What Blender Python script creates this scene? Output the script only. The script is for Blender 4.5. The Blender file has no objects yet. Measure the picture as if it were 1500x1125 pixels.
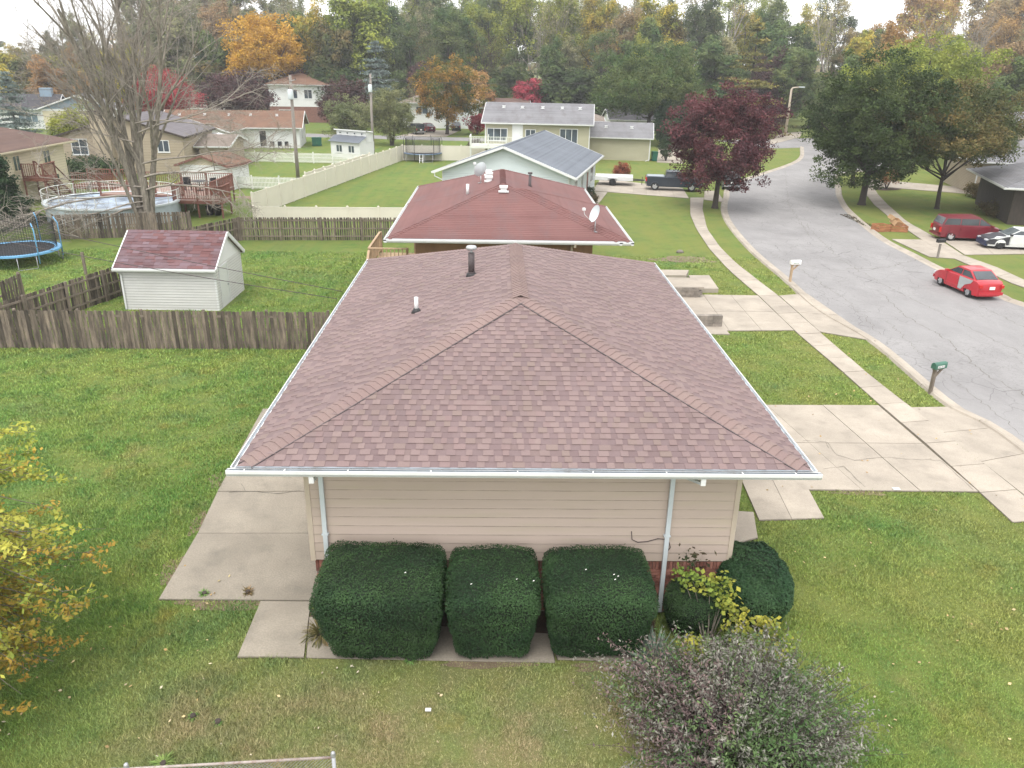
import bpy, math, random
import numpy as np
from mathutils import Vector, Matrix

S = bpy.context.scene
C = S.collection
R = math.radians

# ------------------------------------------------------------------ camera, sky, sun, exposure
cam_d = bpy.data.cameras.new('camera'); cam = bpy.data.objects.new('camera', cam_d); C.objects.link(cam)
cam_d.sensor_width = 36.0; cam_d.lens = 1160.0 / 1500.0 * 36.0
cam_d.clip_start = 0.1; cam_d.clip_end = 6000
CAM_H, PITCH, ROLL, YAW = 10.5, 0.38675, 0.0182, 0.0238
_f0 = Vector((math.sin(YAW), math.cos(YAW), 0)); _r0 = Vector((math.cos(YAW), -math.sin(YAW), 0)); _up = Vector((0, 0, 1))
_f = _f0 * math.cos(PITCH) - _up * math.sin(PITCH); _u = _f0 * math.sin(PITCH) + _up * math.cos(PITCH)
_r = _r0 * math.cos(ROLL) + _u * math.sin(ROLL); _u2 = _u * math.cos(ROLL) - _r0 * math.sin(ROLL)
cam.matrix_world = Matrix(((_r.x, _u2.x, -_f.x, 0), (_r.y, _u2.y, -_f.y, 0), (_r.z, _u2.z, -_f.z, CAM_H), (0, 0, 0, 1)))
S.camera = cam

HAZE = 0.00052
SUN_EL, SUN_AZ = R(62), R(200)          # overcast: a weak, very soft sun behind the camera
world = bpy.data.worlds.new('World'); S.world = world; world.use_nodes = True
wn, wl = world.node_tree.nodes, world.node_tree.links
wn.clear()
sky = wn.new('ShaderNodeTexSky'); sky.sky_type = 'NISHITA'; sky.sun_disc = False
sky.sun_elevation = SUN_EL; sky.sun_rotation = SUN_AZ
sky.air_density = 1.0; sky.dust_density = 1.5; sky.ozone_density = 1.0
hs = wn.new('ShaderNodeHueSaturation'); hs.inputs['Saturation'].default_value = 0.35; hs.inputs['Value'].default_value = 1.0
bg = wn.new('ShaderNodeBackground'); bg.inputs['Strength'].default_value = 0.12
wo = wn.new('ShaderNodeOutputWorld')
# a thick, even cloud deck over the clear-sky dome, faintly mottled
tcw = wn.new('ShaderNodeTexCoord'); cn = wn.new('ShaderNodeTexNoise'); cn.inputs['Scale'].default_value = 2.2; cn.inputs['Detail'].default_value = 5
wl.new(tcw.outputs['Generated'], cn.inputs['Vector'])
cm = wn.new('ShaderNodeMix'); cm.data_type = 'RGBA'; wl.new(cn.outputs['Fac'], cm.inputs[0]); cm.inputs[6].default_value = (7.8, 7.8, 7.95, 1); cm.inputs[7].default_value = (9.6, 9.5, 9.4, 1)
cx = wn.new('ShaderNodeMix'); cx.data_type = 'RGBA'; cx.inputs[0].default_value = 0.85; wl.new(hs.outputs[0], cx.inputs[6]); wl.new(cm.outputs[2], cx.inputs[7])
wl.new(sky.outputs[0], hs.inputs['Color']); wl.new(cx.outputs[2], bg.inputs['Color']); wl.new(bg.outputs[0], wo.inputs['Surface'])

sun_d = bpy.data.lights.new('sun', 'SUN'); sun = bpy.data.objects.new('sun', sun_d); C.objects.link(sun)
sun_d.energy = 1.3; sun_d.angle = R(32); sun_d.color = (1.0, 0.97, 0.92)
# direction towards the sun: azimuth measured like the sky's rotation
sdir = Vector((math.sin(SUN_AZ) * math.cos(SUN_EL), math.cos(SUN_AZ) * math.cos(SUN_EL), math.sin(SUN_EL)))
sun.rotation_euler = sdir.to_track_quat('Z', 'Y').to_euler()
S.view_settings.view_transform = 'Standard'; S.view_settings.look = 'None'
S.view_settings.exposure = 1.07; S.view_settings.gamma = 1.0; S.view_settings.use_curve_mapping = False

# ------------------------------------------------------------------ small helpers
def tag(o, label=None, cat=None, group=None, kind=None):
    if label: o['label'] = label
    if cat: o['category'] = cat
    if group: o['group'] = group
    if kind: o['kind'] = kind
    return o

def thing(name, label, cat, loc=(0, 0, 0), rz=0.0, group=None):
    o = bpy.data.objects.new(name, None); C.objects.link(o)
    o.location = (loc[0], loc[1], loc[2] if len(loc) > 2 else 0.0); o.rotation_euler = (0, 0, rz)
    o.empty_display_size = 0.2
    return tag(o, label, cat, group)

def link_mesh(name, me, parent=None, loc=None, rot=None, scale=None):
    o = bpy.data.objects.new(name, me); C.objects.link(o)
    if parent is not None: o.parent = parent
    if loc is not None: o.location = loc
    if rot is not None: o.rotation_euler = rot
    if scale is not None: o.scale = scale
    return o

def copy_tree(o, parent=None):
    c = o.copy(); C.objects.link(c); c.parent = parent
    for ch in list(o.children): copy_tree(ch, c)
    return c

class MB:
    """collects faces, then links them as ONE mesh object"""
    def __init__(s): s.v = []; s.f = []; s.sm = []
    def quad(s, a, b, c, d, smooth=False):
        n = len(s.v); s.v += [tuple(a), tuple(b), tuple(c), tuple(d)]; s.f.append((n, n+1, n+2, n+3)); s.sm.append(smooth); return s
    def poly(s, pts, smooth=False):
        n = len(s.v); s.v += [tuple(p) for p in pts]; s.f.append(tuple(range(n, n+len(pts)))); s.sm.append(smooth); return s
    def box(s, x0, x1, y0, y1, z0, z1, M=None, bottom=True):
        p = [(x0,y0,z0),(x1,y0,z0),(x1,y1,z0),(x0,y1,z0),(x0,y0,z1),(x1,y0,z1),(x1,y1,z1),(x0,y1,z1)]
        if M is not None: p = [tuple(M @ Vector(q)) for q in p]
        n = len(s.v); s.v += p
        fs = [(4,5,6,7),(0,1,5,4),(1,2,6,5),(2,3,7,6),(3,0,4,7)]
        if bottom: fs.append((3,2,1,0))
        s.f += [tuple(n+i for i in f) for f in fs]; s.sm += [False]*len(fs); return s
    def bar(s, a, b, w, h=None, up=(0,0,1)):
        """box-section bar from a to b"""
        h = h or w; a = Vector(a); b = Vector(b); d = (b-a); L = d.length
        if L < 1e-6: return s
        d.normalize(); u = Vector(up)
        if abs(d.dot(u)) > 0.98: u = Vector((0,1,0))
        r = d.cross(u).normalized(); u = r.cross(d).normalized()
        n = len(s.v)
        for P in (a, b):
            for sx, sz in ((-1,-1),(1,-1),(1,1),(-1,1)): s.v.append(tuple(P + r*sx*w/2 + u*sz*h/2))
        fs = [(0,1,5,4),(1,2,6,5),(2,3,7,6),(3,0,4,7),(3,2,1,0),(4,5,6,7)]
        s.f += [tuple(n+i for i in f) for f in fs]; s.sm += [False]*6; return s
    def tube(s, pts, rad, n=8, cap=True, smooth=True):
        pts = [Vector(p) for p in pts]
        if not hasattr(rad, '__len__'): rad = [rad]*len(pts)
        base = len(s.v); ref = Vector((0.31,0.95,0.05))
        for i, p in enumerate(pts):
            d = (pts[min(i+1, len(pts)-1)] - pts[max(i-1, 0)])
            if d.length < 1e-9: d = Vector((0,0,1))
            d.normalize(); r0 = ref if abs(d.dot(ref)) < 0.95 else Vector((1,0,0))
            a = d.cross(r0).normalized(); b = d.cross(a).normalized()
            for k in range(n):
                t = 2*math.pi*k/n; s.v.append(tuple(p + (a*math.cos(t) + b*math.sin(t))*rad[i]))
        for i in range(len(pts)-1):
            for k in range(n):
                k2 = (k+1) % n
                s.f.append((base+i*n+k, base+i*n+k2, base+(i+1)*n+k2, base+(i+1)*n+k)); s.sm.append(smooth)
        if cap:
            s.f.append(tuple(base+k for k in range(n))[::-1]); s.sm.append(False)
            s.f.append(tuple(base+(len(pts)-1)*n+k for k in range(n))); s.sm.append(False)
        return s
    def lathe(s, prof, n=16, c=(0,0,0), smooth=True, cap=True):
        base = len(s.v)
        for r, z in prof:
            for k in range(n):
                t = 2*math.pi*k/n; s.v.append((c[0]+r*math.cos(t), c[1]+r*math.sin(t), c[2]+z))
        for i in range(len(prof)-1):
            for k in range(n):
                k2 = (k+1) % n
                s.f.append((base+i*n+k, base+i*n+k2, base+(i+1)*n+k2, base+(i+1)*n+k)); s.sm.append(smooth)
        if cap:
            s.f.append(tuple(base+k for k in range(n))[::-1]); s.sm.append(False)
            s.f.append(tuple(base+(len(prof)-1)*n+k for k in range(n))); s.sm.append(False)
        return s
    def prism(s, poly, z0, z1):
        n = len(s.v); k = len(poly)
        s.v += [(p[0],p[1],z0) for p in poly] + [(p[0],p[1],z1) for p in poly]
        s.f.append(tuple(n+k+i for i in range(k))); s.sm.append(False)
        s.f.append(tuple(n+i for i in range(k))[::-1]); s.sm.append(False)
        for i in range(k):
            j = (i+1) % k; s.f.append((n+i, n+j, n+k+j, n+k+i)); s.sm.append(False)
        return s
    def xf(s, M):
        s.v = [tuple(M @ Vector(p)) for p in s.v]; return s
    def mesh(s, name, mat):
        me = bpy.data.meshes.new(name); me.from_pydata(s.v, [], s.f); me.update()
        if any(s.sm): me.polygons.foreach_set('use_smooth', s.sm)
        if mat: me.materials.append(mat)
        return me
    def build(s, name, mat, parent=None, loc=None, rot=None):
        return link_mesh(name, s.mesh(name, mat), parent, loc, rot)

def np_mesh(name, verts, nper, mat, attrs=None, smooth=False):
    """verts (F*nper,3): every nper verts are one face"""
    verts = np.asarray(verts, np.float32).reshape(-1, 3); F = len(verts)//nper
    me = bpy.data.meshes.new(name)
    me.vertices.add(len(verts)); me.vertices.foreach_set('co', verts.ravel())
    me.loops.add(len(verts)); me.loops.foreach_set('vertex_index', np.arange(len(verts), dtype=np.int32))
    me.polygons.add(F); me.polygons.foreach_set('loop_start', np.arange(0, len(verts), nper, dtype=np.int32))
    me.polygons.foreach_set('loop_total', np.full(F, nper, np.int32))
    if attrs:
        for k, a in attrs.items():
            at = me.attributes.new(k, 'FLOAT', 'FACE'); at.data.foreach_set('value', np.asarray(a, np.float32))
    me.update(calc_edges=True)
    if mat: me.materials.append(mat)
    return me

def in_poly(x, y, poly):
    inside = np.zeros(len(x), bool); n = len(poly); j = n-1
    for i in range(n):
        xi, yi = poly[i][:2]; xj, yj = poly[j][:2]
        if yi != yj:
            c = ((yi > y) != (yj > y)) & (x < (xj-xi)*(y-yi)/(yj-yi)+xi); inside ^= c
        j = i
    return inside

# ------------------------------------------------------------------ materials
def newmat(name):
    m = bpy.data.materials.new(name); m.use_nodes = True
    return m, m.node_tree.nodes, m.node_tree.links, m.node_tree.nodes['Principled BSDF']

def rgb(c): return (c[0], c[1], c[2], 1.0)

def mixc(n, l, fac, a, b, mode='MIX'):
    x = n.new('ShaderNodeMix'); x.data_type = 'RGBA'; x.blend_type = mode; x.clamp_factor = True
    for sock, val in ((x.inputs[0], fac), (x.inputs[6], a), (x.inputs[7], b)):
        if isinstance(val, (int, float)): sock.default_value = val
        elif isinstance(val, tuple): sock.default_value = rgb(val)
        else: l.new(val, sock)
    return x.outputs[2]

def noise(n, l, vec, scale, detail=3, rough=0.55, lo=0.35, hi=0.65, dist=0.0):
    t = n.new('ShaderNodeTexNoise'); t.inputs['Scale'].default_value = scale; t.inputs['Detail'].default_value = detail
    t.inputs['Roughness'].default_value = rough; t.inputs['Distortion'].default_value = dist
    if vec is not None: l.new(vec, t.inputs['Vector'])
    r = n.new('ShaderNodeMapRange'); r.inputs['From Min'].default_value = lo; r.inputs['From Max'].default_value = hi
    l.new(t.outputs['Fac'], r.inputs['Value']); return r.outputs[0]

def mth(n, l, op, a, b=None, c=None):
    m = n.new('ShaderNodeMath'); m.operation = op
    for i, v in enumerate((a, b, c)):
        if v is None: continue
        if isinstance(v, (int, float)): m.inputs[i].default_value = v
        else: l.new(v, m.inputs[i])
    return m.outputs[0]

def wpos(n, l, sc=(1,1,1)):
    g = n.new('ShaderNodeNewGeometry'); mp = n.new('ShaderNodeVectorMath'); mp.operation = 'MULTIPLY'
    l.new(g.outputs['Position'], mp.inputs[0]); mp.inputs[1].default_value = sc; return mp.outputs[0]

def add_bump(n, l, bsdf, h, strength=0.3, dist=0.01):
    b = n.new('ShaderNodeBump'); b.inputs['Strength'].default_value = strength; b.inputs['Distance'].default_value = dist
    l.new(h, b.inputs['Height']); l.new(b.outputs[0], bsdf.inputs['Normal'])

COL = {}; LAP_SHADE = {}
def M_plain(name, col, rough=0.6, var=0.12, scale=1.2, fine=25, fvar=0.06, metal=0.0, bump=0.0, rnd=0.0, col2=None, spec=0.4, sc=(1,1,1), stain=None, stain_amt=0.5, coat=0.0):
    COL[name] = col
    """painted / weathered surface: broad tone drift, fine mottling, per-piece tone, optional stain colour"""
    m, n, l, b = newmat(name)
    P = wpos(n, l, sc)
    c = mixc(n, l, noise(n, l, P, scale, 4), tuple(v*(1-var) for v in col), tuple(min(v*(1+var), .9) for v in (col2 or col)))
    f = noise(n, l, P, fine, 3)
    c = mixc(n, l, mth(n, l, 'MULTIPLY', f, fvar*2), c, tuple(v*0.5 for v in col))
    if stain:
        c = mixc(n, l, mth(n, l, 'MULTIPLY', noise(n, l, P, scale*2.3, 6, 0.65, 0.5, 0.75), stain_amt), c, stain)
    if rnd:
        g = n.new('ShaderNodeNewGeometry'); oi = n.new('ShaderNodeObjectInfo')
        r = mth(n, l, 'FRACT', mth(n, l, 'ADD', g.outputs['Random Per Island'], oi.outputs['Random']))
        h = n.new('ShaderNodeHueSaturation'); l.new(c, h.inputs['Color'])
        l.new(mth(n, l, 'MULTIPLY_ADD', r, 2*rnd, 1-rnd), h.inputs['Value']); c = h.outputs[0]
    l.new(c, b.inputs['Base Color']); b.inputs['Roughness'].default_value = rough; b.inputs['Metallic'].default_value = metal
    b.inputs['Specular IOR Level'].default_value = spec
    if coat: b.inputs['Coat Weight'].default_value = coat; b.inputs['Coat Roughness'].default_value = 0.08
    if bump: add_bump(n, l, b, noise(n, l, P, fine, 4), bump, 0.01)
    return m

def M_shingle(name, cols, scale=60, var=0.12, wear=None):
    """asphalt shingle: every tab takes its own blend of the given colours, granules as fine speckle"""
    m, n, l, b = newmat(name)
    g = n.new('ShaderNodeNewGeometry'); oi = n.new('ShaderNodeObjectInfo')
    r = mth(n, l, 'FRACT', mth(n, l, 'ADD', g.outputs['Random Per Island'], oi.outputs['Random']))
    cr = n.new('ShaderNodeValToRGB'); el = cr.color_ramp.elements
    el[0].color = rgb(cols[0]); el[1].color = rgb(cols[-1])
    for i, cc in enumerate(cols[1:-1]): e = el.new((i+1)/(len(cols)-1)); e.color = rgb(cc)
    l.new(r, cr.inputs['Fac']); c = cr.outputs['Color']
    P = wpos(n, l)
    c = mixc(n, l, mth(n, l, 'MULTIPLY', noise(n, l, P, scale, 3, 0.7), 0.35), c, tuple(v*0.55 for v in cols[0]))
    c = mixc(n, l, mth(n, l, 'MULTIPLY', noise(n, l, P, 0.45, 4, 0.6, 0.4, 0.7), 0.35), c, tuple(v*1.25 for v in cols[1]))
    if wear: c = mixc(n, l, mth(n, l, 'MULTIPLY', noise(n, l, wpos(n, l, (1, .25, 1)), 1.1, 5, 0.65, 0.48, 0.7), 0.6), c, wear)
    l.new(c, b.inputs['Base Color']); b.inputs['Roughness'].default_value = 0.9; b.inputs['Specular IOR Level'].default_value = 0.25
    add_bump(n, l, b, noise(n, l, P, 130, 2), 0.25, 0.004)
    return m

def lawn_color(n, l, P):
    """grass colour as a function of the place: lush, yellow-green, dry straw and bare spots"""
    big = noise(n, l, P, 0.09, 4, 0.6, 0.38, 0.62)
    c = mixc(n, l, big, (0.098, 0.195, 0.044), (0.165, 0.240, 0.055))
    mid = noise(n, l, P, 0.55, 5, 0.65, 0.40, 0.64)
    c = mixc(n, l, mth(n, l, 'MULTIPLY', mid, 0.6), c, (0.215, 0.235, 0.060))
    dk = noise(n, l, P, 1.3, 5, 0.65, 0.46, 0.66)
    c = mixc(n, l, mth(n, l, 'MULTIPLY', dk, 0.65), c, (0.052, 0.135, 0.036))
    # drier, worn turf close to the fence and house front (low Y)
    sp = n.new('ShaderNodeSeparateXYZ'); l.new(P, sp.inputs[0])
    mr = n.new('ShaderNodeMapRange'); l.new(sp.outputs[1], mr.inputs['Value'])
    mr.inputs['From Min'].default_value = 13.5; mr.inputs['From Max'].default_value = 10.5
    mx = n.new('ShaderNodeMapRange'); l.new(sp.outputs[0], mx.inputs['Value'])
    mx.inputs['From Min'].default_value = 6.0; mx.inputs['From Max'].default_value = 2.5
    my = n.new('ShaderNodeMapRange'); l.new(sp.outputs[0], my.inputs['Value'])
    my.inputs['From Min'].default_value = -8.0; my.inputs['From Max'].default_value = -5.0
    dry = mth(n, l, 'MULTIPLY', mth(n, l, 'MULTIPLY', mr.outputs[0], mx.outputs[0]), my.outputs[0])
    pt = noise(n, l, P, 0.8, 6, 0.7, 0.36, 0.62)
    dry = mth(n, l, 'MULTIPLY', dry, mth(n, l, 'MULTIPLY_ADD', pt, 0.60, 0.42))
    c = mixc(n, l, mth(n, l, 'MULTIPLY', dry, 0.95), c, (0.27, 0.225, 0.125))
    st = noise(n, l, P, 0.42, 6, 0.7, 0.57, 0.72)
    c = mixc(n, l, mth(n, l, 'MULTIPLY', st, 0.6), c, (0.26, 0.21, 0.095))
    bl = noise(n, l, P, 0.28, 5, 0.6, 0.54, 0.70)
    c = mixc(n, l, mth(n, l, 'MULTIPLY', bl, 0.7), c, (0.075, 0.150, 0.055))
    og = noise(n, l, P, 0.65, 4, 0.6, 0.62, 0.72)
    c = mixc(n, l, mth(n, l, 'MULTIPLY', og, 0.55), c, (0.27, 0.22, 0.05))
    mr2 = n.new('ShaderNodeMapRange'); l.new(sp.outputs[0], mr2.inputs['Value']); mr2.inputs['From Min'].default_value = 4.0; mr2.inputs['From Max'].default_value = 9.0
    yl = mth(n, l, 'MULTIPLY', mr2.outputs[0], noise(n, l, P, 0.33, 5, 0.6, 0.36, 0.6))
    c = mixc(n, l, mth(n, l, 'MULTIPLY', yl, 0.55), c, (0.235, 0.235, 0.072))
    return c

def M_lawn(name, blades=False):
    m, n, l, b = newmat(name)
    P = wpos(n, l, (1, 1, 0.0))
    c = lawn_color(n, l, P)
    if blades:
        at = n.new('ShaderNodeAttribute'); at.attribute_name = 'tint'
        h = n.new('ShaderNodeHueSaturation'); l.new(c, h.inputs['Color'])
        l.new(mth(n, l, 'MULTIPLY_ADD', at.outputs['Fac'], 1.0, 0.90), h.inputs['Value'])
        l.new(mth(n, l, 'MULTIPLY_ADD', at.outputs['Fac'], -0.03, 0.515), h.inputs['Hue']); c = h.outputs[0]
        b.inputs['Roughness'].default_value = 0.6; b.inputs['Specular IOR Level'].default_value = 0.25
        l.new(c, b.inputs['Base Color'])
        return m
    f = noise(n, l, P, 9, 6, 0.75, 0.35, 0.65); f2 = noise(n, l, P, 45, 3, 0.7, 0.35, 0.65)
    c = mixc(n, l, mth(n, l, 'MULTIPLY', f, 0.35), c, (0.075, 0.120, 0.034))
    c = mixc(n, l, mth(n, l, 'MULTIPLY', f2, 0.40), c, (0.22, 0.24, 0.075))
    far = noise(n, l, wpos(n, l, (1.6, .12, 0)), 1.0, 3, 0.5, 0.42, 0.6)
    c = mixc(n, l, mth(n, l, 'MULTIPLY', far, 0.35), c, (0.21, 0.215, 0.06))
    l.new(c, b.inputs['Base Color']); b.inputs['Roughness'].default_value = 0.95; b.inputs['Specular IOR Level'].default_value = 0.1
    add_bump(n, l, b, mth(n, l, 'ADD', f, f2), 0.6, 0.05)
    return m

def M_leaf(name, ca, cb, patch=0.35, hue=0.02, trans=0.25, bias=0.0):
    """foliage: two leaf colours in patches through the crown plus leaf-to-leaf variation"""
    m, n, l, b = newmat(name)
    at = n.new('ShaderNodeAttribute'); at.attribute_name = 'tint'
    tc = n.new('ShaderNodeTexCoord')
    oi = n.new('ShaderNodeObjectInfo'); ad = n.new('ShaderNodeVectorMath'); ad.operation = 'ADD'
    l.new(tc.outputs['Object'], ad.inputs[0]); l.new(oi.outputs['Location'], ad.inputs[1])
    p = noise(n, l, ad.outputs[0], patch, 3, 0.6, 0.38, 0.62)
    fac = mth(n, l, 'ADD', mth(n, l, 'MULTIPLY_ADD', at.outputs['Fac'], 0.5, bias-0.25), p)
    c = mixc(n, l, fac, ca, cb)
    h = n.new('ShaderNodeHueSaturation'); l.new(c, h.inputs['Color'])
    l.new(mth(n, l, 'MULTIPLY_ADD', at.outputs['Fac'], 0.8, 0.6), h.inputs['Value'])
    l.new(mth(n, l, 'MULTIPLY_ADD', oi.outputs['Random'], hue*2, 0.5-hue), h.inputs['Hue'])
    l.new(h.outputs[0], b.inputs['Base Color']); b.inputs['Roughness'].default_value = 0.7; b.inputs['Specular IOR Level'].default_value = 0.15
    if trans:
        tr = n.new('ShaderNodeBsdfTranslucent'); l.new(h.outputs[0], tr.inputs['Color'])
        ms = n.new('ShaderNodeMixShader'); ms.inputs[0].default_value = trans
        out = n['Material Output']; l.new(b.outputs[0], ms.inputs[1]); l.new(tr.outputs[0], ms.inputs[2]); l.new(ms.outputs[0], out.inputs['Surface'])
    return m

def M_glass(name, col=(0.03, 0.04, 0.05), rough=0.08):
    m, n, l, b = newmat(name)
    c = mixc(n, l, noise(n, l, wpos(n, l), 0.8, 2), col, tuple(v*2.2 for v in col))
    l.new(c, b.inputs['Base Color']); b.inputs['Roughness'].default_value = rough; b.inputs['Specular IOR Level'].default_value = 0.8
    return m

def M_road(name):
    m, n, l, b = newmat(name)
    P = wpos(n, l)
    c = mixc(n, l, noise(n, l, P, 0.25, 5, 0.6), (0.238, 0.230, 0.228), (0.30, 0.29, 0.286))
    c = mixc(n, l, mth(n, l, 'MULTIPLY', noise(n, l, wpos(n, l, (1, .35, 1)), 0.9, 5, 0.65, 0.45, 0.7), 0.4), c, (0.36, 0.35, 0.345))
    c = mixc(n, l, mth(n, l, 'MULTIPLY', noise(n, l, P, 55, 2, 0.7), 0.35), c, (0.12, 0.12, 0.125))
    # alligator cracking: voronoi cell edges, present only in worn patches
    def cracks(scale, w, dist):
        pn = n.new('ShaderNodeTexNoise'); pn.inputs['Scale'].default_value = dist; pn.inputs['Detail'].default_value = 5; l.new(P, pn.inputs['Vector'])
        va = n.new('ShaderNodeVectorMath'); va.operation = 'MULTIPLY_ADD'; l.new(pn.outputs['Color'], va.inputs[0]); va.inputs[1].default_value = (1.2, 1.2, 0); l.new(P, va.inputs[2])
        v = n.new('ShaderNodeTexVoronoi'); v.feature = 'DISTANCE_TO_EDGE'; v.inputs['Scale'].default_value = scale; l.new(va.outputs[0], v.inputs['Vector'])
        r = n.new('ShaderNodeMapRange'); l.new(v.outputs['Distance'], r.inputs['Value']); r.inputs['From Min'].default_value = w; r.inputs['From Max'].default_value = w*0.25
        return r.outputs[0]
    worn = noise(n, l, P, 0.16, 4, 0.6, 0.42, 0.6)
    k = mth(n, l, 'MULTIPLY', cracks(3.4, 0.04, 1.4), worn)
    k2 = mth(n, l, 'MULTIPLY', cracks(0.8, 0.012, 0.6), noise(n, l, P, 0.11, 3, 0.6, 0.45, 0.55))
    c = mixc(n, l, mth(n, l, 'MULTIPLY', k, 0.4), c, (0.12, 0.115, 0.11))
    c = mixc(n, l, mth(n, l, 'MULTIPLY', k2, 0.6), c, (0.09, 0.085, 0.085))
    c = mixc(n, l, mth(n, l, 'MULTIPLY', noise(n, l, P, 0.5, 3, 0.5, 0.66, 0.76), 0.35), c, (0.09, 0.09, 0.095))
    l.new(c, b.inputs['Base Color']); b.inputs['Roughness'].default_value = 0.92; b.inputs['Specular IOR Level'].default_value = 0.2
    add_bump(n, l, b, noise(n, l, P, 70, 3), 0.3, 0.01)
    return m

MAT = {}
MAT['lawn'] = M_lawn('lawn'); MAT['blades'] = M_lawn('grass_blades', True)
MAT['road'] = M_road('asphalt')
MAT['concrete'] = M_plain('concrete', (0.37, 0.325, 0.27), 0.9, 0.13, 0.7, 30, 0.12, bump=0.25, rnd=0.06, stain=(0.18, 0.16, 0.135), stain_amt=0.4)
MAT['concrete_old'] = M_plain('concrete_weathered', (0.30, 0.265, 0.215), 0.9, 0.14, 0.6, 26, 0.16, bump=0.3, rnd=0.05, stain=(0.14, 0.13, 0.11), stain_amt=0.5)
MAT['joint'] = M_plain('joint_dirt', (0.10, 0.085, 0.06), 0.95)
MAT['crack'] = M_plain('crack_dark', (0.13, 0.12, 0.10), 0.95)
MAT['soil'] = M_plain('mulch_soil', (0.075, 0.048, 0.036), 0.95, 0.25, 4, 40, 0.3, bump=0.6)
MAT['dirt'] = M_plain('bare_dirt', (0.20, 0.15, 0.10), 0.95, 0.2, 2, 30, 0.2, bump=0.5)
MAT['shingle'] = M_shingle('roof_shingle', [(0.204, 0.150, 0.145), (0.216, 0.158, 0.151), (0.196, 0.142, 0.138), (0.222, 0.165, 0.154), (0.186, 0.134, 0.134), (0.198, 0.150, 0.132), (0.196, 0.138, 0.134), (0.212, 0.150, 0.145)])
MAT['shingle_cap'] = M_shingle('roof_cap', [(0.210, 0.148, 0.138), (0.222, 0.160, 0.146), (0.200, 0.142, 0.136), (0.226, 0.168, 0.150)])
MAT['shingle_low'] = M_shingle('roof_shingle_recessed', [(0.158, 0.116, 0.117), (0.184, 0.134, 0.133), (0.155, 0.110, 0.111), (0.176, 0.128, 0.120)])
MAT['shingle_red'] = M_shingle('roof_red', [(0.150, 0.072, 0.068), (0.180, 0.090, 0.084), (0.162, 0.078, 0.075)], wear=(0.13, 0.090, 0.092))
MAT['shingle_maroon'] = M_shingle('roof_maroon', [(0.12, 0.055, 0.055), (0.16, 0.080, 0.080), (0.14, 0.10, 0.11), (0.11, 0.058, 0.062), (0.19, 0.14, 0.16)], wear=(0.16, 0.12, 0.14))
MAT['shingle_blue'] = M_shingle('roof_bluegrey', [(0.115, 0.13, 0.155), (0.16, 0.178, 0.205), (0.135, 0.15, 0.175)])
MAT['shingle_grey'] = M_shingle('roof_grey', [(0.19, 0.19, 0.20), (0.24, 0.24, 0.25), (0.17, 0.165, 0.18)], wear=(0.14, 0.125, 0.13))
MAT['shingle_mauve'] = M_shingle('roof_mauve', [(0.13, 0.12, 0.13), (0.18, 0.165, 0.175), (0.15, 0.138, 0.148)])
MAT['shingle_dark'] = M_shingle('roof_charcoal', [(0.055, 0.052, 0.06), (0.08, 0.078, 0.085), (0.07, 0.066, 0.074)])
MAT['shingle_brown'] = M_shingle('roof_brown', [(0.17, 0.095, 0.065), (0.215, 0.13, 0.09), (0.185, 0.11, 0.078)], wear=(0.13, 0.085, 0.065))
MAT['shingle_oldbrown'] = M_shingle('roof_oldbrown', [(0.125, 0.080, 0.065), (0.165, 0.108, 0.09), (0.14, 0.09, 0.076)], wear=(0.10, 0.07, 0.065))
MAT['shingle_tan'] = M_shingle('roof_tan', [(0.20, 0.165, 0.14), (0.25, 0.21, 0.18), (0.22, 0.18, 0.155)])
MAT['siding'] = M_plain('siding_beige', (0.49, 0.398, 0.338), 0.55, 0.05, 0.5, 30, 0.03, sc=(.5, 1, 5), rnd=0.04, stain=(0.44, 0.39, 0.27), stain_amt=0.45)
MAT['siding_cream'] = M_plain('siding_cream', (0.58, 0.52, 0.38), 0.55, 0.05, 0.5, 20, 0.03, sc=(1, 1, 3))
MAT['siding_tan'] = M_plain('siding_tan', (0.36, 0.30, 0.22), 0.6, 0.06, 0.5, 20, 0.04, sc=(1, 1, 3))
MAT['siding_khaki'] = M_plain('siding_khaki', (0.40, 0.38, 0.27), 0.6, 0.05, 0.5, 20, 0.03, sc=(1, 1, 3))
MAT['siding_white'] = M_plain('siding_white', (0.70, 0.71, 0.70), 0.5, 0.04, 0.5, 20, 0.03, sc=(1, 1, 3))
MAT['siding_ice'] = M_plain('siding_pale_blue', (0.60, 0.66, 0.68), 0.5, 0.04, 0.5, 20, 0.03, sc=(1, 1, 3))
MAT['siding_blue'] = M_plain('siding_blue', (0.20, 0.27, 0.34), 0.5, 0.05, 0.5, 20, 0.03)
MAT['siding_shed'] = M_plain('siding_shed', (0.58, 0.58, 0.56), 0.5, 0.05, 0.8, 20, 0.04, sc=(1, 1, 3), stain=(0.42, 0.41, 0.38), stain_amt=0.25)
MAT['brown_panel'] = M_plain('wood_panel_brown', (0.24, 0.135, 0.07), 0.7, 0.1, 1.5, 20, 0.06, sc=(3, 3, 1))
MAT['white'] = M_plain('white_paint', (0.66, 0.67, 0.67), 0.4, 0.03, 1.5, 20, 0.03, stain=(0.5, 0.48, 0.44), stain_amt=0.2)
MAT['board_shade'] = M_plain('siding_shade_grime', (0.42, 0.345, 0.29), 0.9, 0.2, 2, 20, 0.1)  # siding lap shadow and grime put into one darker tone
MAT['trim'] = M_plain('trim_beige', (0.52, 0.44, 0.35), 0.5, 0.04, 1.5, 20, 0.03)
MAT['gutter_in'] = M_plain('gutter_inside', (0.24, 0.27, 0.30), 0.5, 0.2, 2.0, 20, 0.1, stain=(0.12, 0.10, 0.08), stain_amt=0.7)
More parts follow.
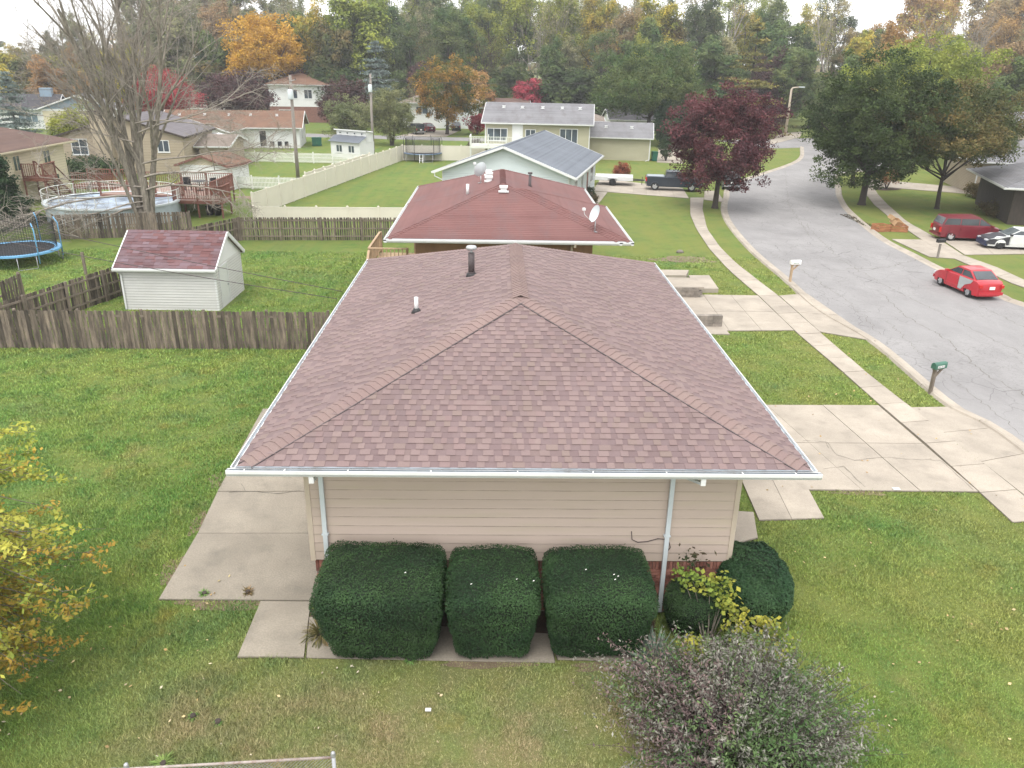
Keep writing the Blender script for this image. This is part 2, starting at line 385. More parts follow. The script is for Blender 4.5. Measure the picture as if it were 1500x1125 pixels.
MAT['spout'] = M_plain('downspout', (0.55, 0.60, 0.62), 0.4, 0.05, 1.5, 20, 0.03)
MAT['vinyl'] = M_plain('vinyl_almond', (0.66, 0.62, 0.53), 0.4, 0.03, 1, 20, 0.02)
MAT['vinyl_white'] = M_plain('vinyl_white', (0.66, 0.67, 0.62), 0.4, 0.03, 1, 20, 0.02)
MAT['brick'] = M_plain('brick_red', (0.20, 0.075, 0.055), 0.85, 0.2, 5, 40, 0.15, bump=0.3, rnd=0.35, col2=(0.26, 0.12, 0.09))
MAT['brick_far'] = M_plain('brick_brown', (0.20, 0.10, 0.08), 0.85, 0.2, 5, 40, 0.15, rnd=0.2)
MAT['mortar'] = M_plain('mortar', (0.24, 0.19, 0.17), 0.95, 0.1, 5, 40, 0.1)
MAT['stone'] = M_plain('stone_block', (0.25, 0.22, 0.19), 0.9, 0.2, 3, 25, 0.2, bump=0.4, rnd=0.2, stain=(0.10, 0.09, 0.08), stain_amt=0.5)
MAT['fence'] = M_plain('fence_grey', (0.115, 0.092, 0.075), 0.9, 0.25, 2.5, 30, 0.2, rnd=0.55, sc=(4, 4, 0.6), col2=(0.18, 0.145, 0.11), stain=(0.045, 0.04, 0.038), stain_amt=0.75, bump=0.3)
MAT['fence_rail'] = M_plain('fence_rail', (0.20, 0.165, 0.13), 0.9, 0.2, 2.5, 30, 0.2, rnd=0.2, stain=(0.10, 0.08, 0.07), stain_amt=0.4)
MAT['deck_red'] = M_plain('deck_redwood', (0.20, 0.085, 0.062), 0.8, 0.15, 2, 20, 0.1, rnd=0.2)
MAT['deck_pink'] = M_plain('deck_floor', (0.30, 0.20, 0.165), 0.8, 0.12, 2, 20, 0.1, rnd=0.1)
MAT['deck_wood'] = M_plain('deck_pine', (0.42, 0.30, 0.19), 0.8, 0.12, 2, 20, 0.1, rnd=0.15)
MAT['pole'] = M_plain('pole_wood', (0.27, 0.24, 0.215), 0.9, 0.15, 1, 20, 0.15, sc=(4, 4, .5))
MAT['galv'] = M_plain('galvanised', (0.42, 0.43, 0.44), 0.45, 0.1, 3, 30, 0.1, metal=0.5)
MAT['rust'] = M_plain('rusty_rail', (0.42, 0.36, 0.33), 0.6, 0.15, 4, 30, 0.2, metal=0.3, stain=(0.20, 0.09, 0.05), stain_amt=0.8)
MAT['black'] = M_plain('black_metal', (0.025, 0.024, 0.026), 0.6, 0.1, 3, 30, 0.05)
MAT['dark'] = M_plain('dark_recess', (0.035, 0.033, 0.032), 0.7)
MAT['pipe'] = M_plain('vent_pipe_dark', (0.075, 0.060, 0.062), 0.6, 0.15, 4, 30, 0.15)
MAT['bark'] = M_plain('bark_grey', (0.20, 0.175, 0.14), 0.95, 0.25, 2.5, 20, 0.3, bump=0.8, sc=(3, 3, .7), stain=(0.09, 0.095, 0.05), stain_amt=0.7, col2=(0.30, 0.265, 0.22))
MAT['bark_pale'] = M_plain('bark_pale', (0.31, 0.275, 0.235), 0.95, 0.2, 1.5, 12, 0.2, sc=(3, 3, .7))
MAT['bark_dark'] = M_plain('bark_dark', (0.060, 0.048, 0.040), 0.95, 0.2, 2.5, 20, 0.2, bump=0.5, sc=(3, 3, .7))
MAT['bark_plum'] = M_plain('bark_plum', (0.10, 0.070, 0.068), 0.95, 0.2, 1.5, 20, 0.2)
MAT['glass'] = M_glass('window_glass'); MAT['glass_blue'] = M_glass('window_glass_blue', (0.07, 0.10, 0.13))
MAT['curtain'] = M_plain('curtained_glass', (0.20, 0.21, 0.21), 0.25, 0.2, 2, 10, 0.1, sc=(6, 6, 1))
MAT['cover'] = M_plain('pool_cover', (0.13, 0.18, 0.25), 0.35, 0.35, 0.9, 8, 0.2, bump=0.8, col2=(0.33, 0.41, 0.50), stain=(0.10, 0.13, 0.18), stain_amt=0.5)
MAT['pool_wall'] = M_plain('pool_wall', (0.42, 0.48, 0.52), 0.4, 0.1, 2, 20, 0.05)
MAT['net'] = M_plain('tramp_bed', (0.018, 0.018, 0.02), 0.8)
MAT['pad_blue'] = M_plain('pad_blue', (0.15, 0.38, 0.62), 0.5, 0.1, 2, 20, 0.05)
MAT['pad_dusk'] = M_plain('pad_dusk_blue', (0.14, 0.20, 0.30), 0.6, 0.15, 2, 20, 0.05)
MAT['bin_green'] = M_plain('bin_green', (0.012, 0.10, 0.065), 0.5, 0.1, 2, 20, 0.05)
MAT['paper'] = M_plain('paper_white', (0.75, 0.75, 0.73), 0.7, 0.04)
MAT['cardboard'] = M_plain('cardboard', (0.42, 0.27, 0.145), 0.85, 0.12, 3, 20, 0.08, rnd=0.15)
MAT['crate_wood'] = M_plain('crate_orange_wood', (0.36, 0.16, 0.075), 0.8, 0.15, 3, 20, 0.1, rnd=0.15)
# ------------------------------------------------------------------ roofs, walls, windows
def lerp(a, b, t): return Vector(a)*(1-t) + Vector(b)*t

def rows_face(mb, A, B, D, E, n, th=0.012, skip=0, tabs=None, seed=1, low=None):
    """lapped shingle courses on the face A-B (eave) to D-E (top, D above A, E above B); tabs=(wmin,wmax) cuts each course into tabs"""
    rnd = random.Random(seed)
    A, B, D, E = map(Vector, (A, B, D, E)); N = (B-A).cross(D-A+(E-B)).normalized()
    if N.z < 0: N = -N
    for i in range(skip, n):
        t0, t1 = i/n, min(1.0, (i+1.08)/n)
        a, b = lerp(A, D, t0), lerp(B, E, t0); d, e = lerp(A, D, t1), lerp(B, E, t1)
        if not tabs:
            mb.quad(a+N*th, b+N*th, e+N*0.002, d+N*0.002); mb.quad(a, b, b+N*th, a+N*th); continue
        L = (b-a).length; u = (b-a)/max(L, 1e-6); L2 = (e-d).length
        x = -rnd.random()*tabs[1]; hi = rnd.random() < .5; off = (d-a).dot(u)
        while x < L:
            w = rnd.uniform(*tabs); x0, x1 = max(x, 0), min(x+w, L)
            y0, y1 = max(x, off), min(x+w, off+L2)
            if x1 > x0 + 1e-4 and y1 > y0 - 1e-4:
                y1 = max(y1, y0)
                h = th if hi else th*0.45
                q = [a+u*x0, a+u*x1, d+u*(y1-off), d+u*(y0-off)]
                T_ = low if (low is not None and not hi) else mb; k = len(T_.v)
                T_.v += [tuple(q[0]), tuple(q[1]), tuple(q[0]+N*h), tuple(q[1]+N*h), tuple(q[2]+N*h*0.3), tuple(q[3]+N*h*0.3), tuple(q[2]), tuple(q[3])]
                T_.f += [(k, k+1, k+3, k+2), (k+2, k+3, k+4, k+5), (k, k+2, k+5, k+7), (k+1, k+6, k+4, k+3)]; T_.sm += [False]*4
            x += w; hi = not hi if rnd.random() < .85 else hi

def cap_run(parent, P, Q, N1, N2, wid, expo, mat, name='cap_shingle', as_parts=True, th=0.02, seed=3):
    """ridge / hip caps folded over the line P (low) to Q (high)"""
    P, Q = Vector(P), Vector(Q); d = (Q-P); L = d.length; d.normalize(); n = max(1, int(L/expo)); e = L/n
    N1, N2 = Vector(N1).normalized(), Vector(N2).normalized()
    s1 = d.cross(N1).normalized(); s2 = d.cross(N2).normalized()
    if s1.dot(N2) > 0: s1 = -s1
    if s2.dot(N1) > 0: s2 = -s2
    up = (N1+N2).normalized()
    def one(mb, o):
        a0, a1 = o + up*th*1.6, o + d*e*1.05 + up*th*0.7
        l0, l1 = o + s1*wid + N1*th, o + s1*wid + d*e*1.05 + N1*th*0.3
        r0, r1 = o + s2*wid + N2*th, o + s2*wid + d*e*1.05 + N2*th*0.3
        b = len(mb.v); z = up*th*0.9
        mb.v += [tuple(v) for v in (l0, a0, r0, l1, a1, r1, l0-N1*th, a0-z, r0-N2*th, l1-N1*th, r1-N2*th)]
        mb.f += [(b, b+1, b+4, b+3), (b+1, b+2, b+5, b+4), (b, b+6, b+7, b+1), (b+1, b+7, b+8, b+2), (b, b+3, b+9, b+6), (b+2, b+8, b+10, b+5)]; mb.sm += [False]*6
    if as_parts:
        mb = MB(); one(mb, Vector((0,0,0))); me = mb.mesh(name, mat)
        rnd = random.Random(seed)
        for i in range(n):
            link_mesh(name, me, parent, P + d*e*i + up*rnd.uniform(0, .003))
    else:
        mb = MB()
        for i in range(n): one(mb, P + d*e*i)
        o = mb.build(name, mat, parent); o['kind'] = 'stuff'

def lap_wall(mb, a, b, z0, z1, expo=0.11, depth=0.014, out=None, top=None):
    """lap siding between ground points a and b, bottom z0, top z1 (top(u) gives a gable outline)"""
    a, b = Vector((a[0], a[1], 0)), Vector((b[0], b[1], 0)); d = (b-a); L = d.length; d.normalize()
    nrm = Vector((d.y, -d.x, 0)) if out is None else Vector(out)
    n = max(1, round((z1-z0)/expo)); e = (z1-z0)/n
    for i in range(n):
        za, zb = z0+i*e, z0+(i+1)*e
        u0, u1, v0, v1 = 0, L, 0, L
        if top:
            u0, u1 = top(za); v0, v1 = top(zb)
            if u1 <= u0: continue
            if v1 < v0: v0 = v1 = (v0+v1)/2
        p = [a+d*u0+nrm*depth, a+d*u1+nrm*depth, a+d*v1+nrm*0.002, a+d*v0+nrm*0.002]
        mb.quad((p[0].x,p[0].y,za), (p[1].x,p[1].y,za), (p[2].x,p[2].y,zb), (p[3].x,p[3].y,zb))
        q0, q1 = a+d*u0, a+d*u1
        mb.quad((q0.x,q0.y,za), (q1.x,q1.y,za), (p[1].x,p[1].y,za), (p[0].x,p[0].y,za))

def walls(parent, x0, x1, y0, y1, z0, z1, mat, expo=0.12, corner=None, name='wall', label=None, depth=.016):
    mb = MB()
    for a, b in (((x0,y0),(x1,y0)), ((x1,y0),(x1,y1)), ((x1,y1),(x0,y1)), ((x0,y1),(x0,y0))): lap_wall(mb, a, b, z0, z1, expo, depth)
    w = mb.build(name, mat, parent)
    if label: w['label'] = label
    n_ = max(1, round((z1-z0)/expo))
    if n_ > 4:          # lap shadow and grime painted as a darker line under every course
        if mat.name not in LAP_SHADE: LAP_SHADE[mat.name] = M_plain(mat.name+'_lap_shade_grime', tuple(v*.62 for v in COL.get(mat.name, (.4, .4, .4))), .9)
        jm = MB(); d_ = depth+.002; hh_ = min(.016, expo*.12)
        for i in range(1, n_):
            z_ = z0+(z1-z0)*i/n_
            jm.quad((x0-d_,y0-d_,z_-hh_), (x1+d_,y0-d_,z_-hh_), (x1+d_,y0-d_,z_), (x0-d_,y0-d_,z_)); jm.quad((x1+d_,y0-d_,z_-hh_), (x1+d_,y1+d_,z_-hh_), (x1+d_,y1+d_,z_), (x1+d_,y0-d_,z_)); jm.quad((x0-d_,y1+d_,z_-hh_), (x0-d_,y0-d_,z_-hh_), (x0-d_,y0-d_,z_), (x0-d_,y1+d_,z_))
        j_ = jm.build('joint', LAP_SHADE[mat.name], w); j_['kind'] = 'stuff'  # strips standing in for the lap shadow and grime
    if corner:
        c = MB()
        for x, y in ((x0,y0),(x1,y0),(x1,y1),(x0,y1)):
            sx, sy = (-1 if x == x0 else 1), (-1 if y == y0 else 1)
            xa, xb = sorted((x - sx*0.07, x + sx*0.022)); ya, yb = sorted((y - sy*0.07, y + sy*0.022))
            c.box(xa, xb, ya, yb, z0, z1)
        c.build('corner_trim', corner, parent)
    return w

def gable_fill(parent, x0, x1, y, ze, rise, mat, side=-1, axis='y', expo=0.12, name='gable_wall'):
    """triangle of lap siding; axis 'y': ridge runs in y, gable faces side*y"""
    mb = MB(); W = x1-x0
    def top(z):
        k = (z-ze)/rise*W/2; return (k, W-k)
    if axis == 'y':
        if side < 0: lap_wall(mb, (x0, y), (x1, y), ze, ze+rise, expo, top=top)
        else: lap_wall(mb, (x1, y), (x0, y), ze, ze+rise, expo, top=top)
    else:
        if side > 0: lap_wall(mb, (y, x0), (y, x1), ze, ze+rise, expo, top=top)
        else: lap_wall(mb, (y, x1), (y, x0), ze, ze+rise, expo, top=top)
    return mb.build(name, mat, parent)

def gable_roof(parent, x0, x1, y0, y1, ze, rise, axis, mat, trim, rows=None, th=0.02, gutter=True, over=0.0, tabs=None):
    """rect is the eave outline; axis is the ridge direction. parts: roof (> ridge_cap), fascia, gutter"""
    if axis == 'y':
        xm = (x0+x1)/2; F = [((x0,y1,ze),(x0,y0,ze),(xm,y1,ze+rise),(xm,y0,ze+rise)), ((x1,y0,ze),(x1,y1,ze),(xm,y0,ze+rise),(xm,y1,ze+rise))]
        run = (x1-x0)/2; ends = [((x0,y0),(xm,y0),(x1,y0)), ((x0,y1),(xm,y1),(x1,y1))]
        rp = ((xm,y0,ze+rise),(xm,y1,ze+rise)); nn = ((-rise,0,run),(rise,0,run)); eaves = [((x0,y0),(x0,y1),(-1,0)), ((x1,y0),(x1,y1),(1,0))]
    else:
        ym = (y0+y1)/2; F = [((x0,y0,ze),(x1,y0,ze),(x0,ym,ze+rise),(x1,ym,ze+rise)), ((x1,y1,ze),(x0,y1,ze),(x1,ym,ze+rise),(x0,ym,ze+rise))]
        run = (y1-y0)/2; ends = [((x0,y0),(x0,ym),(x0,y1)), ((x1,y0),(x1,ym),(x1,y1))]
        rp = ((x0,ym,ze+rise),(x1,ym,ze+rise)); nn = ((0,-rise,run),(0,rise,run)); eaves = [((x0,y0),(x1,y0),(0,-1)), ((x0,y1),(x1,y1),(0,1))]
    rows = rows or max(6, int(math.hypot(run, rise)/0.145))
    mb = MB()
    for f in F:
        rows_face(mb, *f, rows, th, tabs=tabs)
        a, b, d, e = [Vector(p) for p in f]; z = Vector((0,0,0.14)); mb.quad(b-z, a-z, d-z, e-z)
    rf = mb.build('roof', mat, parent)
    cap_run(rf, rp[0], rp[1], nn[0], nn[1], 0.14, 0.16, mat, 'ridge_cap', as_parts=False, th=0.02)
    t = MB()
    for (p, q, r) in ends:       # rake boards
        for a, b, za, zb in ((p, q, ze, ze+rise), (r, q, ze, ze+rise)):
            t.bar((a[0],a[1],za-0.07), (b[0],b[1],zb-0.07), 0.05, 0.17)
    for a, b, o in eaves:
        t.bar((a[0],a[1],ze-0.085), (b[0],b[1],ze-0.085), 0.04, 0.15)
    t.build('fascia', trim, parent)
    if gutter:
        for a, b, o in eaves:
            g = MB(); gutter_run(g, (a[0],a[1],ze-0.03), (b[0],b[1],ze-0.03), o); g.build('gutter', trim, parent)
    return rf

def gutter_run(mb, a, b, o, w=0.12, h=0.11):
    a, b = Vector(a), Vector(b); o = Vector((o[0], o[1], 0)); z = Vector((0,0,1)); o0 = o*0.024
    A, B = a+o0, b+o0
    prof = [(0, 0), (0, -h), (w*0.75, -h), (w, -h*0.45), (w, 0.012), (w-0.018, 0.012), (w-0.018, -h*0.45), (w*0.72, -h+0.012), (0.012, -h+0.012), (0.012, 0)]
    k = len(prof)
    for i in range(k):
        p, q = prof[i], prof[(i+1) % k]
        mb.quad(A+o*p[0]+z*p[1], B+o*p[0]+z*p[1], B+o*q[0]+z*q[1], A+o*q[0]+z*q[1])
    for E_ in (A, B): mb.poly([E_+o*p[0]+z*p[1] for p in prof[:5]] )

def hip_faces(x0, x1, y0, y1, ze, slope):
    W, D = x1-x0, y1-y0
    if D >= W:
        r = W/2; h = r*slope; a, b = ((x0+x1)/2, y0+r, ze+h), ((x0+x1)/2, y1-r, ze+h)
        return [((x0,y0,ze),(x1,y0,ze),a,a), ((x1,y0,ze),(x1,y1,ze),a,b), ((x1,y1,ze),(x0,y1,ze),b,b), ((x0,y1,ze),(x0,y0,ze),b,a)], a, b, r
    r = D/2; h = r*slope; a, b = (x0+r, (y0+y1)/2, ze+h), (x1-r, (y0+y1)/2, ze+h)
    return [((x0,y0,ze),(x1,y0,ze),a,b), ((x1,y0,ze),(x1,y1,ze),b,b), ((x1,y1,ze),(x0,y1,ze),b,a), ((x0,y1,ze),(x0,y0,ze),a,a)], a, b, r

def hip_roof(parent, x0, x1, y0, y1, ze, slope, mat, trim, th=0.02, caps='stuff', tabs=None, gutter=True, sides=(0,1,2,3), rows=None, expo=0.145):
    fs, a, b, r = hip_faces(x0, x1, y0, y1, ze, slope); rows = rows or int(math.hypot(r, r*slope)/expo)
    mb = MB()
    for i, f in enumerate(fs):
        if i in sides: rows_face(mb, f[0], f[1], f[2], f[3], rows, th, tabs=tabs, seed=i+11)
    rf = mb.build('roof', mat, parent)
    N = [(0,-slope,1), (slope,0,1), (0,slope,1), (-slope,0,1)]
    long_y = (y1-y0) >= (x1-x0)
    hips = [((x0,y0,ze), a, 3, 0), ((x1,y0,ze), a if long_y else b, 0, 1), ((x1,y1,ze), b, 1, 2), ((x0,y1,ze), b if long_y else a, 2, 3)]
    for p, q, i, j in hips: cap_run(rf, p, q, N[i], N[j], 0.15, 0.15, mat, 'hip_cap', as_parts=False, th=0.022)
    i, j = (1, 3) if long_y else (0, 2)
    cap_run(rf, a, b, N[i], N[j], 0.15, 0.15, mat, 'ridge_cap', as_parts=False, th=0.022)
    s = MB(); s.box(x0+0.02, x1-0.02, y0+0.02, y1-0.02, ze-0.16, ze-0.14); s.build('soffit', trim, parent)
    t = MB()
    for p, q in (((x0,y0),(x1,y0)), ((x1,y0),(x1,y1)), ((x1,y1),(x0,y1)), ((x0,y1),(x0,y0))): t.bar((p[0],p[1],ze-0.09), (q[0],q[1],ze-0.09), 0.03, 0.16)
    t.build('fascia', trim, parent)
    if gutter:
        g = MB()
        w = 0.144
        gutter_run(g, (x0-w,y0,ze-0.03), (x1+w,y0,ze-0.03), (0,-1)); gutter_run(g, (x1,y0-w,ze-0.034), (x1,y1+w,ze-0.034), (1,0))
        gutter_run(g, (x1+w,y1,ze-0.03), (x0-w,y1,ze-0.03), (0,1)); gutter_run(g, (x0,y1+w,ze-0.034), (x0,y0-w,ze-0.034), (-1,0))
        g.build('gutter', trim, parent)
    return rf

SIDE = {'f': (0, -1), 'r': (1, 0), 'b': (0, 1), 'l': (-1, 0)}
def window(parent, side, pos, u, z, w, h, nx=2, ny=1, frame=None, glass=None, name='window', fw=0.07):
    """side f/r/b/l; pos = the wall's y (f,b) or x (l,r); u = coordinate along the wall; z = sill height"""
    frame = frame or MAT['white']; glass = glass or MAT['glass']
    f = MB(); g = []
    def B(mb, u0, u1, z0, z1, d0, d1):
        sx, sy = SIDE[side]
        if side in 'fb':
            ya, yb = sorted((pos+sy*d0, pos+sy*d1)); mb.box(u0, u1, ya, yb, z0, z1)
        else:
            xa, xb = sorted((pos+sx*d0, pos+sx*d1)); mb.box(xa, xb, u0, u1, z0, z1)
    B(f, u-w/2, u+w/2, z, z+fw, 0, 0.05); B(f, u-w/2, u+w/2, z+h-fw, z+h, 0, 0.05)
    B(f, u-w/2, u-w/2+fw, z+fw, z+h-fw, 0, 0.05); B(f, u+w/2-fw, u+w/2, z+fw, z+h-fw, 0, 0.05)
    for i in range(1, nx): uu = u-w/2+w*i/nx; B(f, uu-fw*.45, uu+fw*.45, z+fw, z+h-fw, 0, 0.045)
    for i in range(1, ny): zz = z+h*i/ny; B(f, u-w/2+fw, u+w/2-fw, zz-fw*.35, zz+fw*.35, 0, 0.04)
    B(f, u-w/2-0.04, u+w/2+0.04, z-0.05, z-0.002, 0, 0.08)
    fo = f.build(name, frame, parent)
    for i in range(nx):
        p = MB(); B(p, u-w/2+w*i/nx+fw*.5, u-w/2+w*(i+1)/nx-fw*.5, z+fw, z+h-fw, 0.0, 0.022); p.build('pane', glass, fo)
    return fo

def door(parent, side, pos, u, z, w, h, mat, frame=None, name='door', grooves=0):
    f = MB(); sx, sy = SIDE[side]
    def B(mb, u0, u1, z0, z1, d0, d1):
        if side in 'fb': ya, yb = sorted((pos+sy*d0, pos+sy*d1)); mb.box(u0, u1, ya, yb, z0, z1)
        else: xa, xb = sorted((pos+sx*d0, pos+sx*d1)); mb.box(xa, xb, u0, u1, z0, z1)
    B(f, u-w/2, u+w/2, z, z+h, 0, 0.03)
    for i in range(grooves): B(f, u-w/2+.06, u+w/2-.06, z+h*(i+.12)/grooves, z+h*(i+.88)/grooves, 0.03, 0.045)
    d = f.build(name, mat, parent)
    t = MB(); B(t, u-w/2-.09, u-w/2, z, z+h+.09, 0, .05); B(t, u+w/2, u+w/2+.09, z, z+h+.09, 0, .05); B(t, u-w/2, u+w/2, z+h, z+h+.09, 0, .05)
    t.build('door_frame', frame or MAT['white'], d)
    if w < 1.6:
        k = MB(); B(k, u+w/2-.14, u+w/2-.08, z+h*.46, z+h*.46+.07, .03, .09); k.build('handle', MAT['galv'], d)
    return d

def roof_vent(parent, x, y, z, mat=None, s=0.32):
    v = MB(); v.box(x-s*.75, x+s*.75, y-s*.75, y+s*.75, z-0.02, z+0.03)
    v.box(x-s*.45, x+s*.45, y-s*.45, y+s*.45, z+0.03, z+0.16); v.box(x-s*.6, x+s*.6, y-s*.6, y+s*.6, z+0.16, z+0.24)
    return v.build('roof_vent', mat or MAT['white'], parent)

def frame2(A, B):
    """placement of a building from its front-left and front-right ground corners: (loc, rz, width)"""
    dx, dy = B[0]-A[0], B[1]-A[1]
    return ((A[0]+B[0])/2, (A[1]+B[1])/2, 0), math.atan2(dy, dx), math.hypot(dx, dy)

# ------------------------------------------------------------------ trees
def grow(seed, H, r0, levels=3, kids=(5,5,4), ang=(30,42,50), lenf=(0.62,0.55,0.5), trunk=0.3, wig=0.12, up=0.25, base_dir=(0,0,1), multi=1, lean=0.12, first=0.35):
    """skeleton of a broadleaf tree: list of (points, radii, level) and tip points"""
    rnd = random.Random(seed); out = []; tips = []
    def wander(p, d, L, n, r, rend, wg, upb):
        pts, rad = [p.copy()], [r]; d = d.normalized(); dirs = [d]
        for i in range(n):
            d = (d + Vector((rnd.gauss(0, wg), rnd.gauss(0, wg), rnd.gauss(0, wg*.6) + upb*0.12))).normalized()
            p = p + d*(L/n); pts.append(p.copy()); rad.append(r + (rend-r)*(i+1)/n); dirs.append(d)
        return pts, rad, dirs
    def branch(p, d, L, r, lv):
        n = 5 if lv == 0 else (4 if lv < levels else 3)
        pts, rad, dirs = wander(p, d, L, n, r, r*(0.35 if lv < levels else 0.25), wig*(1+0.35*lv), up)
        out.append((pts, rad, lv))
        if lv >= levels: tips.append((pts[-1], dirs[-1])); tips.append((pts[len(pts)//2], dirs[-1])); return
        k = kids[min(lv, len(kids)-1)]; az = rnd.random()*6.28
        for i in range(k):
            t = first + (1-first)*(i+rnd.random()*.8)/k if lv == 0 else 0.25 + 0.75*(i+rnd.random()*.8)/k
            t = min(t, 0.98); j = min(int(t*n), n-1); q = pts[j].lerp(pts[j+1], t*n-j); dd = dirs[j+1]
            az += 2.4 + rnd.gauss(0, .35); a = R(ang[min(lv, len(ang)-1)] * rnd.uniform(.75, 1.25))
            sx = dd.orthogonal().normalized(); sy = dd.cross(sx)
            nd = dd*math.cos(a) + (sx*math.cos(az) + sy*math.sin(az))*math.sin(a)
            branch(q, nd, L*lenf[min(lv, len(lenf)-1)]*(1.15-0.5*t)*rnd.uniform(.8, 1.2), max(rad[j]*0.58, 0.006), lv+1)
        tips.append((pts[-1], dirs[-1]))
    for m in range(multi):
        a = 6.28*m/max(1, multi)+rnd.random(); ln = lean if multi > 1 else 0.03
        branch(Vector((math.cos(a)*r0*.5*(multi > 1), math.sin(a)*r0*.5*(multi > 1), 0)), Vector((math.cos(a)*ln, math.sin(a)*ln, 1)), H*(1 if multi == 1 else rnd.uniform(.8, 1)), r0*(1 if multi == 1 else .62), 0)
    return out, tips

def skeleton_mesh(name, segs, mat, sides=(8,6,4,3,3,3)):
    mb = MB()
    for pts, rad, lv in segs: mb.tube(pts, rad, sides[min(lv, 5)], cap=False)
    return mb.mesh(name, mat)

def leaf_quads(P, size, seed=0, aspect=0.6, updir=0.35, sizevar=0.4, N=None):
    """diamond leaf faces at points P (n,3); returns verts (n*4,3)"""
    rg = np.random.default_rng(seed); n = len(P)
    nr = rg.normal(size=(n,3)); nr[:,2] = np.abs(nr[:,2]) + updir
    if N is not None: nr = nr*0.42 + N
    nr /= np.linalg.norm(nr, axis=1, keepdims=True)+1e-9
    t = rg.normal(size=(n,3)); t -= (t*nr).sum(1, keepdims=True)*nr; t /= np.linalg.norm(t, axis=1, keepdims=True)+1e-9
    b = np.cross(nr, t); s = size*(1+sizevar*(rg.random((n,1))*2-1))
    v = np.empty((n,4,3)); v[:,0] = P - t*s; v[:,1] = P + b*s*aspect; v[:,2] = P + t*s; v[:,3] = P - b*s*aspect
    return v.reshape(-1,3)

def clumps(centres, radii, per, seed, flat=0.75):
    """leaf points in soft clumps, denser on each clump's shell"""
    rg = np.random.default_rng(seed); C_ = np.asarray(centres, float); k = len(C_)
    d = rg.normal(size=(k, per, 3)); d /= np.linalg.norm(d, axis=2, keepdims=True)
    rr = rg.random((k, per, 1))**0.45
    P = C_[:,None,:] + d*rr*np.asarray(radii).reshape(-1,1,1)*np.array([1,1,flat])
    tint = np.clip(rg.normal(0.5, 0.16, (k,1)) + rg.normal(0, 0.16, (k, per)), 0, 1)
    return P.reshape(-1,3), tint.ravel()

def crown_points(seed, rx, rz, zc, n, shell=0.45, shape='round', lumps=7, open_=0.0):
    """clump centres through a crown volume with an uneven outline"""
    rg = np.random.default_rng(seed); P = []
    ph = rg.random((lumps, 3))*6.28; am = rg.random(lumps)*0.16+0.05
    while len(P) < n:
        d = rg.normal(size=3); d /= np.linalg.norm(d); r = shell + (1-shell)*rg.random()**0.5
        if rg.random() < 0.2: r = rg.random()**0.33
        az = math.atan2(d[1], d[0]); el = math.asin(d[2])
        lump = 1 + sum(am[i]*math.sin((i%4+2)*az+ph[i,0])*math.cos((i%3+1)*el*1.7+ph[i,1]) for i in range(lumps))
        x, y, z = d[0]*r*lump, d[1]*r*lump, d[2]*r*lump
        if shape == 'dome' and z < 0: z *= 0.55
        if shape == 'cone':
            h = rg.random()**1.5; q = (1-h)**0.9*(0.35+0.65*rg.random()**.5); a = rg.random()*6.28
            q *= 1+0.12*math.sin(h*34); x, y, z = math.cos(a)*q, math.sin(a)*q, h*2-1
        if shape == 'column':
            x, y, z = d[0]*r*(1-max(0, z)**2*.5), d[1]*r*(1-max(0, z)**2*.5), z
        if open_ and math.sin(az*3+ph[0,2])*math.sin(el*4+ph[1,2]) > 1-open_: continue
        P.append((x*rx, y*rx, zc+z*rz))
    return np.array(P)

CROWN = {}
def crown_mesh(key, seed, rx, rz, zc, ncl, per, clr, leaf, mat, shape='round', shell=0.45, aspect=0.6, updir=0.35, open_=0.0, flat=0.75):
    cp = crown_points(seed, rx, rz, zc, ncl, shell, shape, open_=open_)
    rg = np.random.default_rng(seed+5); rad = clr*(0.6+0.8*rg.random(ncl))
    P, tint = clumps(cp, rad, per, seed+1, flat)
    me = np_mesh('crown', leaf_quads(P, leaf, seed+2, aspect, updir), 4, mat, {'tint': tint}); CROWN[key] = me
    return me, cp

def limbs(parent, cp, trunk_top, r, mat, n=9, seed=1, name='limb'):
    rnd = random.Random(seed); mb = MB()
    for i in rnd.sample(range(len(cp)), min(n, len(cp))):
        q = Vector(cp[i]); p = Vector((0,0,trunk_top*rnd.uniform(.7, 1.0))); m = p.lerp(q, .5) + Vector((0,0,-.12*(q-p).length*rnd.random()))
        mb.tube([p, m, q], [r*.5, r*.3, r*.08], 5, cap=False)
    return mb.build(name, mat, parent)

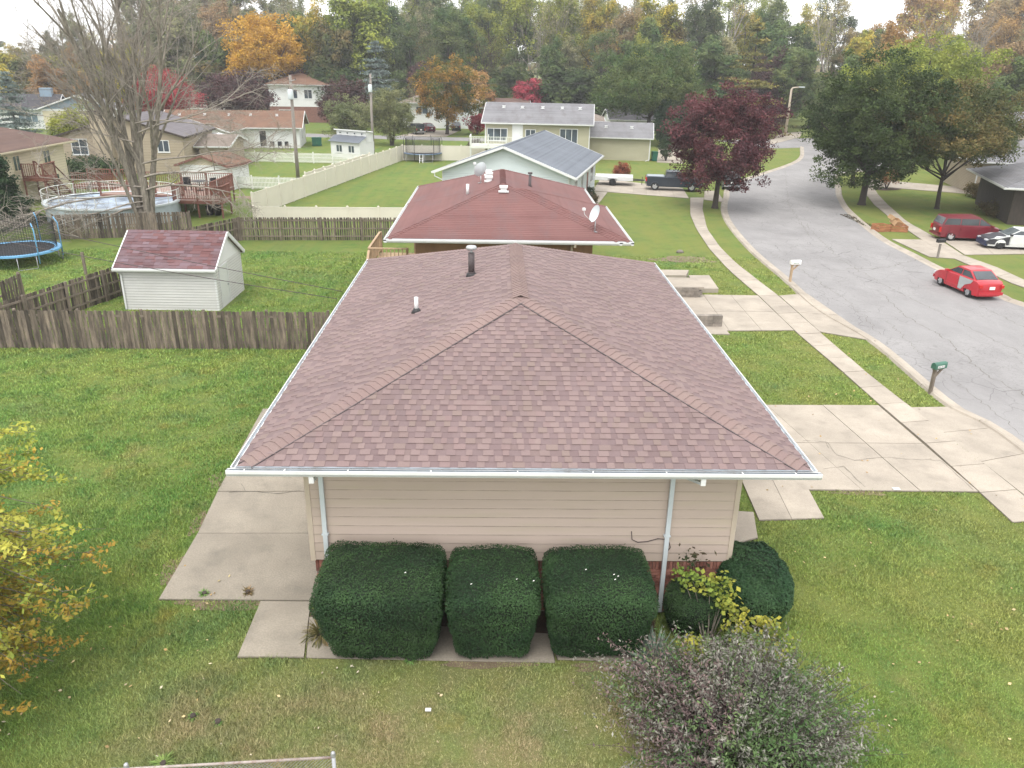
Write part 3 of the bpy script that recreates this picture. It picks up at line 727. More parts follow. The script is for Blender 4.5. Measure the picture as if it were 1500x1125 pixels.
def tree(name, label, loc, H, cw, mat, bark='bark_dark', trunk_h=None, trunk_r=0.16, seed=1, ncl=260, per=46, clr=0.5, leaf=0.09, shape='round', shell=0.45, group=None, multi=1, cat='tree', open_=0.0, zlow=None, aspect=0.6, rz=0.0):
    """broadleaf tree: trunk, limbs, crown. H total height, cw crown width, zlow the crown's underside"""
    zl = zlow if zlow is not None else H*0.25
    r = thing(name, label, cat, loc, rz, group)
    zc, rzz = (H+zl)/2, (H-zl)/2
    me, cp = crown_mesh(label, seed, cw/2-clr*.4, rzz-clr*.3, zc, ncl, per, clr, leaf, mat, shape, shell, aspect, open_=open_)
    link_mesh('crown', me, r)
    rnd = random.Random(seed); mb = MB(); th = trunk_h or zl+rzz*.6
    for k in range(multi):
        a = 6.28*k/multi; dx, dy = (math.cos(a)*.5, math.sin(a)*.5) if multi > 1 else (0, 0)
        mb.tube([(dx*.2,dy*.2,-.1), (dx*.25,dy*.25,.25), (dx*.6+rnd.gauss(0,.05),dy*.6,th*.45), (dx*1.2+rnd.gauss(0,.1),dy*1.2+rnd.gauss(0,.1),th), (dx*1.6,dy*1.6,th*1.5)], [trunk_r*1.5, trunk_r*1.05, trunk_r*.9, trunk_r*.65, trunk_r*.2], 9, cap=False)
    mb.build('trunk', MAT[bark], r)
    limbs(r, cp, th, trunk_r, MAT[bark], 12, seed)
    return r

def bush(name, label, loc, w, h, mat, seed=1, ncl=60, per=40, leaf=0.05, cat='bush', group=None, clr=None, stem='bark_dark', shape='round', zc=None):
    r = thing(name, label, cat, loc, 0, group); clr = clr or w*0.18
    me, cp = crown_mesh(label+str(seed), seed, w/2-clr*.4, h/2-clr*.3, zc or h/2, ncl, per, clr, leaf, mat, shape, 0.5)
    link_mesh('foliage', me, r); s = MB()
    for i in range(4):
        a = i*1.6; s.tube([(0,0,-.03), (math.cos(a)*w*.1, math.sin(a)*w*.1, h*.3), (math.cos(a)*w*.22, math.sin(a)*w*.22, h*.7)], [.03*h, .02*h, .006*h], 5, cap=False)
    s.build('stem', MAT[stem], r)
    return r

def conifer(name, label, loc, H, cw, mat, seed=1, leaf=0.12, tiers=16, per=9, cat='tree', group=None, droop=0.12, zlow=0.3):
    """whorled evergreen: trunk, boughs carrying sprays of needles"""
    r = thing(name, label, cat, loc, 0, group); rnd = random.Random(seed); rg = np.random.default_rng(seed)
    t = MB(); t.tube([(0,0,-.1),(0,0,H*.5),(0,0,H*.97)], [H*.02, H*.012, .02], 7, cap=False); t.build('trunk', MAT['bark_dark'], r)
    b = MB(); P = []; T = []
    for i in range(tiers):
        z = zlow + (H-zlow)*min(1, max(0, (i+rnd.gauss(0,.25))/tiers)); L = cw/2*(1-i/tiers)**0.85 + 0.12
        k = max(5, int(per*(1-.5*i/tiers)))
        for j in range(k):
            a = 6.28*j/k + rnd.random()*.9 + i*.9; l_ = L*rnd.uniform(.6, 1.12); dz = -droop*l_ + rnd.gauss(0, .05)*H*.12; z += rnd.gauss(0, H*.006)
            p0 = Vector((0,0,z)); p1 = Vector((math.cos(a)*l_, math.sin(a)*l_, z+dz)); b.tube([p0, p0.lerp(p1, .6)+Vector((0,0,-.05*l_)), p1], [.03, .02, .006], 3, cap=False)
            n = int(150*l_/ (cw/2) + 40); u = rg.random(n)**.7; tint = rnd.gauss(.5, .15)
            sp = 0.15*l_+.14
            pts = np.outer(1-u, p0)+np.outer(u, p1); pts += rg.normal(size=(n,3))*np.array([sp, sp, .09])*(0.3+u[:,None])
            P.append(pts); T.append(np.clip(tint+rg.normal(0, .15, n), 0, 1))
    b.build('bough', MAT['bark_dark'], r)
    P = np.concatenate(P); T = np.concatenate(T)
    link_mesh('crown', np_mesh('crown', leaf_quads(P, leaf, seed, .38, .9), 4, mat, {'tint': T}), r)
    return r

# ------------------------------------------------------------------ vehicles
def glossy(name, col, metal=0.0, flake=0.0):
    m, n, l, b = newmat(name)
    l.new(mixc(n, l, noise(n, l, wpos(n, l), 1.3, 3), tuple(v*.92 for v in col), tuple(min(v*1.06, .9) for v in col)), b.inputs['Base Color'])
    b.inputs['Roughness'].default_value = 0.35; b.inputs['Metallic'].default_value = metal
    b.inputs['Coat Weight'].default_value = 0.35; b.inputs['Coat Roughness'].default_value = 0.08
    return m
MAT['tyre'] = M_plain('tyre', (0.022, 0.022, 0.023), 0.85); MAT['rim'] = M_plain('rim', (0.55, 0.56, 0.58), 0.3, metal=0.6)
MAT['lamp_clear'] = M_plain('lamp_clear', (0.62, 0.64, 0.66), 0.15); MAT['lamp_red'] = M_plain('lamp_red', (0.45, 0.02, 0.02), 0.2)
MAT['chrome'] = M_plain('chrome', (0.55, 0.56, 0.58), 0.2, metal=0.9); MAT['black_trim'] = M_plain('black_trim', (0.03, 0.03, 0.032), 0.5)
MAT['car_glass'] = M_glass('car_glass', (0.02, 0.025, 0.03), 0.12); MAT['windscreen'] = M_glass('windscreen', (0.06, 0.07, 0.075), 0.10)

def car(name, label, loc, rz, kind, paint, cat='car', hood=None, door_mat=None, front_mat=None, rim=None, glass=None, wheelr=None, plate=True, group=None):
    """x forward. body lofted from a side outline with wheel arches, tapered in plan; greenhouse of glass panes, pillars and roof"""
    K = {
     'sedan': dict(L=4.35, W=1.70, H=1.48, wb=2.55, r=0.31, sill=.22, outline=[(-2.15,.42),(-2.18,.62),(-2.12,.92),(-1.95,1.03),(-1.25,1.05),(.95,.98),(1.55,.88),(2.02,.72),(2.16,.58),(2.18,.38)], cab=[(-1.72,1.04),(-.95,1.46),(.05,1.48),(1.0,.98)], pil=(-.42,), w2=.60),
     'coupe': dict(L=4.75, W=1.80, H=1.42, wb=2.75, r=0.32, sill=.20, outline=[(-2.32,.40),(-2.37,.62),(-2.30,.90),(-2.1,.98),(-1.3,1.0),(.85,.95),(1.6,.84),(2.15,.70),(2.36,.55),(2.38,.34)], cab=[(-1.75,.99),(-.95,1.38),(.0,1.41),(1.0,.95)], pil=(-.50,), w2=.60),
     'van': dict(L=4.90, W=1.95, H=1.76, wb=3.0, r=0.34, sill=.24, outline=[(-2.40,.42),(-2.46,.60),(-2.42,1.05),(-2.35,1.12),(-1.0,1.14),(1.2,1.10),(1.65,1.02),(2.2,.86),(2.42,.66),(2.44,.36)], cab=[(-2.33,1.13),(-2.08,1.70),(.35,1.76),(1.55,1.06)], pil=(-1.0,.35), w2=.72),
     'suv': dict(L=4.70, W=1.88, H=1.75, wb=2.75, r=0.37, sill=.30, outline=[(-2.28,.48),(-2.34,.70),(-2.30,1.08),(-2.2,1.14),(-1.0,1.15),(.95,1.13),(1.5,1.10),(2.1,1.0),(2.30,.80),(2.34,.45)], cab=[(-2.2,1.14),(-1.9,1.70),(.1,1.75),(.95,1.14)], pil=(-1.15,-.2), w2=.74),
     'pickup': dict(L=5.85, W=2.02, H=1.90, wb=3.65, r=0.41, sill=.40, outline=[(-2.85,.62),(-2.92,.72),(-2.90,1.30),(-2.80,1.33),(-.95,1.33),(1.15,1.30),(1.6,1.28),(2.6,1.20),(2.86,1.08),(2.90,.55)], cab=[(-1.0,1.33),(-.82,1.87),(.45,1.90),(1.25,1.30)], pil=(-.10,), w2=.80),
    }[kind]
    L, W, wb, wr = K['L'], K['W'], K['wb'], wheelr or K['r']; hw = W/2; sill = K['sill']
    root = thing(name, label, cat, loc, rz, group); root.scale = (.86, .86, .88)
    ax = (-wb/2 - (.05 if kind != 'pickup' else .1), wb/2)
    # closed side outline with arches along the bottom
    up_ = K['outline']; bot = []
    x1, x0 = up_[-1][0]-.03, up_[0][0]+.03
    bot.append((x1, sill))
    for cx in (ax[1], ax[0]):
        ar = wr+.06
        for k in range(9):
            t = math.pi*k/8; bot.append((cx+ar*math.cos(t), max(sill, wr + ar*math.sin(t)) if k not in (0, 8) else sill))
    bot.append((x0, sill))
    loop = up_ + bot
    def taper(x): return 1 - 0.13*max(0, (abs(x)-L*.30)/(L*.20))**2
    rings = [(-1, .955, .03), (-.965, 1, 0), (-.5, 1, 0), (0, 1, 0), (.5, 1, 0), (.965, 1, 0), (1, .955, .03)]
    import bmesh
    bm = bmesh.new(); vr = []
    zc = .62; xc = 0
    for yk, sh, ins in rings:
        row = []
        for (x, z) in loop:
            crown = (1-yk*yk)*0.035 if z > .8 else 0
            xx = x*(1-ins*.25) - math.copysign(1, x)*(0.10*abs(yk)**3 if abs(x) > L*.44 else 0)
            zz = z - (z-zc)*ins*.8 if z > zc else z
            tuck = 1 - (0.05 if z < .45 else 0)*(abs(yk) > .9)
            row.append(bm.verts.new((xx, yk*hw*taper(x)*tuck, zz + crown)))
        vr.append(row)
    n = len(loop)
    for i in range(len(vr)-1):
        for j in range(n):
            bm.faces.new((vr[i][j], vr[i][(j+1)%n], vr[i+1][(j+1)%n], vr[i+1][j]))
    for row in (vr[0], vr[-1]):
        f = bm.faces.new(row); bmesh.ops.triangulate(bm, faces=[f])
    bmesh.ops.recalc_face_normals(bm, faces=bm.faces)
    for f in bm.faces: f.smooth = True
    for e in bm.edges:
        if len(e.link_faces) == 2 and e.calc_face_angle(0) > R(32): e.smooth = False
    me = bpy.data.meshes.new('body'); bm.to_mesh(me); bm.free(); me.materials.append(paint)
    link_mesh('body', me, root)
    # greenhouse
    (xa, za), (xb, zb), (xc_, zc_), (xd, zd) = K['cab']; wl, wt = hw*.90, hw*K['w2']/ .85 * .85/ .80 * .80
    wt = hw*0.76 if kind in ('sedan', 'coupe') else hw*0.84
    G_ = glass or MAT['car_glass']
    def pane(nm, pts, mat): MB().poly(pts).build(nm, mat, root)
    rb, rt = (xa, za), (xb, zb)
    off = 0.0
    def sp(x, z): # half width at height
        t = (z-min(za, zd))/(max(zb, zc_)-min(za, zd)); return wl + (wt-wl)*max(0, min(1, t))
    # solid cabin core in paint (pillars and roof), panes sit proud
    cb = MB()
    ring0 = [(xa,-wl,za-.04),(xd,-wl,zd-.04),(xd,wl,zd-.04),(xa,wl,za-.04)]
    ring1 = [(xb,-wt,zb),(xc_,-wt,zc_),(xc_,wt,zc_),(xb,wt,zb)]
    cb.v = ring0+ring1; cb.f = [(0,1,5,4),(1,2,6,5),(2,3,7,6),(3,0,4,7)]; cb.sm = [False]*4
    cb.build('pillar', paint, root)
    rf = MB()
    nx_, ny_ = 5, 4
    for i in range(nx_):
        for j in range(ny_):
            q = []
            for (a, b) in ((i, j), (i+1, j), (i+1, j+1), (i, j+1)):
                u, v = a/nx_, b/ny_*2-1; x = xb + (xc_-xb)*u; z = zb + (zc_-zb)*u + .045*(1-v*v)*(1-(2*u-1)**4*.8)
                q.append((x, v*wt, z+.004))
            rf.quad(*q, smooth=True)
    rf.build('roof', paint, root)
    def lerp2(p, q, t): return (p[0]+(q[0]-p[0])*t, p[1]+(q[1]-p[1])*t)
    e = .008
    for s in (-1, 1):
        # side windows: split by pillars between the rear slope a-b and the front slope d-c
        base_z = max(za, zd)+.05; top_z = min(zb, zc_)-.07
        def xr(z): t = (z-za)/(zb-za); return xa+(xb-xa)*t + .10
        def xf(z): t = (z-zd)/(zc_-zd); return xd+(xc_-xd)*t - .10
        cuts = [None]+list(K['pil'])+[None]
        for i in range(len(cuts)-1):
            l0 = xr(base_z) if cuts[i] is None else cuts[i]+.035; l1 = xr(top_z) if cuts[i] is None else cuts[i]+.035
            r0 = xf(base_z) if cuts[i+1] is None else cuts[i+1]-.035; r1 = xf(top_z) if cuts[i+1] is None else cuts[i+1]-.035
            if kind == 'coupe' and i == 0: l0 += .25
            pts = [(l0, s*(sp(l0, base_z)+e), base_z), (r0, s*(sp(r0, base_z)+e), base_z), (r1, s*(sp(r1, top_z)+e), top_z), (l1, s*(sp(l1, top_z)+e), top_z)]
            pane('side_window', pts if s < 0 else pts[::-1], G_)
    def slope_pane(nm, p, q, d, mat, m0=.08, m1=.88):
        (x0_, z0_), (x1_, z1_) = lerp2(p, q, m0), lerp2(p, q, m1); w0, w1 = sp(x0_, z0_)-.08, sp(x1_, z1_)-.09
        nx, nz = (z1_-z0_), -(x1_-x0_)
        if d < 0: nx, nz = -nx, -nz
        ln = math.hypot(nx, nz); nx, nz = nx/ln*.012, nz/ln*.012
        if nz < 0: nx, nz = -nx, -nz
        pane(nm, [(x0_+nx,-w0,z0_+nz),(x0_+nx,w0,z0_+nz),(x1_+nx,w1,z1_+nz),(x1_+nx,-w1,z1_+nz)], mat)
    slope_pane('windscreen', (xd, zd), (xc_, zc_), 1, MAT['windscreen'])
    slope_pane('rear_window', (xa, za), (xb, zb), -1, G_)
    # wheels
    wm = MB(); wm.lathe([(wr*.62, -.105), (wr*.93, -.10), (wr, -.06), (wr, .06), (wr*.93, .10), (wr*.62, .105), (wr*.60, .06), (wr*.60, -.06), (wr*.62, -.105)], 20, cap=False); wm.xf(Matrix.Rotation(R(90), 4, 'X'))
    tm = wm.mesh('tyre', MAT['tyre'])
    rmb = MB(); rmb.lathe([(wr*.62, -.075), (wr*.62, .075)], 18)
    for k in range(5):
        a = 6.28*k/5
        for y in (-.098, .098): rmb.bar((0,0,y), (math.cos(a)*wr*.6, math.sin(a)*wr*.6, y), wr*.2, .03)
    rmb.lathe([(wr*.18, -.11), (wr*.18, .11)], 10)
    rmb.xf(Matrix.Rotation(R(90), 4, 'X')); rm = rmb.mesh('rim', rim or MAT['rim'])
    for x in ax:
        for s in (-1, 1):
            w = link_mesh('wheel', tm, root, (x, s*(hw*taper(x)-.125), wr)); link_mesh('rim', rm, w)
    inner = MB()
    for x in ax: inner.box(x-wr-.05, x+wr+.05, -hw*.80, hw*.80, sill+.02, wr*2+.02)
    inner.box(x0+.2, x1-.2, -hw*.8, hw*.8, sill-.04, sill+.1); inner.build('underbody', MAT['dark'], root)
    # lamps, plates, mirrors, handles, seams, bumpers
    fx, fz = up_[-2]; rx_, rz_ = up_[1]
    zl = up_[-3][1]-.02 if kind != 'pickup' else .98
    for s in (-1, 1):
        y0, y1 = hw*taper(fx)*.56, hw*taper(fx)*.96
        MB().box(fx-.20, fx+.015, min(s*y0, s*y1), max(s*y0, s*y1), fz+.02, zl-.02).build('headlight', MAT['lamp_clear'], root)
        zt = up_[2][1]
        ya, yb = (hw*.66, hw*taper(rx_)*1.0) if kind not in ('pickup', 'van', 'suv') else (hw*.80, hw*taper(rx_)*1.0)
        z0t, z1t = (zt-.22, zt-.05) if kind not in ('pickup', 'van', 'suv') else (zt-.42, zt-.06)
        MB().box(rx_-.01, rx_+.16, min(s*ya, s*yb), max(s*ya, s*yb), z0t, z1t).build('tail_light', MAT['lamp_red'], root)
        m = MB(); m.box(xd-.32, xd-.16, min(s*(wl+.03), s*(wl+.20)), max(s*(wl+.03), s*(wl+.20)), zd+.02, zd+.15); m.build('wing_mirror', hood or paint, root)
        sm = MB(); hd = MB()
        cutx = [xd-.25] + list(K['pil'])[::-1] + [xa+.55]
        for x in cutx:
            if kind == 'pickup' and x < -1: continue
            yy = hw*taper(x)+.002; sm.box(x-.006, x+.006, min(s*(yy-.012), s*yy), max(s*(yy-.012), s*yy), sill+.10, min(za, zd)-.03)
        for x in list(K['pil']): 
            yy = hw*taper(x); hd.box(x+.06, x+.20, min(s*(yy-.01), s*(yy+.025)), max(s*(yy-.01), s*(yy+.025)), min(za, zd)-.17, min(za, zd)-.14)
        sm.build('door_seam', MAT['black_trim'], root); hd.build('door_handle', paint, root)
        if door_mat and s == door_mat[1]:
            a, b = K['pil'][0]-.02, ax[0]+wr*.35; yy = hw+.006; z1 = za-.02
            q = [(a, s*yy, sill+.10), (a, s*yy, z1), (b-.42, s*yy, z1), (b-.25, s*yy, z1-.2), (b+.22, s*yy, sill+.42), (b+.5, s*yy, sill+.10)]
            q2 = [(p[0], s*(yy-.02), p[2]) for p in q]; dm = MB(); dm.poly(q if s > 0 else q[::-1]); k = len(q)
            for i in range(k): dm.quad(q[i], q[(i+1)%k], q2[(i+1)%k], q2[i])
            dd = dm.build('rear_door', door_mat[0], root); dd['label'] = door_mat[2]
    tr = MB(); tr.box(rx_-.035, rx_+.02, -hw*.86, hw*.86, up_[0][1]-.10, up_[0][1]+.07); tr.box(fx-.02, fx+.045, -hw*.84, hw*.84, up_[-1][1]-.06, up_[-1][1]+.12)
    tr.build('bumper', paint if kind in ('sedan', 'coupe', 'van') else MAT['chrome'], root)
    MB().box(fx+.0, fx+.035, -hw*.42, hw*.42, fz-.02, fz+.10).build('grille', MAT['black_trim'], root)
    if plate:
        MB().box(rx_-.05, rx_-.008, -.16, .16, rz_+.02, rz_+.18).build('number_plate', MAT['paper'], root)
    if hood:
        hm = MB(); xs = [xd+.02, up_[-4][0], up_[-3][0], up_[-2][0]-.02]; zs = [zd+.0, up_[-4][1], up_[-3][1], up_[-2][1]]
        for i in range(3):
            for j in range(4):
                q = []
                for (a, b) in ((i, j), (i+1, j), (i+1, j+1), (i, j+1)):
                    v = b/4*2-1; x, z = xs[a], zs[a]; q.append((x, v*hw*.93*taper(x), z+.035*(1-v*v)+.009 - (.02 if abs(v) == 1 else 0)))
                hm.quad(*q, smooth=True)
        hb = hm.build('bonnet', hood, root); hb['label'] = 'unpainted black bonnet'
        for s in (-1, 1):
            fw_ = MB(); q = []
            X0, X1 = xd-.20, up_[-2][0]-.02
            topz = lambda x: np.interp(x, [p[0] for p in up_], [p[1] for p in up_])
            pts = [(X0, sill+.12), (ax[1]-wr-.07, sill+.12)] + [(ax[1]+(wr+.07)*math.cos(t), wr+(wr+.07)*math.sin(t)) for t in np.linspace(math.pi, 0, 9)] + [(X1, sill+.15), (X1, topz(X1)-.02), (up_[-3][0], up_[-3][1]-.02), (up_[-4][0], up_[-4][1]-.02), (X0, zd-.03)]
            pts = [(x, s*(hw*taper(x)*1.0+.008) if True else 0, z) for x, z in pts]
            fw_.poly(pts if s < 0 else pts[::-1]); o = fw_.build('front_wing', hood, root); o['label'] = 'unpainted black front wing'
        MB().box(up_[-2][0]-.16, up_[-1][0]+.03, -hw*.86, hw*.86, sill, up_[-2][1]+.02).build('front_bumper', front_mat or hood, root)
    if kind == 'pickup':
        b_ = MB(); b_.box(-2.74, -1.06, -hw*.82, hw*.82, 1.36, 1.375); b_.build('bed_cover', MAT['bed_cover'], root)
    return root
# ------------------------------------------------------------------ ground, road, kerbs, pavements
def sheet(name, pts, z, mat, kind='structure', parent=None, label=None):
    mb = MB(); mb.poly([(p[0], p[1], z) for p in pts]); o = mb.build(name, mat, parent)
    if kind: o['kind'] = kind
    if label: o['label'] = label
    return o

g = MB()
# one sheet to the horizon
g.quad((-2500,-60,0), (2500,-60,0), (2500,4500,0), (-2500,4500,0))
tag(g.build('ground', MAT['lawn']), 'short suburban lawn running under everything, green with dry patches', kind='structure')

def smooth(pts, n=6):
    """Catmull-Rom through points"""
    P = [Vector((p[0], p[1], 0)) for p in pts]; P = [P[0]*2-P[1]] + P + [P[-1]*2-P[-2]]; out = []
    for i in range(1, len(P)-2):
        for k in range(n):
            t = k/n; a, b, c, d = P[i-1], P[i], P[i+1], P[i+2]
            out.append(0.5*((2*b)+(c-a)*t+(2*a-5*b+4*c-d)*t*t+(-a+3*b-3*c+d)*t**3))
    out.append(P[-2]); return [(p.x, p.y) for p in out]

road_L = smooth([(15.1, 8.0), (16.02, 21.20), (15.53, 24.27), (15.84, 30.67), (15.31, 35.19), (15.60, 40.80), (15.95, 48.83), (17.31, 59.23), (19.79, 68.39), (23.39, 77.78), (36.5,98), (46,122), (60,146)])
road_R = smooth([(30.5, 20.0), (25.42, 36.25), (25.22, 38.04), (25.00, 43.04), (25.16, 46.91), (25.50, 52.12), (27.40, 61.45), (28.97, 67.06), (31.54, 74.19), (36.94, 86.37), (48.0,94), (58,116), (72,136)])
def strip(name, Lp, Rp, z, mat, label=None):
    n = 90
    def res(P):
        P = np.array(P); d = np.r_[0, np.cumsum(np.hypot(*np.diff(P, axis=0).T))]; t = np.linspace(0, d[-1], n)
        return np.c_[np.interp(t, d, P[:,0]), np.interp(t, d, P[:,1])]
    a, b = res(Lp), res(Rp); mb = MB()
    for i in range(n-1): mb.quad((*a[i], z), (*b[i], z), (*b[i+1], z), (*a[i+1], z))
    o = mb.build(name, mat); o['kind'] = 'structure'
    if label: o['label'] = label
    return o
strip('road', road_L, road_R, 0.008, MAT['road'], 'worn grey asphalt street curving away to the right')
rc = bpy.data.objects.new('road_cracks', None); C.objects.link(rc); rc['kind'] = 'structure'; rc['label'] = 'long dark cracks running along the street'
def kerb(name, P, side, label, w=0.42):
    """rolled concrete kerb with a gutter pan, cast in 3 m lengths"""
    P = np.array(P); d = np.r_[0, np.cumsum(np.hypot(*np.diff(P, axis=0).T))]
    root = bpy.data.objects.new(name, None); C.objects.link(root); root['kind'] = 'structure'; root['label'] = label
    t = 0; q = []
    prof = [(0.0, 0.012), (0.22, 0.018), (0.30, 0.06), (0.38, 0.10), (0.46, 0.095), (0.52, 0.0)]
    while t < min(d[-1], 115)-3:
        mb = MB(); ts = np.linspace(t+.008, t+2.99, 4)
        X = np.c_[np.interp(ts, d, P[:,0]), np.interp(ts, d, P[:,1])]
        X2 = np.c_[np.interp(ts+.05, d, P[:,0]), np.interp(ts+.05, d, P[:,1])]
        for i in range(3):
            for j in range(5):
                c = []
                for (k, m) in ((i, j), (i+1, j), (i+1, j+1), (i, j+1)):
                    tv = X2[k]-X[k]; tv /= np.linalg.norm(tv); nv = np.array([-tv[1], tv[0]])*side; o, z = prof[m]
                    p = X[k] + nv*(o-.12); c.append((p[0], p[1], z))
                mb.quad(*(c if side < 0 else c[::-1]))
        mb.build('kerb_stone', MAT['concrete'], root); t += 3
    return root
kerb('kerb', road_L, 1, 'rolled concrete kerb along the house side of the street')
kerb('kerb', road_R, -1, 'rolled concrete kerb along the far side of the street')

def slab_box(mb, q, z0, z1, gap=0.012):
    c = np.mean([(p[0], p[1]) for p in q], axis=0); v = []
    for p in q:
        d = np.array(p[:2])-c; L = np.linalg.norm(d); v.append(c + d*(1-gap/L*1.4))
    mb.prism([tuple(x) for x in v], z0, z1)

def slabs_grid(root, q, nu, nv, mat=None, zt=0.045, jit=0.004, seed=1, bed=True):
    """quad q (a,b,c,d) cut in nu x nv cast slabs over a dirt bed"""
    rnd = random.Random(seed); a, b, c, d = [np.array(p[:2]) for p in q]
    if bed: sheet('joint', q, 0.012, MAT['joint'], None, root)
    f = lambda u, v: (a*(1-u)+b*u)*(1-v)+(d*(1-u)+c*u)*v
    for i in range(nu):
        for j in range(nv):
            mb = MB(); slab_box(mb, [f(i/nu, j/nv), f((i+1)/nu, j/nv), f((i+1)/nu, (j+1)/nv), f(i/nu, (j+1)/nv)], 0.0125, zt+rnd.uniform(-jit, jit))
            mb.build('slab', mat or MAT['concrete'], root)

def paving(name, label):
    o = bpy.data.objects.new(name, None); C.objects.link(o); o['kind'] = 'structure'; o['label'] = label; return o

def walk(root, Lp, Rp, step=1.5, seed=0, mat=None):
    def cum(P): P = np.array([p[:2] for p in P]); return P, np.r_[0, np.cumsum(np.hypot(*np.diff(P, axis=0).T))]
    A, da = cum(Lp); B, db = cum(Rp); n = max(1, int(da[-1]/step)); at = lambda P, d, t: (np.interp(t*d[-1], d, P[:,0]), np.interp(t*d[-1], d, P[:,1]))
    rnd = random.Random(seed)
    bed = MB()
    for i in range(n):
        q = [at(A, da, i/n), at(B, db, i/n), at(B, db, (i+1)/n), at(A, da, (i+1)/n)]
        bed.quad(*[(p[0], p[1], 0.014) for p in q])
        mb = MB(); slab_box(mb, q, 0.0145, 0.045+rnd.uniform(-.005, .005)); mb.build('slab', mat or MAT['concrete'], root)
    bed.build('joint', MAT['joint'], root)

def crack(root, pts, w=0.02, z=0.052, seed=1, jag=.018):
    rnd = random.Random(seed); P = []
    for i in range(len(pts)-1):
        a, b = np.array(pts[i][:2]), np.array(pts[i+1][:2]); n = max(2, int(np.linalg.norm(b-a)/.18)); d = (b-a)/np.linalg.norm(b-a); nv = np.array([-d[1], d[0]])
        for k in range(n): P.append(a+(b-a)*k/n + nv*rnd.gauss(0, jag))
    P.append(np.array(pts[-1][:2])); mb = MB()
    for i in range(len(P)-1):
        d = P[i+1]-P[i]; d /= np.linalg.norm(d)+1e-9; nv = np.array([-d[1], d[0]]); w0, w1 = w*rnd.uniform(.3, 1), w*rnd.uniform(.3, 1)
        mb.quad((*(P[i]-nv*w0/2), z), (*(P[i]+nv*w0/2), z), (*(P[i+1]+nv*w1/2), z), (*(P[i+1]-nv*w1/2), z))
    return mb.build('crack', MAT['crack'], root)

sw = paving('pavement', 'concrete footway of cast slabs between the front lawns and the street')
walk(sw, [(12.99, 16.82), (13.01, 18.38), (13.03, 21.06), (12.94, 24.22), (12.93, 26.91), (12.81, 31.99), (12.95, 37.52), (12.87, 42.58), (13.14, 48.08), (13.80, 54.32), (14.63, 59.88), (16.49, 68.09)],
         [(14.09, 16.99), (14.11, 18.14), (14.06, 20.76), (13.91, 24.01), (13.80, 26.93), (13.85, 32.02), (13.94, 37.56), (13.75, 44.21), (13.93, 48.51), (14.57, 54.37), (16.17, 62.37), (17.69, 68.20)], 1.45, 3)
sw2 = paving('pavement', 'concrete footway on the far side of the street under the big trees')
walk(sw2, [(34.4,29.0), (27.40, 39.42), (27.53, 42.85), (27.36, 45.96), (27.84, 49.94), (29.42, 58.22), (31.30, 65.88), (33.46, 72.72), (35.11, 77.16)],
          [(35.9,30.0), (28.55, 41.27), (28.77, 44.02), (28.48, 47.09), (29.39, 51.71), (30.37, 58.29), (32.49, 65.99), (34.33, 72.00), (36.30, 77.28)], 1.5, 4)

d1 = paving('driveway', 'cracked concrete driveway on the street side of the main house, nearest the camera')
slabs_grid(d1, [(8.28, 18.39), (12.99, 18.34), (12.86, 24.10), (7.18, 24.04)], 3, 2, seed=2, bed=True)
slabs_grid(d1, [(14.13, 18.14), (16.1,19.0), (15.43, 24.04), (13.90, 23.95)], 1, 3, seed=3)
for pts, w_c in (([(17.61, 33.70), (16.91, 29.22), (16.68, 25.37), (16.41, 21.82)], .022), ([(22.14, 56.38), (20.31, 45.75), (20.34, 39.64), (20.77, 33.82), (21.11, 29.34)], .03), ([(31.38, 88.00), (23.95, 65.26), (21.04, 52.72)], .03), ([(18.23, 54.87), (19.06, 53.04), (21.21, 53.18)], .04), ([(19.38, 38.29), (18.81, 34.26), (18.92, 30.94), (18.33, 27.40), (18.46, 25.11)], .04), ([(25.63, 42.76), (23.31, 36.06), (23.34, 32.92)], .025), ([(16.76, 47.35), (17.03, 42.33), (17.10, 36.97), (16.41, 31.74)], .025), ([(19.68, 43.24), (22.28, 43.85), (25.13, 46.01)], .05)):
    crack(rc, pts, w_c, .0115, len(pts)+int(w_c*100), .07)
crack(d1, [(9.25, 19.51), (9.92, 19.72), (10.00, 18.53)]); crack(d1, [(9.32, 21.32), (10.01, 21.28), (9.92, 20.87)])
crack(d1, [(10.00, 21.24), (9.99, 20.44), (10.35, 20.10), (11.33, 20.29), (12.35, 20.13), (12.89, 20.10), (12.89, 19.29), (12.88, 18.41)], .018)
sheet('joint', [(12.79, 18.34), (13.16, 18.35), (13.12, 24.16), (12.75, 24.16)], 0.0112, MAT['joint'], None, d1)
d2 = paving('driveway', 'pale concrete driveway in front of the block walls, second from the camera')
slabs_grid(d2, [(8.55, 31.85), (12.81, 32.08), (12.91, 37.52), (8.88, 37.59)], 3, 2, seed=5)
slabs_grid(d2, [(13.85, 31.93), (15.76, 30.75), (15.53, 38.00), (13.98, 37.56)], 1, 2, seed=6)
d3 = paving('driveway', 'concrete driveway carrying the pickup truck and the trailer')
slabs_grid(d3, [(8.51, 71.15), (16.29, 67.71), (17.05, 73.61), (10.21, 79.23)], 7, 2, seed=7)
slabs_grid(d3, [(17.42, 67.10), (18.87, 65.84), (19.84, 72.23), (18.70, 72.12)], 1, 1, seed=8)
slabs_grid(d3, [(6.37, 62.50), (7.74, 62.30), (9.75, 70.48), (8.46, 70.75)], 1, 3, seed=9)
d4 = paving('driveway', 'concrete driveway holding the maroon minivan and the white sedan')
slabs_grid(d4, [(26.09, 46.60), (28.13, 46.00), (28.82, 51.68), (26.19, 51.73)], 2, 2, seed=10)
slabs_grid(d4, [(28.63, 47.28), (38.21, 48.39), (43.82, 56.14), (29.67, 52.17)], 5, 2, seed=11)
d5 = paving('driveway', 'long pale driveway behind the big trees on the far side of the street')
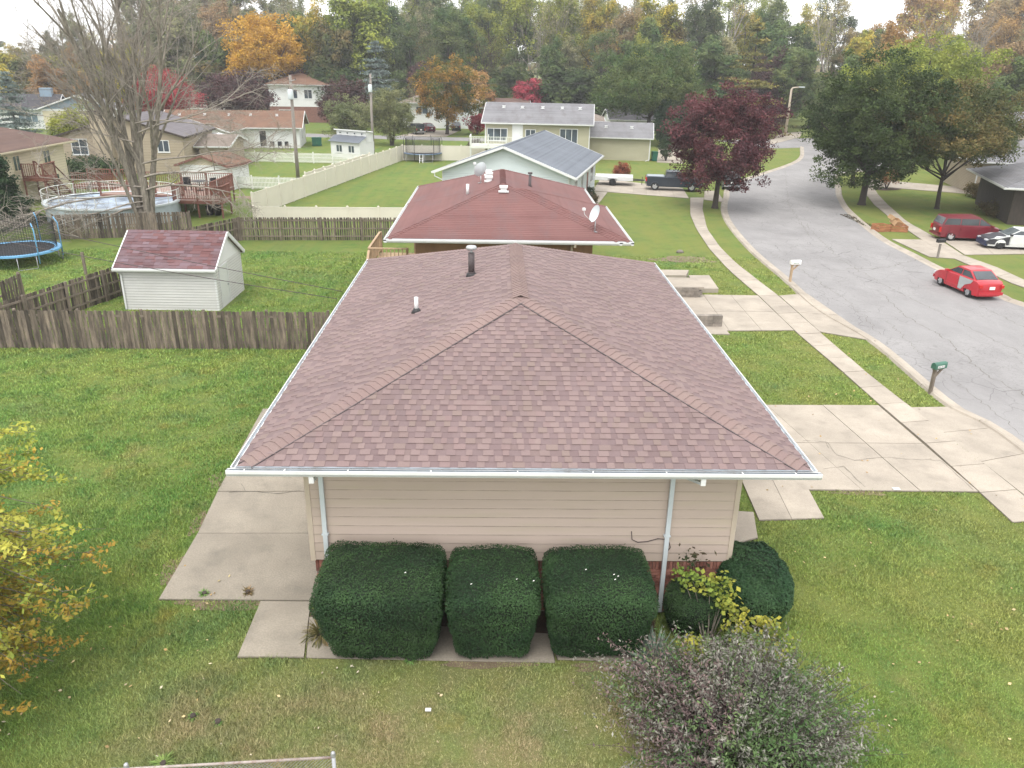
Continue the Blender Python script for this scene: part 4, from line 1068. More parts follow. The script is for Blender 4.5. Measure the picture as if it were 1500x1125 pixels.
slabs_grid(d5, [(35.11, 77.16), (43.31, 72.44), (45.54, 76.42), (37.99, 81.74)], 7, 1, seed=12)
# patio, front walk and side path of the main house
pt = paving('patio', 'concrete patio of wide cast slabs behind the left wall of the main house')
slabs_grid(pt, [(-6.94, 13.66), (-3.58, 13.63), (-4.10, 16.17), (-7.00, 16.14)], 1, 1, MAT['concrete_old'], seed=13)
slabs_grid(pt, [(-7.00, 16.14), (-4.10, 16.17), (-4.50, 18.13), (-7.17, 18.10)], 1, 1, MAT['concrete_old'], seed=14)
slabs_grid(pt, [(-7.17, 18.10), (-4.50, 18.13), (-5.59, 23.44), (-7.44, 23.40)], 1, 2, MAT['concrete_old'], seed=15)
crack(pt, [(-6.85, 18.03), (-6.17, 18.11), (-5.62, 18.01), (-5.04, 18.16)], .025)
crack(pt, [(-6.70, 18.50), (-6.44, 18.10)], .015)
pa = paving('path', 'narrow concrete path along the foot of the brick wall, in front of the hedges')
slabs_grid(pa, [(-4.80, 11.94), (-3.54, 11.94), (-3.77, 13.61), (-4.82, 13.62)], 1, 1, MAT['concrete_old'], seed=16)
slabs_grid(pa, [(-3.51, 11.94), (1.20, 11.82), (1.15, 12.63), (-3.72, 13.13)], 1, 1, MAT['concrete_old'], zt=0.03, seed=17)
slabs_grid(pa, [(1.23, 11.90), (2.94, 11.86), (3.06, 12.53), (1.15, 12.59)], 1, 1, MAT['concrete_old'], zt=0.05, seed=18)
fw = paving('front_walk', 'concrete front walk with a low step, right of the main house')
slabs_grid(fw, [(6.61, 16.85), (8.29, 16.96), (8.49, 19.11), (6.79, 19.40)], 2, 1, seed=19)
slabs_grid(fw, [(5.60, 15.76), (6.34, 16.06), (6.59, 17.24), (6.02, 17.30)], 1, 1, seed=20)
sb = MB(); sb.box(5.62, 6.25, 17.35, 17.55, 0, .14); sb.build('step_block', MAT['stone'], fw)
sheet('planting_bed', [(-3.68, 13.13), (-3.61, 12.61), (-2.15, 12.48), (-0.28, 12.27), (1.05, 12.31), (3.18, 12.34), (3.38, 13.37), (-1.15, 13.42), (-3.74, 13.39)], 0.02, MAT['soil'], label='dark mulch bed between the brick wall and the side path')
# bare soil beside the path and elsewhere
def patch(name, cx, cy, rx, ry, mat, z=0.006, seed=1, label=None):
    rnd = random.Random(seed); k = 26; ph = [rnd.random()*6.28 for _ in range(3)]; pts = []
    for i in range(k):
        a = 6.28*i/k; r = 1+.18*math.sin(3*a+ph[0])+.12*math.sin(5*a+ph[1])+rnd.gauss(0, .06); pts.append((cx+rx*r*math.cos(a), cy+ry*r*math.sin(a)))
    return sheet(name, pts, z, mat, label=label)
p_ = (0.18, 11.77); patch('bare_ground', -.1, 11.80, .9, .11, MAT['dirt'], seed=3, label='strip of bare dirt along the edge of the side path')
p_ = (2.04, 11.72); patch('bare_ground', p_[0], p_[1], .55, .12, MAT['dirt'], seed=4, label='pale bare dirt at the right end of the side path')
p_ = (10.92, 45.23); patch('bare_ground', p_[0], p_[1], 1.7, .8, MAT['dirt'], seed=5, label='round bare patch in the second front lawn')
p_ = (-17.16, 65.06); patch('bare_ground', p_[0]-1, p_[1], 2.6, 1.4, MAT['dirt'], seed=6, label='brown worn turf beside the white corner of the vinyl fence')
for k_, (px_, r1, r2) in enumerate((((-7.34, 18.82), .25, .45), ((-7.13, 16.68), .22, .5), ((-7.06, 14.73), .22, .5), ((-5.53, 13.55), .9, .22), ((9.78, 18.30), .7, .14))): patch('bare_ground', px_[0], px_[1], r1, r2, MAT['dirt'], seed=20+k_, label='worn strip of bare earth along the edge of the concrete, ' + ('under the gutter corner', 'beside the upper patio slab', 'beside the lower patio slab', 'below the patio', 'below the near driveway')[k_])
# far streets and drives
strip('road', [(-60,122), (-30,119), (-8.5,116.5), (12,116)], [(-60,127.5), (-30,124.5), (-8.5,122), (12,121)], 0.008, MAT['road'], 'grey cross street beyond the back gardens')
strip('road', [(36.5,112), (60,121), (120,135)], [(33,124), (58,134), (118,150)], 0.0125, MAT['road'], 'far end of the street where it meets a cross road')
d6 = paving('driveway', 'driveway curving up to the house behind the orange maple')
slabs_grid(d6, [(-14.5,122.5), (-7.5,122.5), (-6,134), (-12,134)], 2, 3, seed=22)
d7 = paving('driveway', 'driveway beside the far khaki garage with clipped bushes')
slabs_grid(d7, [(18.45, 93.84), (21.25, 92.89), (25.78, 115.97), (22.41, 113.49)], 2, 4, seed=23)
slabs_grid(d7, [(37.41, 114.92), (47.25, 138.24), (53.21, 143.58), (48.74, 132.06)], 1, 1, seed=24)

# ------------------------------------------------------------------ grass blades (countless: one object per yard)
HARD = [[p[:2] for p in P] for P in (
    [(-6.94, 13.66), (-3.58, 13.63), (-5.59, 23.44), (-7.44, 23.40)], [(-4.80, 11.94), (-3.54, 11.94), (-3.77, 13.61), (-4.82, 13.62)], [(-3.51, 11.94), (1.20, 11.82), (1.15, 12.63), (-3.72, 13.13)], [(1.10, 11.82), (2.94, 11.86), (3.06, 12.53), (1.15, 12.59)],
    [(8.28, 18.39), (12.99, 18.34), (12.86, 24.10), (7.18, 24.04)], [(14.13, 18.14), (16.1,19.0), (15.43, 24.04), (13.90, 23.95)], [(6.61, 16.85), (8.29, 16.96), (8.49, 19.11), (6.79, 19.40)], [(5.60, 15.76), (6.34, 16.06), (6.59, 17.24), (6.02, 17.30)],
    [(14.09, 16.99), (13.91, 24.01), (12.94, 24.22), (12.99, 16.82)], [(-3.8,13.3), (4.9,13.3), (4.9,28), (-3.8,28)], [(-3.68, 13.13), (-3.48, 12.03), (3.13, 12.05), (3.44, 13.71), (-3.80, 13.67)],
    [(12.75, 18.27), (13.27, 18.27), (13.21, 24.17), (12.65, 24.15)], [(13.91, 24.01), (13.85, 32.02), (12.81, 31.99), (12.94, 24.22)], [(14.7, 8), (15.81, 21.20), (15.29, 24.27), (15.55, 30.66), (14.98, 35.18), (15.30, 40.78), (15.60, 48.80), (60,60), (60,5)],
    [(8.55, 31.85), (12.81, 32.08), (12.91, 37.52), (8.88, 37.59)], [(13.85, 31.93), (15.76, 30.75), (15.53, 38.00), (13.98, 37.56)], [(13.85, 32.02), (12.81, 31.99), (12.95, 37.52), (12.87, 42.58), (13.75, 44.21), (13.94, 37.56)],
    [(-4.2,31), (5.6,31), (5.6,47), (-4.2,47)], [(-16.41, 34.17), (-12.27, 34.12), (-11.64, 36.12), (-16.05, 36.29)])]
def grass(name, label, y0, y1, dens, h, seed, w=0.0065):
    """one continuous turf: blade density falls and blade width grows with distance from the street corner it is seen from"""
    rg = np.random.default_rng(seed); n = int(dens*100*1.9*math.log(y1/y0))
    y = y0*(y1/y0)**rg.random(n); x = (rg.random(n)*2-1)*.95*y+.02*y; inv = np.abs(x-.02*y) < .63*y+3.2; x, y = x[inv], y[inv]; n = len(x); s = y/10
    jx, jy = x+rg.normal(0, .05, n), y+rg.normal(0, .05, n); ok = (x < 16.5)
    for hp in HARD: ok &= ~in_poly(jx, jy, hp)
    x, y, s = x[ok], y[ok], s[ok]; n = len(x)
    f = 0.5+0.22*np.sin(x*2.3+1.7*np.sin(y*1.9))+0.22*np.sin(y*3.1+1.3*np.sin(x*2.7))+.18*np.sin(x*.7+2*np.sin(y*.5)) + rg.normal(0, .15, n)
    keep = rg.random(n) < 0.5+0.7*f; x, y, f, s = x[keep], y[keep], f[keep], s[keep]; n = len(x)
    hh = h*(0.45+0.65*np.clip(f, 0, 1.3))*(.6+.8*rg.random(n))*(1+.35*(x < -3)); a = rg.random(n)*6.283; lean = hh*rg.random(n)*1.2; b = rg.random(n)*6.283; w = w*s
    v = np.zeros((n,3,3)); v[:,0,0] = x-np.cos(a)*w; v[:,0,1] = y-np.sin(a)*w; v[:,1,0] = x+np.cos(a)*w; v[:,1,1] = y+np.sin(a)*w
    v[:,2,0] = x+np.cos(b)*lean; v[:,2,1] = y+np.sin(b)*lean; v[:,2,2] = hh
    o = link_mesh(name, np_mesh(name, v.reshape(-1,3), 3, MAT['blades'], {'tint': rg.random(n)}))
    return tag(o, label, kind='stuff')
grass('grass', 'short grass of the lawns round the main house', 8.0, 46.0, 4300, .05, 1)

# weeds and fallen leaves
rg = np.random.default_rng(77)
def scatter_leaves(name, label, x0, x1, y0, y1, n, size, mat, seed, z=0.05):
    rg = np.random.default_rng(seed); P = np.c_[rg.random(n)*(x1-x0)+x0, rg.random(n)*(y1-y0)+y0, np.full(n, z)+rg.random(n)*.02]
    m = ~in_poly(P[:,0], P[:,1], [(-4.3,12.6), (4.9,12.6), (4.9,28), (-4.3,28)]); P = P[m]
    o = link_mesh(name, np_mesh(name, leaf_quads(P, size, seed, .6, 1.5), 4, mat, {'tint': rg.random(len(P))})); tag(o, label, kind='stuff')
MAT['litter'] = M_leaf('fallen_leaf', (0.50, 0.42, 0.22), (0.32, 0.22, 0.09), 2.0, trans=0)
MAT['litter_pale'] = M_leaf('fallen_leaf_pale', (0.60, 0.55, 0.42), (0.42, 0.33, 0.17), 2.0, trans=0)
scatter_leaves('fallen_leaves', 'pale fallen leaves scattered over the near lawn', -9, 7, 8.3, 12.2, 95, .032, MAT['litter_pale'], 5)
scatter_leaves('fallen_leaves', 'yellow and tan leaves lying on the front lawns', 5, 15, 9, 33, 150, .035, MAT['litter'], 6)
scatter_leaves('fallen_leaves', 'orange leaves dropped under the yellow tree at the left edge', -12, -5, 9, 15, 110, .035, MAT['litter'], 7)

# ------------------------------------------------------------------ the main house
HX0, HX1, HY0, HY1, HE, HS = 0.575-5.09, 0.575+5.09, 12.385, 28.02, 3.845, 0.335
WX0, WX1, WY0, WY1, WZ = 0.575-5.209+1.05, 0.575+5.209-1.03, 13.305, 27.1, 1.292
house = thing('house', 'large house in the foreground with a mauve-brown shingled hip roof and beige side wall', 'house', (0.575, 20.2, 0))
def H_(x, y, z=0): return (x-0.575, y-20.2, z)      # world to house-local
ROWS = 36
fs, apA, apB, run = hip_faces(HX0, HX1, HY0, HY1, HE, HS)
sh = lambda p: (p[0]-0.575, p[1]-20.2, p[2])
mb = MB(); lowb = MB()
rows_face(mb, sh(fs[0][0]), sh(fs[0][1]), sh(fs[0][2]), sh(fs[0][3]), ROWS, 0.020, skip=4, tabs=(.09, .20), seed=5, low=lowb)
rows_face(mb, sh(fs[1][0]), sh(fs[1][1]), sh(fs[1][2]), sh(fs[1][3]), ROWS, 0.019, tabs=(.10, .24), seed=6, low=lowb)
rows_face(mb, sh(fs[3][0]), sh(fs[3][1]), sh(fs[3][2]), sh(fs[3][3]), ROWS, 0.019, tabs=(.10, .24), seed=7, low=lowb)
rows_face(mb, sh(fs[2][0]), sh(fs[2][1]), sh(fs[2][2]), sh(fs[2][3]), ROWS, 0.013, seed=8)
deck = MB()
for f in fs: deck.quad(*[tuple(Vector(sh(p))-Vector((0,0,.004))) for p in (f[0], f[1], f[3], f[2])])
roof = deck.build('roof', MAT['dark'], house)
sc_ = mb.build('shingle_courses', MAT['shingle'], roof); sc_['kind'] = 'stuff'
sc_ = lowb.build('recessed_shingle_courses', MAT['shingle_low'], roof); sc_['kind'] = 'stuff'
# the lowest courses of the near slope: every tab a piece of its own
rnd = random.Random(99)
A, B, T = Vector(sh(fs[0][0])), Vector(sh(fs[0][1])), Vector(sh(fs[0][2]))
sl = (T-(A+B)/2); Lr = sl.length; e_ = Lr/ROWS; upv = sl.normalized(); Nn = Vector((1,0,0)).cross(upv).normalized()
smesh = {}
for wi in range(5):
    for hi in (0, 1):
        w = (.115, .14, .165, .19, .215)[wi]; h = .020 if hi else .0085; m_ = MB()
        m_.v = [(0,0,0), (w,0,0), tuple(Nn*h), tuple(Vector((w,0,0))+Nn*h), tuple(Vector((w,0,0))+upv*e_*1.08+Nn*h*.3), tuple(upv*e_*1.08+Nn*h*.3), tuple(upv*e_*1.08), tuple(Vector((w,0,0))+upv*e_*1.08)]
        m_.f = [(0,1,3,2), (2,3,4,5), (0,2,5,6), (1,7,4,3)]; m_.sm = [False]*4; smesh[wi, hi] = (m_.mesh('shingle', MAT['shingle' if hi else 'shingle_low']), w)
cnt = 0
for i in range(4):
    t = i/ROWS; x0 = A.x + run*((i+1.08)/ROWS); x1 = B.x - run*((i+1.08)/ROWS); x = x0; hi = rnd.random() < .5; y = A + upv*e_*i
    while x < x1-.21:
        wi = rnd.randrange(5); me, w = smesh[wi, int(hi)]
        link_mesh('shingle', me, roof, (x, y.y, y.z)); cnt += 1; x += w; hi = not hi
    wl_ = x1-x
    for xa, xb, ta, tb in ((A.x+run*i/ROWS, x0, x0, x0), (x, B.x-run*i/ROWS, x, x1)):
        p = Vector((0, y.y, y.z)); q = p+upv*e_*1.08; fill = MB(); fill.quad(tuple(Vector((xa,p.y,p.z))+Nn*.01), tuple(Vector((xb,p.y,p.z))+Nn*.01), tuple(Vector((tb,q.y,q.z))+Nn*.004), tuple(Vector((ta,q.y,q.z))+Nn*.004)); fill.build('shingle', MAT['shingle'], roof)
NN = [(0,-HS,1), (HS,0,1), (0,HS,1), (-HS,0,1)]
for p, q, i, j, s in ((fs[0][0], apA, 3, 0, 1), (fs[0][1], apA, 0, 1, 2)): cap_run(roof, Vector(sh(p))+Vector((.12*(1 if i == 3 else -1), .12, .04)), Vector(sh(q))+Vector((0,0,.01)), NN[i], NN[j], 0.215, 0.155, MAT['shingle_cap'], 'cap_shingle', True, .016, s)
cap_run(roof, Vector(sh(apA))+Vector((0,-.12,.035)), Vector(sh(apB))+Vector((0,.1,.02)), NN[1], NN[3], 0.19, 0.15, MAT['shingle_cap'], 'cap_shingle', True, .018, 9)
for p, q, i, j, s in (((HX1,HY1,HE), apB, 1, 2, 3), ((HX0,HY1,HE), apB, 2, 3, 4)): cap_run(roof, sh(p), sh(q), NN[i], NN[j], 0.15, 0.16, MAT['shingle'], 'hip_cap', False, .022)
for p, q, sx in ((fs[0][0], apA, 1), (fs[0][1], apA, -1)):      # dark bar painted in as the shadow under the hip caps, near slope
    P_, Q_ = Vector(sh(p))+Vector((.12*sx, .12, .04)), Vector(sh(q)); o_ = Vector((sx*.155, -.155, -.055)) ; m_ = MB(); m_.bar(P_+o_, Q_+o_+Vector((0,-.02,0)), .022, .045); m_.build('cap_shadow', MAT['pipe'], roof)
# gutters, fascia, soffit
def gut(nm, *runs, mat='white', wd=.125):
    m_ = MB()
    for a, b, o in runs: gutter_run(m_, sh(a), sh(b), o, wd, 0.11)
    return m_.build(nm, MAT[mat], house)
w_ = .149
gf = gut('gutter', ((HX0-w_+.004,HY0,HE-.02), (HX1+w_-.004,HY0,HE-.02), (0,-1)))
gut('gutter', ((HX1,HY0+.01,HE-.024), (HX1,HY1+w_,HE-.024), (1,0)), wd=.085)
gut('gutter', ((HX0,HY1+w_,HE-.024), (HX0,HY0+.01,HE-.024), (-1,0)), wd=.085)
gi = MB()      # grey fill and back strip inside the trough
gi.box(HX0-.10-.575, HX1+.10-.575, HY0-.136-20.2, HY0-.03-20.2, HE-.10, HE-.075)
gi.box(HX0-.10-.575, HX1+.10-.575, HY0-.052-20.2, HY0-.038-20.2, HE-.12, HE-.026)
gi.box(HX0-.092-.575, HX0-.03-.575, HY0+.02-20.2, HY1-20.2, HE-.10, HE-.032); gi.box(HX1+.03-.575, HX1+.092-.575, HY0+.02-20.2, HY1-20.2, HE-.10, HE-.032)
gi.build('gutter_fill', MAT['gutter_in'], gf)
for x in (-4.35,-3.65,-2.55,-1.1,.42,1.75,3.05,4.4,5.35):
    m_ = MB(); m_.bar(sh((x, HY0-.005, HE-.03)), sh((x, HY0-.146, HE-.012)), .022, .012); m_.build('gutter_strap', MAT['white'], gf)
dr = MB(); dr.bar(sh((HX0,HY0-.018,HE+.005)), sh((HX1,HY0-.018,HE+.005)), .05, .006); dr.build('drip_edge', MAT['gutter_in'], house)
fa = MB()
for a, b in (((HX0,HY0),(HX1,HY0)), ((HX1,HY0),(HX1,HY1)), ((HX1,HY1),(HX0,HY1)), ((HX0,HY1),(HX0,HY0))): fa.bar(sh((a[0],a[1],HE-.09)), sh((b[0],b[1],HE-.09)), .03, .15)
fa.build('fascia', MAT['white'], house)
so = MB(); so.box(HX0+.02-.575, HX1-.02-.575, HY0+.02-20.2, HY1-.02-20.2, HE-.17, HE-.155); so.build('soffit', MAT['white'], house)
# walls: near gable side in single siding boards, brick plinth with a soldier course
zt = HE-.17; nb = 12; be = (zt-WZ)/nb
for k in range(nb):
    m_ = MB(); za, zb = WZ+k*be, WZ+(k+1)*be
    x0, x1 = WX0+.075-.575, WX1-.075-.575; y = WY0-20.2
    m_.v = [(x0,y-.018,za), (x1,y-.018,za), (x1,y-.005,zb+.012), (x0,y-.005,zb+.012), (x0,y+.01,za), (x1,y+.01,za)]
    m_.f = [(0,1,2,3), (4,5,1,0)]; m_.sm = [False]*2; sb_ = m_.build('siding_board', MAT['siding'], house)
    if k: m_ = MB(); m_.box(x0, x1, y-.0195, y-.012, za-.013, za-.001); m_.build('joint', MAT['board_shade'], sb_)  # thin darker strip painting in the board's lap shadow, with some grime
cw_ = MB()
lap_wall(cw_, (WX1-.575,WY0-20.2), (WX1-.575,WY1-20.2), WZ, zt, .2); lap_wall(cw_, (WX0-.575,WY1-20.2), (WX0-.575,WY0-20.2), WZ, zt, .2); lap_wall(cw_, (WX1-.575,WY1-20.2), (WX0-.575,WY1-20.2), WZ, zt, .2)
cw_.build('wall', MAT['siding'], house)
for x0, x1 in ((WX0-.02, WX0+.075), (WX1-.075, WX1+.02)):
    m_ = MB(); m_.box(x0-.575, x1-.575, WY0-.026-20.2, WY0+.08-20.2, WZ-.02, zt); m_.build('corner_trim', MAT['trim'], house)
pl = MB(); pl.box(WX0+.06-.575, WX1-.06-.575, WY0+.03-20.2, WY1-.05-20.2, -.1, WZ-.002); pl.build('foundation', MAT['mortar'], house)
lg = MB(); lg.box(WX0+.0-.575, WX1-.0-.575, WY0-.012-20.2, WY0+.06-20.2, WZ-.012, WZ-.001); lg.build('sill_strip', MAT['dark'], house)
rnd = random.Random(41)
bm1 = MB(); bm1.box(0, .190, 0, .05, 0, .062); bme = bm1.mesh('brick', MAT['brick'])
bm2 = MB(); bm2.box(0, .057, 0, .05, 0, .190); bse = bm2.mesh('brick', MAT['brick'])
rest = MB(); nbk = 0
def brick(x, z, me, w, h, seen):
    global nbk
    if seen and nbk < 295: link_mesh('brick', me, house, (x-.575, WY0-.004-20.2+rnd.uniform(-.003,.003), z)); nbk += 1
    else: rest.box(x-.575, x-.575+w, WY0-.004-20.2, WY0+.045-20.2, z, z+h, bottom=False)
x = WX0+.06
while x < WX1-.12: brick(x, WZ-.205, bse, .057, .190, (-1.45 < x < -.75) or (.55 < x < 1.15) or (2.55 < x < 4.4)); x += .068
nc = int((WZ-.215)/.0725)
for r_ in range(nc):
    x = WX0+.06 - (r_ % 2)*.1
    while x < WX1-.26:
        if x >= WX0+.055: brick(x, WZ-.215-.0725*(r_+1)+.0105, bme, .190, .062, (-1.5 < x < -.8) or (.45 < x < 1.1) or (2.5 < x < 3.6))
        x += .2005
if rest.v: o = rest.build('brickwork', MAT['brick'], house); o['kind'] = 'stuff'
# downspouts with elbows
def spout(xg, xw, z0, name='downspout'):
    m_ = MB(); y0 = HY0-.075-20.2; yw = WY0-.065-20.2
    m_.bar((xg-.575, y0, HE-.12), (xg-.575, y0, HE-.27), .085, .065, (0,1,0)); m_.build('gutter_outlet', MAT['white'], house)
    s_ = MB(); s_.bar((xg-.575, y0+.02, HE-.25), (xw-.575, yw, HE-.52), .07, .05)
    s_.bar((xw-.575, yw, HE-.50), (xw-.575, yw, z0), .085, .062, (0,1,0)); d_ = s_.build(name, MAT['spout'], house)
    for z in (HE-.62, 1.9):
        b_ = MB(); b_.box(xw-.64, xw-.51, yw-.036, yw+.05, z, z+.03); b_.build('strap', MAT['spout'], d_)
spout(-3.20, -3.27, .1); spout(3.72, 3.42, .1)
wr = MB(); wr.tube([sh((2.72,WY0-.02,1.98)), sh((2.74,WY0-.03,1.80)), sh((2.86,WY0-.035,1.74)), sh((3.05,WY0-.035,1.76)), sh((3.25,WY0-.04,1.83)), sh((3.46,WY0-.03,1.80)), sh((3.52,WY0-.03,1.62)), sh((3.45,WY0-.03,1.5))], .008, 5); wr.build('loose_wire', MAT['pipe'], house)
# roof pipes
def roofz(x, y): return HE + HS*min(x-HX0, HX1-x, y-HY0, HY1-y)
v1x, v1y = -.65, 20.9
z = roofz(v1x, v1y)
p1 = MB(); p1.lathe([(.16, -.06), (.13, .05), (.085, .08)], 14, sh((v1x, v1y, z))); fl = p1.build('flashing', MAT['black'], house); fl['label'] = 'dark flashing at the foot of the flue'
p2 = MB(); p2.lathe([(.085, .0), (.085, .62)], 14, sh((v1x, v1y, z))); p2.lathe([(.1, .07), (.1, .1)], 14, sh((v1x, v1y, z))); flu = p2.build('flue_pipe', MAT['pipe'], house)
p3 = MB(); p3.lathe([(.03, .60), (.03, .70)], 8, sh((v1x, v1y, z))); p3.lathe([(.13, .70), (.15, .76), (.12, .80)], 16, sh((v1x, v1y, z))); p3.build('flue_cap', MAT['galv'], flu)
v2x, v2y = -1.95, 18.9; z = roofz(v2x, v2y)
p4 = MB(); p4.lathe([(.15, -.05), (.07, .10)], 12, sh((v2x, v2y, z))); p4.build('flashing', MAT['black'], house)
p5 = MB(); p5.lathe([(.05, .0), (.05, .38)], 12, sh((v2x, v2y, z))); p5.build('vent_pipe', MAT['white'], house)
# ------------------------------------------------------------------ planting around the main house
MAT['yew'] = M_leaf('yew_green', (0.022, 0.052, 0.022), (0.040, 0.082, 0.030), 1.1, 0.01, 0.1)
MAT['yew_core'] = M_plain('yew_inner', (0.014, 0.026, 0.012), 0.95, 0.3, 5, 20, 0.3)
MAT['juniper'] = M_leaf('juniper_green', (0.022, 0.058, 0.026), (0.040, 0.085, 0.034), 1.1, 0.01, 0.1)
def hedge(label, x0, x1, y0, y1, zt, seed, mat='yew', round_=9.0, taper=.20, leaf=.021, n=30000, group='clipped yew hedges along the brick wall', name='hedge', rough=1.0):
    """sheared shrub: dense leafy skin over a dark twiggy core, narrower at the foot"""
    r = thing(name, label, 'hedge', ((x0+x1)/2, (y0+y1)/2, 0), 0, group); rg = np.random.default_rng(seed)
    rx, ry, rz = (x1-x0)/2, (y1-y0)/2, zt/2
    ph = rg.random(6)*6.28; p = round_
    def surf(d):
        k = (np.abs(d[:,0])**p+np.abs(d[:,1])**p+np.abs(d[:,2])**p)**(-1/p); q = d*k[:,None]
        w = 1-taper*(np.clip((0.55-q[:,2]), 0, 1.55)/1.55)**1.15
        wob = 1+rough*.020*np.sin(q[:,0]*6+ph[0])*np.sin(q[:,1]*5+ph[1])+.016*np.sin(q[:,2]*9+ph[2]+q[:,0]*4)+rough*.012*np.sin(q[:,0]*15+ph[3])*np.sin(q[:,1]*13+ph[4])
        # the foot is set back towards the wall on the near side
        yo = .42*(1-q[:,2])*.5*np.clip(.6-q[:,1]*.6, 0, 1)
        return np.c_[q[:,0]*rx*w*wob, q[:,1]*ry*w*wob+yo, q[:,2]*rz*wob+rz]
    # even sampling over the five faces of the clipped block
    ar = np.array([4*rx*ry, 4*rx*rz, 4*rx*rz, 4*ry*rz, 4*ry*rz]); f = rg.choice(5, n, p=ar/ar.sum()); u, v = rg.random(n)*2-1, rg.random(n)*2-1; one = np.ones(n)
    d = np.select([(f == 0)[:,None], (f == 1)[:,None], (f == 2)[:,None], (f == 3)[:,None], (f == 4)[:,None]], [np.c_[u,v,one], np.c_[u,-one,v], np.c_[u,one,v], np.c_[-one,u,v], np.c_[one,u,v]])
    P = surf(d); k = np.abs(d)/np.abs(d).max(1, keepdims=True); N = np.sign(d)*k**(p-1)/np.array([rx,ry,rz]); N /= np.linalg.norm(N, axis=1, keepdims=True)
    depth = rg.random(n)**2*.08-.012+rg.normal(0, .008, n); P = P - N*depth[:,None]
    # stray shoots along the top
    k = (rg.random(n) < .03) & (f == 0); P[k, 2] += rg.random(k.sum())**2*.07
    side = (f > 0) & (rg.random(n) < .3); P[side] -= N[side]*rg.random((side.sum(),1))*.10
    tint = np.clip(.45+.2*np.sin(P[:,0]*3+ph[3])*np.sin(P[:,1]*4+ph[4])+rg.normal(0, .16, n), 0, 1)
    P[:,2] = np.maximum(P[:,2], .02)
    link_mesh('foliage', np_mesh('foliage', leaf_quads(P, leaf, seed, .42, .2, N=N), 4, MAT[mat], {'tint': tint}), r)
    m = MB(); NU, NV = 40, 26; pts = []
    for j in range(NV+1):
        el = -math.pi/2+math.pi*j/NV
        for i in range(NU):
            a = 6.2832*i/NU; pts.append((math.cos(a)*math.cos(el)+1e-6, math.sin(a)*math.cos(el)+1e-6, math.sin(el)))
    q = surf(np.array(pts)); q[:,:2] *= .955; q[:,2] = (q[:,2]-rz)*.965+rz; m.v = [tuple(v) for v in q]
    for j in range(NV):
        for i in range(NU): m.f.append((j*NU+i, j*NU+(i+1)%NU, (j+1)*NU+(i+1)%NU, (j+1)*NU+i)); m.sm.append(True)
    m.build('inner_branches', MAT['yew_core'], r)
    return r
hedge('wide dark green clipped yew hedge nearest the left downspout', -3.24, -.88, 11.26, 13.18, 1.88, 1, n=52000)
hedge('narrow square clipped yew hedge in the middle of the three by the brick wall', -.84, .86, 11.30, 13.16, 1.82, 2, n=40000)
hedge('clipped yew hedge beside the right downspout, third from the left', .96, 2.98, 11.32, 13.16, 1.82, 3, n=46000)
hedge('low round-shouldered yew under the yellow sapling, right of the downspout', 3.35, 4.55, 11.9, 13.2, 1.25, 4, n=18000, round_=2.6, group='rounded shrubs at the right corner of the house')
hedge('domed juniper bush at the right corner of the house', 4.5, 5.95, 11.9, 14.2, 1.55, 5, mat='juniper', n=34000, round_=2.3, taper=.2, leaf=.030, rough=2.6, group='rounded shrubs at the right corner of the house')
# small white litter on the hedge tops
scr = MB(); rnd = random.Random(4)
for (x, y, z) in ((-1.6,12.0,1.90),(-.4,11.75,1.84),(.42,11.9,1.84),(.72,11.85,1.84),(1.7,12.2,1.84),(2.2,11.9,1.84),(2.27,12.0,1.84),(2.2,12.05,1.84)):
    scr.quad((x,y,z),(x+.03,y+.006,z+.006),(x+.033,y+.027,z+.009),(x+.006,y+.024,z+.003))
tag(scr.build('petals', MAT['paper'], None), 'white flecks of blown petals on top of the hedges', kind='stuff')

# yucca
MAT['yucca'] = M_leaf('yucca_blue', (0.15, 0.23, 0.19), (0.24, 0.31, 0.24), 2, trans=.1)
def blades_plant(name, label, loc, n, L, mat, seed, w=.022, el=(15,85), cat='plant', droop=.25):
    r = thing(name, label, cat, loc); rnd = random.Random(seed); m = MB(); tint = []
    for i in range(n):
        a = rnd.random()*6.28; e = R(rnd.uniform(*el)); l_ = L*rnd.uniform(.7, 1.1); d = Vector((math.cos(a)*math.cos(e), math.sin(a)*math.cos(e), math.sin(e))); s = Vector((-math.sin(a), math.cos(a), 0))
        p0 = Vector((0,0,.03)); p1 = d*l_*.5; p2 = d*l_+Vector((0,0,-droop*l_*math.cos(e)))
        m.quad(p0-s*w*.5, p0+s*w*.5, p1+s*w, p1-s*w); m.poly([p1-s*w, p1+s*w, p2])
        tint += [rnd.random()]*2
    me = m.mesh('blade', mat); at = me.attributes.new('tint', 'FLOAT', 'FACE'); at.data.foreach_set('value', tint)
    o = link_mesh('leaves', me, r); st = MB(); st.lathe([(.06, -.05), (.05, .08)], 8); st.build('stem', MAT['bark_dark'], r)
    return r
blades_plant('yucca', 'spiky blue-green yucca beside the foot of the right downspout', (3.05, 11.75), 120, .85, MAT['yucca'], 3)
MAT['weed'] = M_leaf('weed_dry', (0.13, 0.13, 0.05), (0.22, 0.15, 0.08), 1.5, trans=.2)
blades_plant('weed_clump', 'dry straw-coloured weeds leaning out by the left end of the hedge', (-3.35, 12.55), 130, .55, MAT['weed'], 5, w=.012, el=(10,70), droop=.5)
MAT['weed_green'] = M_leaf('weed_green', (0.12, 0.24, 0.06), (0.18, 0.27, 0.08), 1.5, trans=.2)
MAT['seed_white'] = M_leaf('seed_heads', (0.45, 0.43, 0.36), (0.6, 0.58, 0.5), 2, trans=.2)
